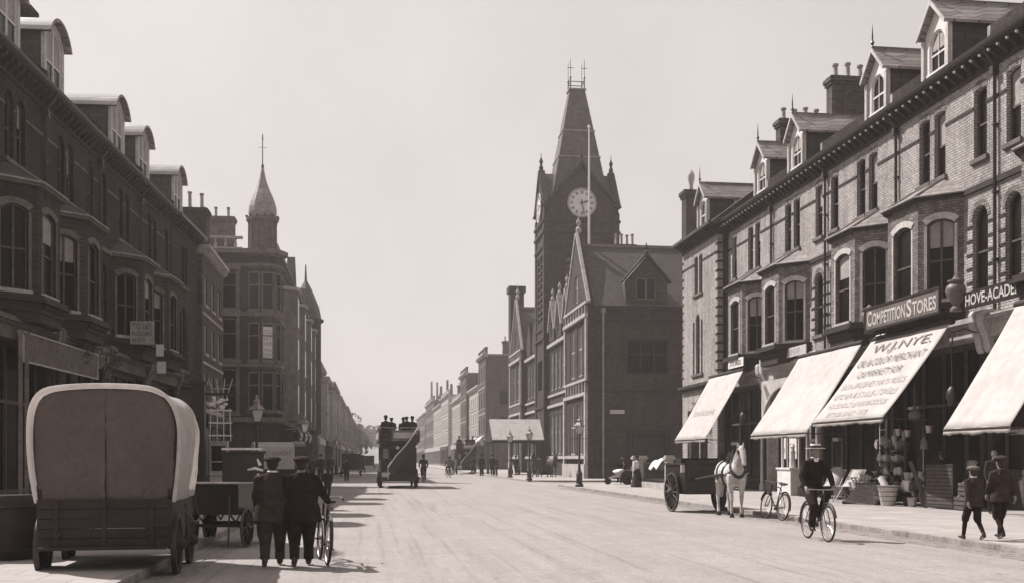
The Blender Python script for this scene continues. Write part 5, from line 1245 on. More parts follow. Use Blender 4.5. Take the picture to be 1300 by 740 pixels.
def board(name, label, cat, loc, rz, w_, h, mat, txt=None, tmat='gold_letter', frame='cream_paint', fr=.05):
    T = thing(name, label, cat, loc, rz); bx('panel', mat, T, (0, w_, -.04, 0, 0, h))
    if frame: b = MB(); b.slab(rect(-fr, w_+fr, -fr, h+fr), [rect(.001, w_-.001, .001, h-.001)[::-1]], -.07, .01); b.build('frame', frame, T)
    for (s_, x0, x1, z, hh) in txt or []: text(s_, at(x0, -.045, z), x1-x0, hh, tmat, T, bold=.02)
    return T
# ------------------------------------------------------------ people (face +y); units for a 1.75 m adult
def V(*a): return Vector(a)
POSE = {}
def pose(kind, ph=1):
    J = dict(pel=V(0,0,.95), chest=V(0,.01,1.26), neck=V(0,0,1.49), head=V(0,.02,1.635), look=V(0,1,0))
    for s_, k in ((-1,'L'), (1,'R')):
        J['sh'+k] = V(s_*.185,0,1.425); J['el'+k] = V(s_*.235,-.03,1.14); J['wr'+k] = V(s_*.225,.05,.90)
        J['hip'+k] = V(s_*.095,0,.92); J['kn'+k] = V(s_*.10,.02,.50); J['an'+k] = V(s_*.10,-.02,.09); J['toe'+k] = V(s_*.11,.16,.03)
    def leg(k, kn, an, toe): J['kn'+k], J['an'+k], J['toe'+k] = V(*kn), V(*an), V(*toe)
    if kind == 'walk':
        a, b_ = ('L', 'R') if ph > 0 else ('R', 'L'); sa = -1 if a == 'L' else 1; sb = -sa
        leg(a, (sa*.10,.18,.52), (sa*.10,.26,.10), (sa*.11,.44,.06)); leg(b_, (sb*.10,.0,.50), (sb*.10,-.26,.16), (sb*.11,-.12,.03))
        J['el'+a] = V(sa*.24,-.12,1.15); J['wr'+a] = V(sa*.23,-.14,.92); J['el'+b_] = V(sb*.24,.04,1.14); J['wr'+b_] = V(sb*.22,.18,.95)
    if kind == 'push_bike':   # right hand out on a handlebar
        J = dict(J, **pose('walk', -1)); J['elR'] = V(.30,.0,1.17); J['wrR'] = V(.40,.14,1.0)
    if kind == 'ride':        # bicycle saddle at y=-.27,z=.97, bars y=.2,z=.99
        d = V(0,-.27,.08)
        for k in ('pel',): J[k] = V(0,-.28,1.04)
        J['chest'] = V(0,-.20,1.34); J['neck'] = V(0,-.13,1.56); J['head'] = V(0,-.09,1.70)
        for s_, k in ((-1,'L'), (1,'R')):
            J['sh'+k] = V(s_*.185,-.14,1.49); J['el'+k] = V(s_*.29,-.05,1.22); J['wr'+k] = V(s_*.275,.10,1.03); J['hip'+k] = V(s_*.09,-.25,1.0)
        leg('R', (.12,.14,.68), (.12,.02,.28), (.12,.14,.215)); leg('L', (-.12,.16,.86), (-.12,-.20,.47), (-.12,-.08,.395))
    if kind == 'sit':         # seat at z 0
        J['pel'] = V(0,-.02,.12); J['chest'] = V(0,-.02,.44); J['neck'] = V(0,.0,.67); J['head'] = V(0,.03,.81)
        for s_, k in ((-1,'L'), (1,'R')):
            J['sh'+k] = V(s_*.185,0,.60); J['el'+k] = V(s_*.25,.05,.35); J['wr'+k] = V(s_*.12,.26,.24); J['hip'+k] = V(s_*.09,0,.10)
            J['kn'+k] = V(s_*.11,.42,.10); J['an'+k] = V(s_*.11,.40,-.32); J['toe'+k] = V(s_*.12,.55,-.38)
    return J
def person(label, loc, rz, kind='stand', ph=1, height=1.75, coat='cloth_black', legs='cloth_black', hat='cap', near=False, boy=False, collar=False, woman=False, bulk=1.0, group=None, turn=0, hatmat=None, hatband=True):
    T = thing('person', label, 'person', loc, rz, group); sc = height/1.75; T.scale = (sc, sc, sc); J = pose(kind, ph)
    vx = .0095 if near else .02
    head, neck = J['head'], J['neck']; hs = 1.2 if boy else 1.0
    Rz = Matrix.Rotation(turn, 3, 'Z')
    b = MB()
    # head with face
    def hb(v): return head + Rz @ (V(*v)*hs)
    b.m = Matrix.Translation(head) @ (Rz.to_4x4()) @ Matrix.Diagonal((hs,hs,hs,1))
    b.ball((0,-.01,.03), .098, 16, (.80,.98,1.0)); b.ball((0,.022,-.045), .066, 12, (.88,.98,1.0)); b.ball((0,.062,-.085), .022, 8, (1.3,.9,.9))
    b.tube([(0,.083,.022),(0,.108,-.022),(0,.092,-.034)], [.011,.016,.012], 8); b.tube([(-.024,.085,-.056),(0,.094,-.055),(.024,.085,-.056)], .008, 6)
    for s_ in (-1,1): b.ball((s_*.079,-.005,-.005), .026, 8, (.4,.8,1.2)); b.ball((s_*.03,.076,.034), .014, 6, (1.3,.8,.6))
    b.m = Matrix.Identity(4)
    b.tube([head+V(0,-.01,-.05), neck+V(0,0,-.04)], [.055,.06], 10)
    ax = (J['shR']-J['shL']).normalized()
    def tors(pts, rads):
        fr = []
        for i in range(len(pts)):
            t = (pts[min(i+1,len(pts)-1)]-pts[max(i-1,0)]).normalized(); a = (ax-t*ax.dot(t)).normalized(); fr.append((a, t.cross(a)))
        return pts, rads, fr
    spine = [J['pel']-(J['chest']-J['pel'])*.25, J['pel'], (J['pel']+J['chest'])/2, J['chest'], J['chest'].lerp(J['neck'], .7), J['neck']]
    b.ring(*tors(spine, [(.14,.10),(.155,.11),(.135,.10),(.155,.11),(.15,.08),(.055,.055)]), 14)
    for k in 'LR':
        s_ = -1 if k == 'L' else 1
        b.tube([J['sh'+k]-V(s_*.04,0,0), J['sh'+k], J['el'+k], J['wr'+k]], [.05,.052,.042,.028], 8)
        b.tube([J['hip'+k], J['kn'+k], J['an'+k], J['an'+k]-V(0,0,.04)], [.085,.055,.036,.036], 8)
        b.tube([J['an'+k]+V(0,-.04,-.05), J['toe'+k]], [.035,.03], 8)
        # hand
        w_ = J['wr'+k]; d = (w_-J['el'+k]).normalized()
        if kind in ('ride', 'push_bike') and not (kind == 'push_bike' and k == 'L'): d = (d*.4+V(0,.75,-.3)).normalized()
        side = V(0,1,0) if abs(d.y) < .7 else V(-s_,0,0); side = (side-d*side.dot(d)).normalized(); nor = d.cross(side)*s_
        pc = w_+d*.075; b.tube([w_, w_+d*.03, pc, w_+d*.10], [(.025,.03),(.022,.036),(.016,.042),(.014,.04)], 8)
        b.ball(w_+d*.06, .034, 8)
        if near:
            curl = nor * (-1)
            for q, ln in zip((-.030,-.010,.010,.030), (.060,.078,.082,.070)):
                p0 = w_+d*.085+side*q; p1 = p0+d*ln*.5+curl*.006; p2 = p1+d*ln*.28+curl*.022; p3 = p2+d*ln*.1+curl*.028
                b.tube([p0,p1,p2,p3], [.0105,.0105,.0095,.0085], 6)
            t0 = w_+d*.03+side*.028; b.tube([t0, t0+side*.022+d*.03+curl*.008, t0+side*.022+d*.06+curl*.022], [.013,.012,.010], 6)
        else: b.tube([pc, pc+d*.08+side*.0], [.032,.018], 6)
    remesh(b, 'body', 'skin', T, vx, 1 if near else 2)
    # jacket
    if not woman:
        c = MB(); dn = (J['pel']-J['chest']).normalized(); hem = .04 if kind in ('ride','sit') else (.15 if boy else .23)
        pts = [J['pel']+dn*hem, J['pel']+dn*hem*.3, (J['pel']*.6+J['chest']*.4), J['chest'], J['chest'].lerp(J['neck'], .62), J['chest'].lerp(J['neck'], .88), J['neck']+V(0,-.01,.03)]
        kx = bulk
        c.ring(*tors(pts, [(.215*kx,.165*kx),(.205*kx,.155*kx),(.172*kx,.135*kx),(.198*kx,.14*kx),(.195,.12),(.13,.10),(.076,.08)]), 18)
        for k in 'LR':
            s_ = -1 if k == 'L' else 1; e = J['el'+k]; w_ = J['wr'+k]
            c.tube([J['sh'+k]-V(s_*.07,0,-.0), J['sh'+k]+V(s_*.005,0,-.01), J['sh'+k].lerp(e,.5), e, e.lerp(w_,.5), w_.lerp(e,.08)], [.07,.078,.068,.06,.055,.046], 10)
        remesh(c, 'jacket', coat, T, .013 if near else .025, 3, .018 if near else 0, .09)
        tr = MB()
        tr.ring(*tors([J['pel']+dn*.12, J['pel'], J['pel']-dn*.12], [(.165,.125),(.175,.13),(.15,.115)]), 14)
        for k in 'LR':
            h_, n_, a_ = J['hip'+k], J['kn'+k], J['an'+k]
            if boy: tr.tube([h_, h_.lerp(n_,.5), n_, n_.lerp(a_,.18)], [.105,.10,.09,.075], 12)
            else: tr.tube([h_, h_.lerp(n_,.5), n_, n_.lerp(a_,.5), a_+V(0,0,.0)], [.118*(.6+.4*bulk),.106*(.6+.4*bulk),.088*(.6+.4*bulk),.075,.07], 12)
        remesh(tr, 'trousers', legs, T, .013 if near else .025, 2, .014 if near else 0, .09)
        if boy:
            s_ = MB()
            for k in 'LR': s_.tube([J['kn'+k].lerp(J['an'+k],.1), J['kn'+k].lerp(J['an'+k],.45), J['an'+k]], [.06,.056,.042], 10)
            s_.build('stockings', 'cloth_black', T, smooth=True)
    else:
        c = MB(); pts = [J['pel'], (J['pel']+J['chest'])/2, J['chest'], J['chest'].lerp(J['neck'],.7), J['neck']+V(0,0,.02)]
        c.ring(*tors(pts, [(.15,.12),(.125,.105),(.17,.135),(.16,.1),(.06,.06)]), 16)
        for k in 'LR': s_ = -1 if k == 'L' else 1; c.tube([J['sh'+k]-V(s_*.05,0,0), J['sh'+k], J['el'+k], J['wr'+k]], [.06,.075,.06,.038], 10)
        remesh(c, 'blouse', coat, T, .022, 2)
        s_ = MB(); p = J['pel']; s_.lathe([(.13,1.04),(.19,.9),(.25,.6),(.32,.25),(.38,.03),(.36,.02)], (0,0,0), 20); s_.build('skirt', legs, T, smooth=True)
    for k in 'LR':
        a_, t_ = J['an'+k], J['toe'+k]; s_ = MB(); f = (t_-a_); f = V(f.x, f.y, 0).normalized() if V(f.x,f.y,0).length > 1e-4 else V(0,1,0)
        sl = (t_.z-(a_.z-.06))
        s_.tube([a_+V(0,0,.04), a_+V(0,0,-.02), a_-f*.03+V(0,0,-.05)], [.045,.048,.042], 8); s_.tube([a_-f*.055+V(0,0,-.052), a_+f*.05+V(0,0,-.045), t_], [(.036,.036),(.042,.04),(.04,.026)], 8)
        remesh(s_, 'boot', 'leather', T, .012 if near else .02, 2)
    if collar:
        s_ = MB(); s_.torus((0,0,0), .064, .014, 'z', 20, 6); o = s_.build('collar', 'cloth_white', T, smooth=True); o.location = neck+V(0,.0,.035)
        if collar == 'front': q = MB(); q.prism([(-.05,.0),(.05,.0),(.015,-.16),(-.015,-.16)], .0, .02, 'y'); o = q.build('shirt_front', 'cloth_white', T); o.location = neck+V(0,.085,.03); o.rotation_euler = (radians(-14),0,0)
    # hair and hat
    h = MB(); h.m = Matrix.Translation(head) @ (Rz.to_4x4()) @ Matrix.Diagonal((hs,hs,hs,1)); h.ball((0,-.024,.032), .100, 14, (.84,.90,.96)); h.ball((0,-.042,-.028), .076, 12, (.92,.75,.9)); 
    if woman: h.ball((0,-.05,.1), .06, 10, (1.2,1.1,.8))
    h.build('hair', 'hair', T, smooth=True)
    q = MB(); q.m = h.m
    if hat == 'cap':
        q.ball((0,-.012,.085), .128, 16, (.96,1.08,.44)); q.prism([(-.075,.07),(-.06,.155),(0,.175),(.06,.155),(.075,.07)], .056, .066, 'z'); q.lathe([(.088,.035),(.098,.075)], (0,-.01,0), 16); hatm = hatmat or 'cloth_dark'; o = q.build('cap', hatm, T, smooth=True)
    elif hat == 'boater':
        q.lathe([(.088,.07),(.19,.072),(.19,.084),(.100,.086),(.098,.16),(.094,.166),(.001,.168)], (0,0,0), 24); o = q.build('boater_hat', 'straw', T, smooth=True)
        r = MB(); r.m = h.m; r.lathe([(.102,.088),(.102,.128),(.099,.129)], (0,0,0), 24); r.build('hat_band', 'cloth_black', o, smooth=True)
    elif hat == 'bowler':
        q.lathe([(.09,.07),(.15,.078),(.152,.09),(.104,.088),(.105,.14),(.085,.19),(.05,.21),(.001,.216)], (0,0,0), 20); q.build('bowler_hat', hatmat or 'cloth_black', T, smooth=True)
    elif hat == 'bonnet':
        q.lathe([(.09,.06),(.17,.10),(.165,.115),(.1,.11),(.09,.17),(.05,.20),(.001,.205)], (0,-.01,0), 16); q.build('bonnet', hatmat or 'cloth_dark', T, smooth=True)
    return T
# ------------------------------------------------------------ awnings and signs on the right
awning('small far white awning with faint lettering over the end house shop', 53.0, 48.0, 17.35, 5.75, 15.5, 2.55, [("TEA ROOMS", .7, 4.0, .62, .28, 'ink_pale')])
awning('large plain white awning between the arched doorway and the lettered awning', 41.6, 36.0, 17.4, 5.72, 15.35, 2.55)
awning('white awning lettered W.J.NYE. with seven lines of print', 35.25, 30.15, 17.4, 5.72, 15.25, 2.86, [
    ("W.J.NYE.", .75, 4.65, .21, .46, 'ink'), ("OIL & COLOR MERCHANT", .35, 4.8, .335, .30, 'ink'), ("OILMARKET FOR", .95, 3.95, .475, .28, 'ink'),
    ("IRON BRUSHES MATS RUGS", .3, 4.7, .60, .24, 'ink_pale'), ("KITCHEN & STABLE UTENSILS", .3, 4.65, .725, .24, 'ink_pale'), ("HOUSEHOLD REPAIRS & GOODS", .4, 4.5, .84, .21, 'ink_pale'), ("ESTABLISHED 1878", .8, 3.7, .945, .19, 'ink_pale')])
awning('nearest white awning, cut by the right edge, hanging lower than the others', 26.85, 23.85, 17.4, 5.75, 15.3, 2.40)
cs = board('shop_sign', 'long sign reading COMPETITION STORES above the lettered awning', 'shop sign', (17.10, 35.0, 6.06), RR, 4.8, .68, 'sign_mid', [("C", .14, .48, .09, .52), ("OMPETITION", .52, 2.78, .09, .43), ("S", 2.86, 3.18, .07, .56), ("TORES", 3.22, 4.66, .09, .43)], 'cream_paint', 'dark_paint', .07)
board('shop_sign', 'dark sign reading HOVE-ACADEMY over the near right shop, beside a big urn', 'shop sign', (17.45, 29.45, 5.98), RR, 3.25, .52, 'dark_paint', [("HOVE-ACADEMY", .12, 3.1, .1, .33)], 'cream_paint', None)
board('shop_sign', 'small white name board under the bay above the far small awning', 'shop sign', (17.3, 49.9, 5.95), RR, 2.1, .42, 'white_paint', [("STORES", .3, 1.8, .1, .22)], 'ink', None)
board('shop_sign', 'long pale fascia board over the arched doorway with pale spandrels', 'shop sign', (17.78, 47.0, 5.93), RR, 5.3, .4, 'cream_paint', [("FINE ART DEPOT", .5, 4.7, .09, .22)], 'ink_pale', None)
def urn(lab, X, Y, z, s_=1):
    b = MB(); b.lathe([(.17, 0), (.17, .08), (.08, .16), (.12, .24), (.26, .45), (.30, .62), (.27, .74), (.17, .82), (.24, .88), (.24, .92), (.12, .95), (.04, 1.05)], (0,0,0), 16)
    o = tag(b.build('urn', 'sign_mid', smooth=True), lab, 'urn', 'dark urns on the shop cornices'); o.location = (X, Y, z); o.scale = (s_,)*3; return o
urn('large dark urn between the COMPETITION STORES and academy signs', 17.35, 29.75, 6.0, 1.0); urn('smaller dark urn at the far end of the COMPETITION STORES sign', 17.35, 35.3, 6.0, .95)
urn('dark urn on the left shop cornice at the left edge of the picture', -10.6, 36.2, 5.95, 1.5)
# arched pale spandrels of the doorway bay (house at Y 41.4..47.3)
T = thing('arched_porch', 'pale carved arch spandrels over the dark doorway between two white awnings', 'porch', (17.95, 47.0, 0), RR)
b = MB(); lp_o = [(0, 0), (5.4, 0), (5.4, 5.15), (0, 5.15)]
b.slab([(0,3.2),(0,5.15),(5.4,5.15),(5.4,3.2)][::-1] if False else [(0,5.15),(0,3.1)] + [(2.7-2.5*cos(pi*i/16), 3.1+1.75*sin(pi*i/16)) for i in range(17)] + [(5.4,3.1),(5.4,5.15)], [], -.10, .02); b.build('spandrel', 'cream_paint', T)
b = MB(); b.tube([(2.7-2.42*cos(pi*i/16), -.12, 3.1+1.67*sin(pi*i/16)) for i in range(17)], .05, 6)
for s_ in (-1, 1):
    for k in range(5): b.torus((2.7+s_*(2.2-.1*k), -.11, 4.85-.12*k), .12+.02*k, .02, 'y', 14, 5)
b.build('arch_moulding', 'stone', T)
for x in (.05, 5.2): b = MB(); b.lathe([(.12,0),(.12,.4),(.07,.5),(.06,2.8),(.12,3.05),(.12,3.1)], (x,-.1,0), 10); b.build('column', 'cream_paint', T, smooth=True)
# lamp brackets between awnings
for (Y, lab) in ((29.55, 'long iron bracket lamp hanging beside the lettered awning'), (47.4, 'thin iron bracket lamp on the pier beside the small far awning')):
    b = MB(); b.tube([(0,0,0), (-.4,0,.12), (-.75,0,-.0), (-.8,0,-.35)], .025, 6); b.tube([(-.8,0,-.35), (-.8,0,-1.6)], .018, 6); b.lathe([(.04,-1.6),(.13,-1.7),(.16,-1.9),(.08,-2.15),(.02,-2.2)], (-.8,0,0), 10); o = tag(b.build('bracket_lamp', 'iron', smooth=True), lab, 'lamp'); o.location = (17.9, Y, 5.35)
# ------------------------------------------------------------ goods outside the stores
def deckchair(lab, x, y, rz, h=0):
    T = thing('deck_chair', lab, 'deck chair', (x, y, .12), rz, 'folding deck chairs outside the stores')
    f = MB()
    for s_ in (-.28, .28): f.tube([(s_, -.55, 0), (s_, .45, 1.1)], .022, 6); f.tube([(s_*.88, .55, 0), (s_*.88, -.45, .55)], .02, 6)
    for a in ((-.55, 0.02), (.45, 1.1), (-.45, .55), (.55, .02)): f.tube([(-.28, a[0], a[1]), (.28, a[0], a[1])], .018, 6)
    f.build('frame', 'wood_pale', T, smooth=True)
    c = MB(); n = 10; vs = []
    for i in range(n+1): t = i/n; y_ = -.45+.9*t; z = .55*(1-t)+1.1*t-.20*sin(pi*min(1, t*1.05))*(1-t*.35); vs += [(-.23, y_, z), (.23, y_, z)]
    c.add(vs, [(2*i, 2*i+1, 2*i+3, 2*i+2) for i in range(n)]); o = c.build('sling', 'canvas_white', T, smooth=2); m_ = o.modifiers.new('t', 'SOLIDIFY'); m_.thickness = .01
deckchair('deck chair with pale canvas sling nearest the cyclist', 16.0, 35.3, radians(-52)); deckchair('second deck chair leaning behind the first, by the folded chairs', 16.3, 34.5, radians(-60))
def folded(lab, x, y, rz, seed):
    random.seed(seed); T = thing('folding_chair', lab, 'folding chair', (x, y, .12), rz, 'jumbled folding chairs outside the stores')
    f = MB()
    for s_ in (-.2, .2): f.tube([(s_, -.3, 0), (s_, .25, .85)], .017, 6); f.tube([(s_*.85, .3, 0), (s_*.85, -.22, .5)], .017, 6)
    for z in (.5, .62, .74, .84): f.tube([(-.2, -.3+.647*z, z), (.2, -.3+.647*z, z)], .014, 6)
    f.build('frame', 'wood_mid', T, smooth=True); s_ = MB()
    for k in range(5): s_.box(-.18, .18, -.2+k*.09, -.14+k*.09, .44, .46)
    s_.build('seat', 'wood_pale', T)
for i, (x, y, a) in enumerate([(16.6, 34.8, 140), (16.9, 34.5, 200), (16.5, 34.2, 100), (16.8, 33.9, 170), (16.7, 34.5, 60)]):
    folded(['lowest folding chair of the jumble beside the deck chairs', 'folding chair at the back of the jumble, against the shop', 'front folding chair of the jumble, turned sideways', 'right hand folding chair of the jumble near the slatted crate', 'folding chair lying across the middle of the jumble'][i], x, y, radians(a), i)
T = thing('slatted_crate', 'low slatted rack leaning like a ramp in front of the shop, left of the basket', 'rack', (15.95, 32.7, .12), radians(-62))
for k in range(7): bx('slat', 'wood_mid', T, (-.62, .62, -.30+k*.10, -.23+k*.10, .04+k*.085, .07+k*.085+.05))
bx('frame', 'wood_dark', T, (-.66, -.62, -.35, .4, 0, .1), (.62, .66, -.35, .4, 0, .1), (-.66, -.62, .34, .4, 0, .72), (.62, .66, .34, .4, 0, .72), (-.62, .62, .42, .46, .0, .7))
T = thing('waste_basket', 'wicker basket holding a pale roll, between the slatted rack and the planks', 'basket', (16.2, 31.7, .12))
b = MB(); b.lathe([(.2, 0), (.22, .05), (.32, .62), (.34, .64), (.31, .64), (.2, .06)], (0,0,0), 18); b.build('basket', 'wicker', T, smooth=True)
b = MB()
for z in (.15, .3, .45, .6): b.torus((0,0,z), .2+.19*z, .014, 'z', 20, 5)
b.build('woven_rib', 'wood_mid', T)
b = MB(); b.tube([(.05, -.05, .3), (-.1, .28, .9)], .11, 12); b.build('paper_roll', 'cloth_white', T, smooth=True)
for i, (x, y, w_, h, tl, lab) in enumerate([(16.9, 30.6, .16, 1.5, -.5, 'long plank leaning outward beside the wicker panel'), (17.1, 31.2, .12, .75, -.1, 'short pale board standing right of the basket'), (17.05, 30.95, .10, .62, -.15, 'shortest dark board between the pale board and the long plank')]):
    b = MB(); b.box(-w_/2, w_/2, -.02, .02, 0, h); o = tag(b.build('plank', 'wood_pale' if i == 1 else 'wood_mid', bevel=.004), lab, 'plank', 'planks outside the stores'); o.location = (x, y, .12); o.rotation_euler = (radians(10), tl*.6, radians(-80))
T = thing('wicker_screen', 'square wicker screen standing upright beyond the two boys', 'panel', (16.6, 30.1, .12), radians(-82))
b = MB(); b.box(0, 1.2, -.025, .025, .06, 1.28); b.build('woven_panel', 'wood_mid', T)
b = MB()
for z in (0.03, 1.28): b.box(-.03, 1.23, -.04, .04, z, z+.05)
for x in (-.04, 1.2): b.box(x, x+.05, -.04, .04, 0, 1.34)
for k in range(11): b.box(0, 1.2, -.032, -.026, .12+k*.11, .15+k*.11)
b.build('frame', 'wood_dark', T)
def small(name, lab, cat, X, Y, z, mb, mat, rz=0, group=None): o = tag(mb.build(name, mat, smooth=True), lab, cat, group); o.location = (X, Y, z); o.rotation_euler = (0, 0, rz); return o
random.seed(3)
T = thing('display_stand', 'tall tiered stand crowded with small wares in front of the stores', 'stand', (16.9, 32.9, .12), radians(-85))
for k in range(4): bx('shelf', 'wood_dark', T, (-.8, .8, -.45+k*.14, -.05+k*.14, .5+k*.42, .53+k*.42))
bx('upright', 'wood_mid', T, (-.8, -.75, .0, .05, 0, 2.1)); bx('upright', 'wood_mid', T, (.75, .8, .0, .05, 0, 2.1))
kinds = {'jug': [(.06,0),(.09,.05),(.10,.14),(.06,.22),(.075,.27),(.05,.27)], 'bowl': [(.04,0),(.06,.02),(.15,.11),(.14,.12),(.05,.03)], 'bucket': [(.09,0),(.13,.24),(.12,.24),(.08,.02)], 'jar': [(.06,0),(.08,.03),(.08,.18),(.05,.22),(.05,.25)], 'brush_head': [(.02,0),(.05,.05),(.07,.2),(.01,.22)]}
names = {'jug': 'jug', 'bowl': 'bowl', 'bucket': 'bucket', 'jar': 'jar', 'brush_head': 'brush'}
for k in range(4):
    for i in range(8):
        kd = random.choice(list(kinds)); b = MB(); b.lathe(kinds[kd], (0,0,0), 12); x = -.68+i*.195; y = -.25+k*.14; M = Matrix.Rotation(radians(-85), 3, 'Z') @ Vector((x, y, 0))
        mt = random.choice(['steel', 'white_paint', 'wood_mid', 'terracotta', 'dark_paint', 'wicker'])
        small(names[kd], '%s %s on the %s shelf of the tiered stand, %s from its left end' % ({'steel': 'metal', 'white_paint': 'white', 'wood_mid': 'brown', 'terracotta': 'clay', 'dark_paint': 'black', 'wicker': 'straw'}[mt], names[kd], ['lowest', 'second', 'third', 'top'][k], ['first', 'second', 'third', 'fourth', 'fifth', 'sixth', 'seventh', 'eighth'][i]), names[kd], 16.9+M.x, 32.9+M.y, .12+.53+k*.42, b, mt, 0, 'small wares on the tiered stand')
# hanging wares in the dark shop mouth
def hang(name, lab, cat, X, Y, z, mat, kind):
    b = MB()
    if kind == 'lantern': b.lathe([(.10, 0), (.11, .04), (.07, .08), (.09, .42), (.11, .46), (.05, .52), (.02, .6)], (0,0,0), 12); b.torus((0,0,.66), .06, .01, 'x', 12, 5)
    elif kind == 'globe': b.ball((0,0,0), .2, 16); b.lathe([(.06, .18), (.06, .28), (.02, .32), (.015, 1.0)], (0,0,0), 10)
    elif kind == 'strip': b.box(-.05, .05, -.01, .01, 0, .6)
    elif kind == 'can': b.lathe([(.09, 0), (.12, .03), (.10, .26), (.06, .32), (.06, .36)], (0,0,0), 12); b.torus((0,0,.44), .07, .01, 'x', 12, 5)
    small(name, lab, cat, X, Y, z, b, mat)
hang('lantern', 'white cylindrical lantern hanging in the dark shop mouth', 'lantern', 17.2, 33.2, 1.85, 'white_paint', 'lantern'); hang('tape_strip', 'narrow white strip hanging right of the white lantern', 'strip', 17.2, 32.6, 1.9, 'white_paint', 'strip')
hang('watering_can', 'small pale can hanging highest right in the dark shop mouth', 'can', 17.3, 31.5, 1.9, 'lead', 'can'); hang('lamp_globe', 'faint round globe lamp under the lettered awning', 'lamp', 17.2, 31.9, 3.0, 'terracotta', 'globe')
T = thing('wooden_ladder', 'short ladder of pale rungs standing in the dark shop mouth', 'ladder', (17.3, 34.2, .12), radians(-90)); b = MB()
for k in range(8): b.box(-.22, .22, -.015, .015, .35+k*.3, .38+k*.3)
for x in (-.24, .22): b.box(x, x+.03, -.02, .02, 0, 2.8)
b.build('rail_and_rung', 'wood_pale', T)
# shop behind the plain awning: posts, posters, white block
for i, (Y, s_, lab) in enumerate([(43.0, '22', 'white price poster reading 22 in the shop window'), (43.9, 'SALE', 'narrow white poster in the shop window beside the 22 poster')]):
    board('window_poster', lab, 'poster', (17.6, Y, 1.6), RR, .75 if i == 0 else .5, 1.3, 'paper', [(s_, .1, .6 if i == 0 else .42, .25, .4 if i == 0 else .2)], 'ink', None)
b = MB(); b.box(-.25, .25, -.7, .7, 0, 1.05); b.box(-.3, .3, -.75, .75, 1.051, 1.12); small('stone_plinth', 'white painted plinth at the shop entrance behind the cyclist', 'plinth', 17.0, 41.6, .12, b, 'white_paint').data.shade_flat()
b = MB(); b.lathe([(.06, 0), (.06, 2.9)], (0,0,0), 8); small('awning_post', 'white post standing on the pavement end of the white plinth', 'post', 16.9, 42.1, .12, b, 'white_paint')
b = MB(); b.lathe([(.12, 0), (.13, .1), (.10, .5), (.12, .62), (.05, .75), (.1, .85), (.02, .95)], (0,0,0), 12); small('dress_stand', 'pale draped stand on top of the white plinth', 'stand', 17.0, 41.3, 1.25, b, 'cloth_white')
# flower shop under the small far awning
def plant(lab, X, Y, z, r, n, seed, mat='leaf', pot=True, cat='plant', name='potted_plant'):
    random.seed(seed); T = thing(name, lab, cat, (X, Y, z), 0, 'plants shown outside the far small shop'); c = MB()
    for k in range(n):
        u = Vector((random.gauss(0,1), random.gauss(0,1), random.gauss(0,1))).normalized()*r*random.random()**.5; p = u+Vector((0,0,r*1.1+.25)); e = Euler((random.random()*6, random.random()*6, random.random()*6)).to_matrix(); s_ = random.uniform(.03, .07)
        c.add([p+e@Vector(q) for q in ((-s_*1.5,0,0), (0,-s_*.5,.01), (s_*1.5,0,0), (0,s_*.5,.01))], [(0,1,2,3)])
    c.build('leaves', mat, T)
    if pot: b = MB(); b.lathe([(.12,0),(.17,.26),(.19,.27),(.19,.31),(.15,.31)], (0,0,0), 12); b.build('pot', 'terracotta', T, smooth=True)
for i in range(9): plant(['potted plant at the far left end of the flower display', 'second plant of the lower flower display row', 'pale flowered plant third along the lower display row', 'dark plant in the middle of the lower display row', 'fifth plant along the lower display row', 'pale plant near the horse end of the display', 'plant nearest the doorway in the lower row', 'tall plant raised behind the lower row', 'pale climbing plant beside the doorway pier'][i], 16.6+(.5 if i > 6 else 0), 53.6-i*.75 if i < 7 else 50-(i-7)*1.3, .3 if i < 7 else 1.0, .34, 240, i, 'leaf_pale' if i in (2, 5, 8) else 'leaf')
plant('round hanging basket of leaves at the corner of the quoined end house', 17.55, 55.3, 3.5, .5, 420, 33, 'leaf_pale', False, 'hanging basket', 'hanging_basket')
T = thing('plant_bench', 'long low pale bench carrying the flower display', 'bench', (16.6, 51.2, .24)); bx('bench_top', 'wood_pale', T, (-.4, .4, -3, 3, 0, .06))
for y in (-2.8, 0, 2.8): bx('leg', 'wood_pale', T, (-.35, .35, y-.03, y+.03, -.12, -.001))
# ------------------------------------------------------------ railings
T = thing('garden_railing', 'dark iron railing with pale stone gate piers behind the horse cart', 'railing', (14.1, 49.2, .12), 0)
def pier(y, x=0): b = MB(); b.box(x-.22, x+.22, y-.22, y+.22, 0, .35); b.box(x-.17, x+.17, y-.17, y+.17, .351, 1.45); b.box(x-.25, x+.25, y-.25, y+.25, 1.451, 1.56); b.box(x-.2, x+.2, y-.2, y+.2, 1.561, 1.64); b.build('pier', 'stone', T, bevel=.015)
for y in (0, 5.0, 6.3): pier(y)
b = MB(); b.box(-.15, .15, .23, 4.77, 0, .3); b.build('plinth', 'stone', T); b = MB()
for k in range(34): y = .35+k*.13; b.box(-.012, .012, y, y+.022, .3, 1.32)
b.box(-.02, .02, .23, 4.77, .4, .44); b.box(-.02, .02, .23, 4.77, 1.25, 1.29); b.box(-.03, .03, 5.17, 6.13, 1.4, 1.46); b.build('railing_bars', 'iron', T)
b = MB(); N_ = 24; vs = []; fs = []
for i in range(N_+1):
    for j in range(9): u = i/N_; v = (j-4)/4; vs.append((v*.34, u*1.5, .13+.05*sin(9*u+v*2)+.05*sin(5*u)-abs(v)**1.5*.42))
for i in range(N_):
    for j in range(8): a = i*9+j; fs.append((a, a+1, a+10, a+9))
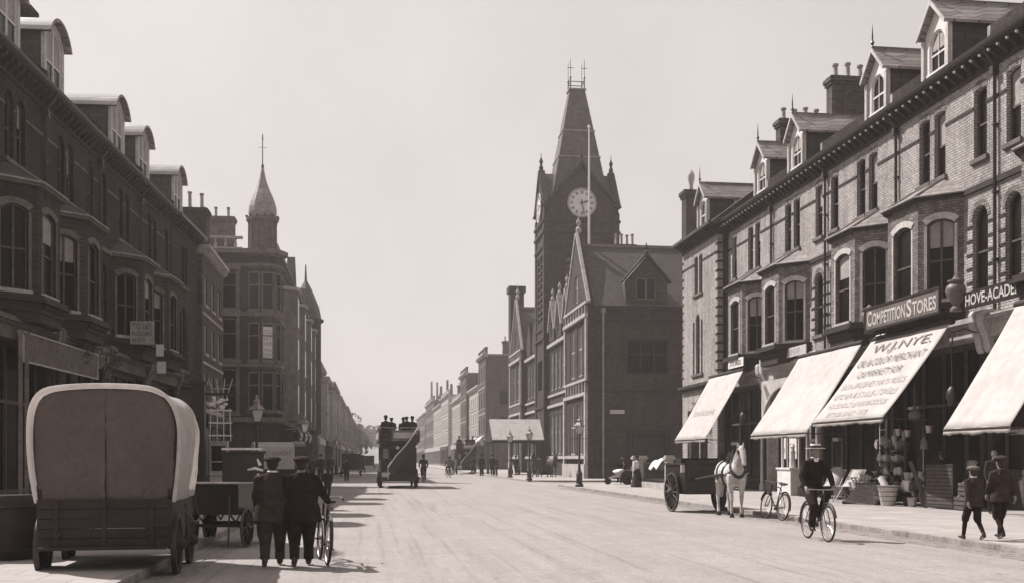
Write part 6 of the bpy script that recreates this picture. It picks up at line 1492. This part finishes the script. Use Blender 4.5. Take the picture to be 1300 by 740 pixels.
b.add(vs, fs); o = b.build('white_cloth', 'cloth_white', smooth=2); m_ = o.modifiers.new('t', 'SOLIDIFY'); m_.thickness = .03; tag(o, 'white cloth bundle draped over the railing near the horse cart', 'cloth'); o.location = (14.1, 50.2, 1.42)
# ------------------------------------------------------------ gas lamps
L0 = make_lamp()
lamps = [(10.98, Ypx(735.5, 10.98), 'gas lamp standing alone at the side street corner before the dark brick hall'), (11.0, Ypx(672, 11), 'gas lamp in front of the tower, right of a pair'), (11.0, Ypx(647.5, 11), 'gas lamp in front of the pale canopy, left of a pair'),
         (-4.0, Ypx(326, -4.0), 'gas lamp on the left behind the two men'), (-3.25, Ypx(386, -3.25), 'second gas lamp on the left, beneath the turreted corner building'), (-3.2, Ypx(427, -3.2), 'third and farthest gas lamp on the left pavement'), (11.1, Ypx(612, 11.1), 'farthest small gas lamp on the right pavement')]
for i, (x, y, lab) in enumerate(lamps):
    if i == 0: L0.location = (x, y, .12); L0['label'] = lab
    else: dup(L0, (x, y, .12), .1*i, lab)
# ------------------------------------------------------------ left side foreground
make_wagon()
hc = make_handcart(); hc.location = (-2.62, 20.3, 0); hc.rotation_euler = (0, 0, radians(-12))
x, y, _ = G(305, 640); o = make_box_cart(); o.location = (-3.0, 31.6, 0) ; o.rotation_euler = (0, 0, radians(8)); o.location = (-3.55, 30.6, 0)
v = make_small_van('small delivery van with a pale lettered tilt, side on behind the two men', 'FAMILY LAUNDRY'); v.location = (-4.2, 48.5, 0); v.rotation_euler = (0, 0, radians(-78))
# display post with wicker stands
T = thing('shop_post', 'thick dark shop post on the left pavement behind the covered wagon', 'post', (-6.75, 43.5, .12)); b = MB(); b.box(-.25, .25, -.25, .25, 0, 4.4); b.box(-.32, .32, -.32, .32, 0, .5); b.box(-.32, .32, -.32, .32, 4.401, 4.55); b.build('shaft', 'dark_paint', T); bx('bracket_beam', 'dark_paint', T, (.25, 1.5, -.05, .05, 4.0, 4.1))
T = thing('wicker_stand', 'white wicker three tier stand hanging from the dark shop post', 'wicker stand', (-5.9, 43.4, 2.3), radians(10)); b = MB()
for k in range(3): z = .2+k*.5; b.box(-.45, .45, -.18, .18, z, z+.05)
for x in (-.4, -.13, .13, .4): b.tube([(x, -.16, 0.0), (x*.9, -.16, 1.3)], .014, 5); b.tube([(x, .16, 0.0), (x*.9, .16, 1.3)], .014, 5)
b.build('frame', 'white_paint', T); b = MB(); random.seed(5)
for k in range(14): b.ball((random.uniform(-.4, .3), random.uniform(-.1, .1), 1.35+random.random()*.35), random.uniform(.05, .1), 7)
b.build('white_bundle', 'cloth_white', T, smooth=True)
T = thing('bamboo_rack', 'thin bamboo rack sprouting above the white wicker stand', 'rack', (-5.9, 43.6, 3.9)); b = MB()
for a in (-.5, -.2, .15, .45): b.tube([(a*.4, 0, 0), (a, 0, .9)], .02, 5)
b.tube([(-.35, 0, .5), (.35, 0, .5)], .018, 5); b.build('cane', 'wood_pale', T)
T = thing('show_case', 'narrow pale show case of white goods beside the dark shop post', 'show case', (-6.05, 44.2, .12)); bx('case', 'cream_paint', T, (-.35, .35, -.2, .2, 0, 2.2)); bx('glass_door', 'glass', T, (-.28, .28, -.215, -.201, 1.0, 2.0)); 
for k in range(3): bx('shelf', 'white_paint', T, (-.3, .3, -.32, -.216, .35+k*.5, .38+k*.5))
# left signs
board('shop_sign', 'long weathered pale fascia sign above the covered wagon, left edge', 'shop sign', (-10.35, 33.6, 4.55), LR, 7.2, .85, 'stone_dark', [("FURNISHING WAREHOUSE", .4, 6.8, .25, .38)], 'sign_mid', 'cream_paint', .04)
board('letting_board', 'pale board reading TO LET ROOMS projecting from the left terrace', 'board', (-9.75, 45.3, 6.3), 0, .95, .95, 'stone', [("TO LET", .08, .87, .62, .24), ("ROOMS", .08, .87, .34, .2), ("AND B", .08, .6, .08, .18)], 'ink', None)
board('notice_card', 'small white card hung in the bay just right of the TO LET board', 'card', (-8.9, 46.2, 5.9), 0, .3, .5, 'paper', None, 'ink', None); board('notice_card', 'lower white card under the other, right of the TO LET board', 'card', (-8.9, 46.4, 5.2), 0, .36, .5, 'paper', None, 'ink', None)
for i, Y in enumerate((39.5, 41.5, 43.0)):
    plant(['leafy trailing plant on the left cornice above the wagon hood', 'second trailing plant on the left cornice', 'third trailing plant on the left cornice, nearest the TO LET board'][i], -10.2+.05*(Y-40), Y, 4.6, .5, 300, 60+i, 'leaf_pale' if i == 1 else 'leaf', False, 'plant', 'trailing_plant')
# posts by the left shop
for i, (px_, lab) in enumerate(((26, 'left one of two thin pale posts behind the covered wagon'), (34, 'right one of two thin pale posts behind the covered wagon'))):
    X = -7.6; b = MB(); b.lathe([(.08, 0), (.08, .3), (.05, .4), (.045, 4.2), (.08, 4.3)], (0,0,0), 10); o = tag(b.build('awning_post', 'stone_dark', smooth=True), lab, 'post'); o.location = (X, Ypx(px_, X), .12)
b = MB(); b.lathe([(.34, 0), (.42, .15), (.44, .5), (.40, .85), (.33, .95)], (0,0,0), 18)
for z in (.15, .78): b.torus((0,0,z), .425, .018, 'z', 24, 5)
o = tag(b.build('barrel', 'wood_dark', smooth=True), 'dark barrel standing on the left pavement beside the covered wagon', 'barrel'); o.location = (-5.3, 16.6, .12)
# ------------------------------------------------------------ bus, horse and cart
bus = make_bus('open-top motor bus with white stair rail and three passengers, centre of the road'); bus.location = (1.55, 58.8, 0); bus.rotation_euler = (0, 0, radians(1))
dup(bus, (9.2*1.2-1.0, 112, 0), radians(-1), 'distant open-top bus behind the far cyclist, with passengers on top')
hs = make_horse('horse', 'white harnessed horse facing the camera at the right kerb', 'horse_white', 'horses in the street'); hs.location = (9.95, 28.5, 0); hs.rotation_euler = (0, 0, radians(177)); hs.scale = (1.02,)*3
ct = make_cart(); ct.location = (9.82, 31.2, 0); ct.rotation_euler = (0, 0, radians(184))
hd = make_horse('horse', 'left of two dark horses standing before the tower entrance', 'horse_dark', 'horses in the street', False); hd.location = (13.6, 86.5, .12); hd.rotation_euler = (0, 0, radians(150))
dup(hd, (14.7, 85.5, .12), radians(190), 'right of two dark horses standing before the tower entrance')
dup(hd, (8.0, 106, 0), radians(170), 'small horse waiting left of the distant open-top bus')
# bath chair
T = thing('bath_chair', 'three wheeled bath chair with pale hood cover on the pavement before the dark side wall', 'bath chair', (14.4, 62.4-2.6, .12), radians(75))
b = MB(); b.box(-.32, .32, -.45, .5, .42, .48); b.prism([(-.5, .48), (.25, .48), (.75, .3), (.8, .42), (.3, .62), (.1, .85), (-.42, .85), (-.55, 1.15), (-.62, 1.15)], -.34, .34, 'x'); b.build('body', 'wicker', T)
for x in (-.42, .42): wheel(T, (x, -.3, .42), .42, 14, .03, .03, .05)
wheel(T, (0, .85, .2), .2, 8, .03, .03, .04)
b = MB(); b.tube([(0, .85, .2), (0, .8, .7), (0, .3, 1.05)], .014, 6); b.tube([(-.2, -.62, 1.05), (-.2, -.85, 1.1), (.2, -.85, 1.1), (.2, -.62, 1.05)], .015, 6); b.build('steering_handle', 'iron', T)
b = MB(); b.ball((0, .1, .75), .33, 12, (1, 1.5, .45)); b.build('rug', 'cloth_white', T, smooth=True)
# ------------------------------------------------------------ bicycles
bk = make_bicycle('bicycle wheeled by the man in a cap on the left')
x, y, _ = G(404, 718); bk.location = (x+.05, y+.55, 0); bk.rotation_euler = (radians(0), radians(3), radians(9))
x, y, _ = G(1036, 688); rider_loc = (8.72, 19.95, 0); RZ2 = radians(178)
b2 = dup(bk, rider_loc, RZ2, 'bicycle ridden by the man in the straw boater')
x, y, _ = G(978, 659); b3 = dup(bk, (10.47, 26.7, 0), radians(3), 'empty bicycle propped against the right kerb beside the white horse'); b3.rotation_euler = (0, radians(7), radians(3))
b4 = dup(bk, (G(538, 612)[0], G(538, 612)[1]+.5, 0), radians(2), 'bicycle of the dark suited cyclist right of the big bus')
b5 = dup(bk, (G(569, 606)[0], G(569, 606)[1], 0), radians(12), 'small far bicycle in front of the distant bus')
# ------------------------------------------------------------ people
MG = 'people in the street'
def at_px(px_, py, z=0): x, y, _ = G(px_, py, z); return (x, y, z)
x, y, _ = G(346, 719); m1 = person('man in dark suit, flat cap and white collar walking away on the left', (x, y, 0), radians(4), 'walk', -1, 1.62, coat='cloth_dark', legs='cloth_dark', near=True, collar=True, group=MG, bulk=1.25)
m1.scale.x *= 1.12; x, y, _ = G(383, 719); m2 = person('stout man in a cap walking away and wheeling a bicycle', (x, y, 0), radians(4), 'push_bike', 1, 1.62, near=True, group=MG, bulk=1.32, hatmat='cloth_dark')
m2.scale.x *= 1.12
person('cyclist in a straw boater riding towards the camera on the right', rider_loc, RZ2, 'ride', 1, 1.78, near=True, hat='boater', collar='front', group=MG, bulk=1.1)
person('smaller boy in cap and white collar walking away on the right pavement', G(1236, 685, .12), radians(2), 'walk', 1, 1.32, coat='cloth_dark', near=True, boy=True, collar=True, group=MG, bulk=1.1, hatmat='cloth_mid')
person('taller boy in cap walking away at the right edge', G(1271, 684, .12), radians(-4), 'walk', -1, 1.5, coat='cloth_dark', near=True, boy=True, group=MG, bulk=1.12, hatmat='cloth_dark')
person('man in dark suit cycling away beside the big open-top bus', (b4.location.x, b4.location.y, 0), radians(2), 'ride', 1, 1.75, hat='bowler', group=MG)
person('distant cyclist in front of the far bus', (b5.location.x, b5.location.y, 0), radians(12), 'ride', 1, 1.72, hat='cap', coat='cloth_mid', group=MG)
PG = 'passengers on top of the buses'
for i, (bxl, dx, dy, ht, lab) in enumerate([(bus, -.7, .35, 'boater', 'passenger in a hat at the left of the big bus top deck'), (bus, .45, .35, 'cap', 'passenger in a cap in the middle of the big bus top deck'), (bus, .80, 1.25, 'bowler', 'passenger in a bowler at the right of the big bus top deck'), (bus, -.35, 2.15, 'cap', 'half hidden passenger behind the hatted one on the big bus'), (bus, .35, 3.05, 'bowler', 'front passenger on the big bus top deck')]):
    c_ = person(lab, (bxl.location.x+dx, bxl.location.y+dy, 3.0), 0, 'sit', 1, 1.75, hat='bowler' if ht == 'boater' else ht, group=PG)
fb = bpy.data.objects['open_top_bus.001']
for dx, lab in ((-.7, 'leftmost passenger on the distant bus'), (.2, 'middle passenger on the distant bus'), (.75, 'rightmost passenger on the distant bus')): person(lab, (fb.location.x+dx, fb.location.y+.35, 3.0), 0, 'sit', 1, 1.75, hat='bowler', group=PG)
ppl = [(416, 632, 0, 'ride', 1.2, 'cap', 'boy in dark clothes seen past the pushed bicycle', 'cloth_black', False),
       (440, 611, .0, 'stand', 1.62, 'bowler', 'man standing in the road beyond the farthest left lamp', 'cloth_black', False),
       (601, 601, .12, 'walk', 1.75, 'bowler', 'left of two men standing under the far slanted awnings', 'cloth_dark', False),
       (611.5, 604, .12, 'stand', 1.78, 'bowler', 'right of two men standing under the far slanted awnings', 'cloth_black', False),
       (625, 603, .12, 'stand', 1.78, 'bowler', 'left of two men side by side before the pale canopy', 'cloth_black', False),
       (630.5, 603.5, .12, 'stand', 1.72, 'cap', 'right of two men side by side before the pale canopy', 'cloth_black', False),
       (396, 613, .12, 'stand', 1.65, 'cap', 'man in a cap near the shop windows of the turreted building', 'cloth_dark', False),
       (407, 612, .12, 'walk', 1.7, 'bowler', 'man in a bowler walking under the shop lamps on the left', 'cloth_black', False),
       (420, 607, .12, 'walk', 1.7, 'cap', 'distant walker on the left pavement near the farthest lamp', 'cloth_dark', False),
       (809, 618, .12, 'stand', 1.62, 'bonnet', 'woman in a pale blouse and hat behind the stone gate pier', 'cloth_white', True),
       (655, 603, .12, 'walk', 1.68, 'bowler', 'man under the pale entrance canopy', 'cloth_dark', False),
       (461, 600, 0, 'walk', 1.7, 'cap', 'tiny figure crossing the road left of the big bus', 'cloth_black', False),
       (1196, 645, .12, 'stand', 1.7, 'cap', 'man in dark clothes standing in the shade beside the wicker panel', 'cloth_black', False),
       (1262, 652, .12, 'stand', 1.7, 'none', 'shop customer in shade behind the two boys', 'cloth_dark', False),
       (790, 614, .12, 'walk', 1.68, 'cap', 'attendant in dark clothes pushing the bath chair', 'cloth_black', False)]
for i, (px_, py, z, kd, h, ht, lab, ct_, wm) in enumerate(ppl):
    x, y, _ = G(px_, py, z)
    if kd == 'ride': kd = 'walk'
    person(lab, (x, y, z), radians([5, 180, 170, 20, 190, 90][i % 6]), kd, 1 if i % 2 else -1, h, hat=ht, coat=ct_, legs='cloth_dark' if wm else 'cloth_black', woman=wm, group=MG)
person('seated passenger wrapped up in the bath chair', (14.5, 59.75, .62), radians(75), 'sit', 1, 1.6, hat='bonnet', coat='cloth_dark', group=MG)
# far traffic
def far_cab(lab, x, y, rz, top):
    T = thing('horse_cab', lab, 'cab', (x, y, 0), rz, 'distant cabs in the left half of the road'); b = MB(); b.prism([(-.7, .6), (.7, .6), (.8, 1.1), (.8, 2.0), (-.8, 2.0), (-.8, 1.1)], -.9, .9, 'y'); b.build('body', 'sign_dark', T, bevel=.04)
    b = MB(); b.box(-.9, .9, -1.05, 1.0, 2.001, 2.08); b.build('roof', top, T); bx('window', 'glass', T, (-.5, .5, -.93, -.905, 1.25, 1.85))
    for x_ in (-.85, .85): wheel(T, (x_, -.6, .5), .5, 10); wheel(T, (x_, .8, .4), .4, 8)
far_cab('distant cab with a pale roof at the left kerb', 0.1-1.6, 118, 0, 'white_paint'); far_cab('dark distant cab beside the far left pavement', -1.7, 96, radians(4), 'dark_paint'); far_cab('faintest cab far down the road', -.2, 160, 0, 'dark_paint')
# far slanted awnings
for i, (Y, lab) in enumerate(((149, 'nearer of two narrow far awnings beside the tall brick block'), (158.5, 'farther of two narrow far awnings beside the tall brick block'))):
    awning(lab, Y+6, Y, 16.0, 4.9, 12.9, 2.6, group='narrow slanted awnings far down the right side')

# ------------------------------------------------------------ more stock crowded round the shop door
random.seed(21)
def broom(i, X, Y, tilt):
    T = thing('broom', ['broom leaning at the left of the bundle by the slatted rack', 'tallest broom in the bundle by the slatted rack', 'broom leaning to the right in the bundle by the slatted rack', 'broom leaning on the shop pier behind the wicker screen', 'second broom behind the wicker screen'][i], 'broom', (X, Y, .12), 0, 'brooms outside the stores'); T.rotation_euler = (tilt, radians(12), 0)
    b = MB(); b.tube([(0,0,0), (0,0,1.25)], .014, 6); b.build('handle', 'wood_pale', T, smooth=True); b = MB(); b.box(-.05, .05, -.16, .16, 1.25, 1.31)
    for k in range(14): b.tube([(random.uniform(-.03,.03), -.15+k*.023, 1.3), (random.uniform(-.06,.06), -.18+k*.028, 1.46)], .012, 4)
    b.build('bristles', 'wicker', T)
for i, (X, Y, t) in enumerate([(16.7, 33.7, .15), (16.75, 33.55, 0), (16.7, 33.4, -.14), (17.6, 29.9, .1), (17.6, 29.7, -.1)]): broom(i, X, Y, t)
def crate(lab, X, Y, z, rz, s_=1, mat='wood_mid'):
    T = thing('crate', lab, 'crate', (X, Y, z), radians(rz), 'crates outside the stores'); T.scale = (s_,)*3
    for k in range(3): bx('side_slat', mat, T, (-.3, .3, -.22, -.20, .03+k*.13, .13+k*.13), (-.3, .3, .20, .22, .03+k*.13, .13+k*.13), (-.32, -.30, -.22, .22, .03+k*.13, .13+k*.13), (.30, .32, -.22, .22, .03+k*.13, .13+k*.13))
    bx('base_board', mat, T, (-.3, .3, -.2, .2, 0, .02)); b = MB()
    for k in range(10): b.ball((random.uniform(-.22, .22), random.uniform(-.13, .13), .33+random.random()*.08), random.uniform(.05, .09), 8)
    b.build('contents', random.choice(['cloth_white', 'terracotta', 'straw', 'leaf_pale']), T, smooth=True)
for q in [('open crate at the foot of the brooms', 16.35, 33.7, .12, -70), ('crate pushed against the foot of the ladder', 17.0, 34.0, .12, -100), ('crate stacked on the one by the ladder', 17.05, 33.95, .53, -80), ('crate beneath the tiered stand, left side', 16.6, 33.2, .12, -95), ('crate right of the wicker screen, half in shade', 16.9, 28.4, .12, -90), ('crate on top of the pair right of the wicker screen', 16.95, 28.3, .53, -96), ('farthest crate beside the white plinth', 17.0, 39.9, .12, -88)]: crate(*q)
def bucket(lab, X, Y, z, s_=1, mat='steel'):
    T = thing('bucket', lab, 'bucket', (X, Y, z), random.random()*3, 'buckets outside the stores'); T.scale = (s_,)*3
    b = MB(); b.lathe([(.10, 0), (.105, .01), (.155, .28), (.165, .29), (.15, .29), (.10, .03)], (0,0,0), 16); b.build('pail', mat, T, smooth=True); b = MB(); b.tube([(.155*cos(pi*k/10), 0, .27+.17*sin(pi*k/10)) for k in range(11)], .007, 5); b.build('handle', 'iron', T)
for q in [('metal bucket between the crate and the waste basket', 16.1, 32.2, .12), ('metal bucket standing before the long plank', 16.5, 30.75, .12), ('small bucket hanging high in the dark shop mouth', 17.2, 32.9, 2.35, .8), ('second hanging bucket, right of the first', 17.2, 32.3, 2.3, .8), ('third hanging bucket, near the bracket lamp', 17.2, 31.0, 2.4, .8), ('dark bucket beside the short boards', 16.7, 31.4, .12, 1.1, 'iron')]: bucket(*q)
for i in range(5):
    b = MB(); b.lathe([(.0+.01, 0), (.16, .01), (.17, .03), (.05, .06), (.01, .06)], (0,0,0), 14, 'x'); small('hanging_pan', ['first', 'second', 'third', 'fourth', 'fifth'][i]+' round pan from the left hanging in the shop mouth', 'pan', 17.25, 34.6-i*.42, 2.1+.12*(i % 2), b, 'steel' if i % 2 else 'lead', 0, 'round pans hanging in the shop mouth')

def ware_table(name, lab, cat, X, Y, rows, n, w_, where, z0=.45):
    T = thing(name, lab, cat, (X, Y, .12), radians(-85)); dy = .3
    for k in range(rows): bx('shelf', 'wood_mid', T, (-w_/2, w_/2, -.15+k*dy, .13+k*dy, z0+k*.25, z0+.03+k*.25))
    for x in (-w_/2+.03, w_/2-.07): bx('leg', 'wood_mid', T, (x, x+.04, -.12, -.08, 0, z0-.001))
    for k in range(rows):
        for i in range(n):
            kd = random.choice(list(kinds)); b = MB(); b.lathe([(r*1.2, z*1.3) for r, z in kinds[kd]], (0,0,0), 12); M = Matrix.Rotation(radians(-85), 3, 'Z') @ Vector((-w_/2+(i+.5)*w_/n, k*dy, 0)); mt = random.choice(['steel', 'white_paint', 'wood_mid', 'terracotta', 'dark_paint', 'wicker'])
            small(names[kd], '%s %s on the %s row of the %s, %s from its left end' % ({'steel': 'metal', 'white_paint': 'white', 'wood_mid': 'brown', 'terracotta': 'clay', 'dark_paint': 'black', 'wicker': 'straw'}[mt], names[kd], ['front', 'middle', 'back'][k], where, ['first', 'second', 'third', 'fourth', 'fifth', 'sixth', 'seventh'][i]), names[kd], X+M.x, Y+M.y, .12+z0+.035+k*.25, b, mt, random.random()*3, 'wares on the low tables outside the stores')
ware_table('trestle_table', 'low stepped table of pots between the waste basket and the long plank', 'table', 16.7, 31.5, 2, 6, 1.3, 'low stepped table')
ware_table('side_table', 'low side table of wares left of the slatted rack, under the awning', 'table', 16.3, 33.9, 2, 5, 1.0, 'low side table', .35)
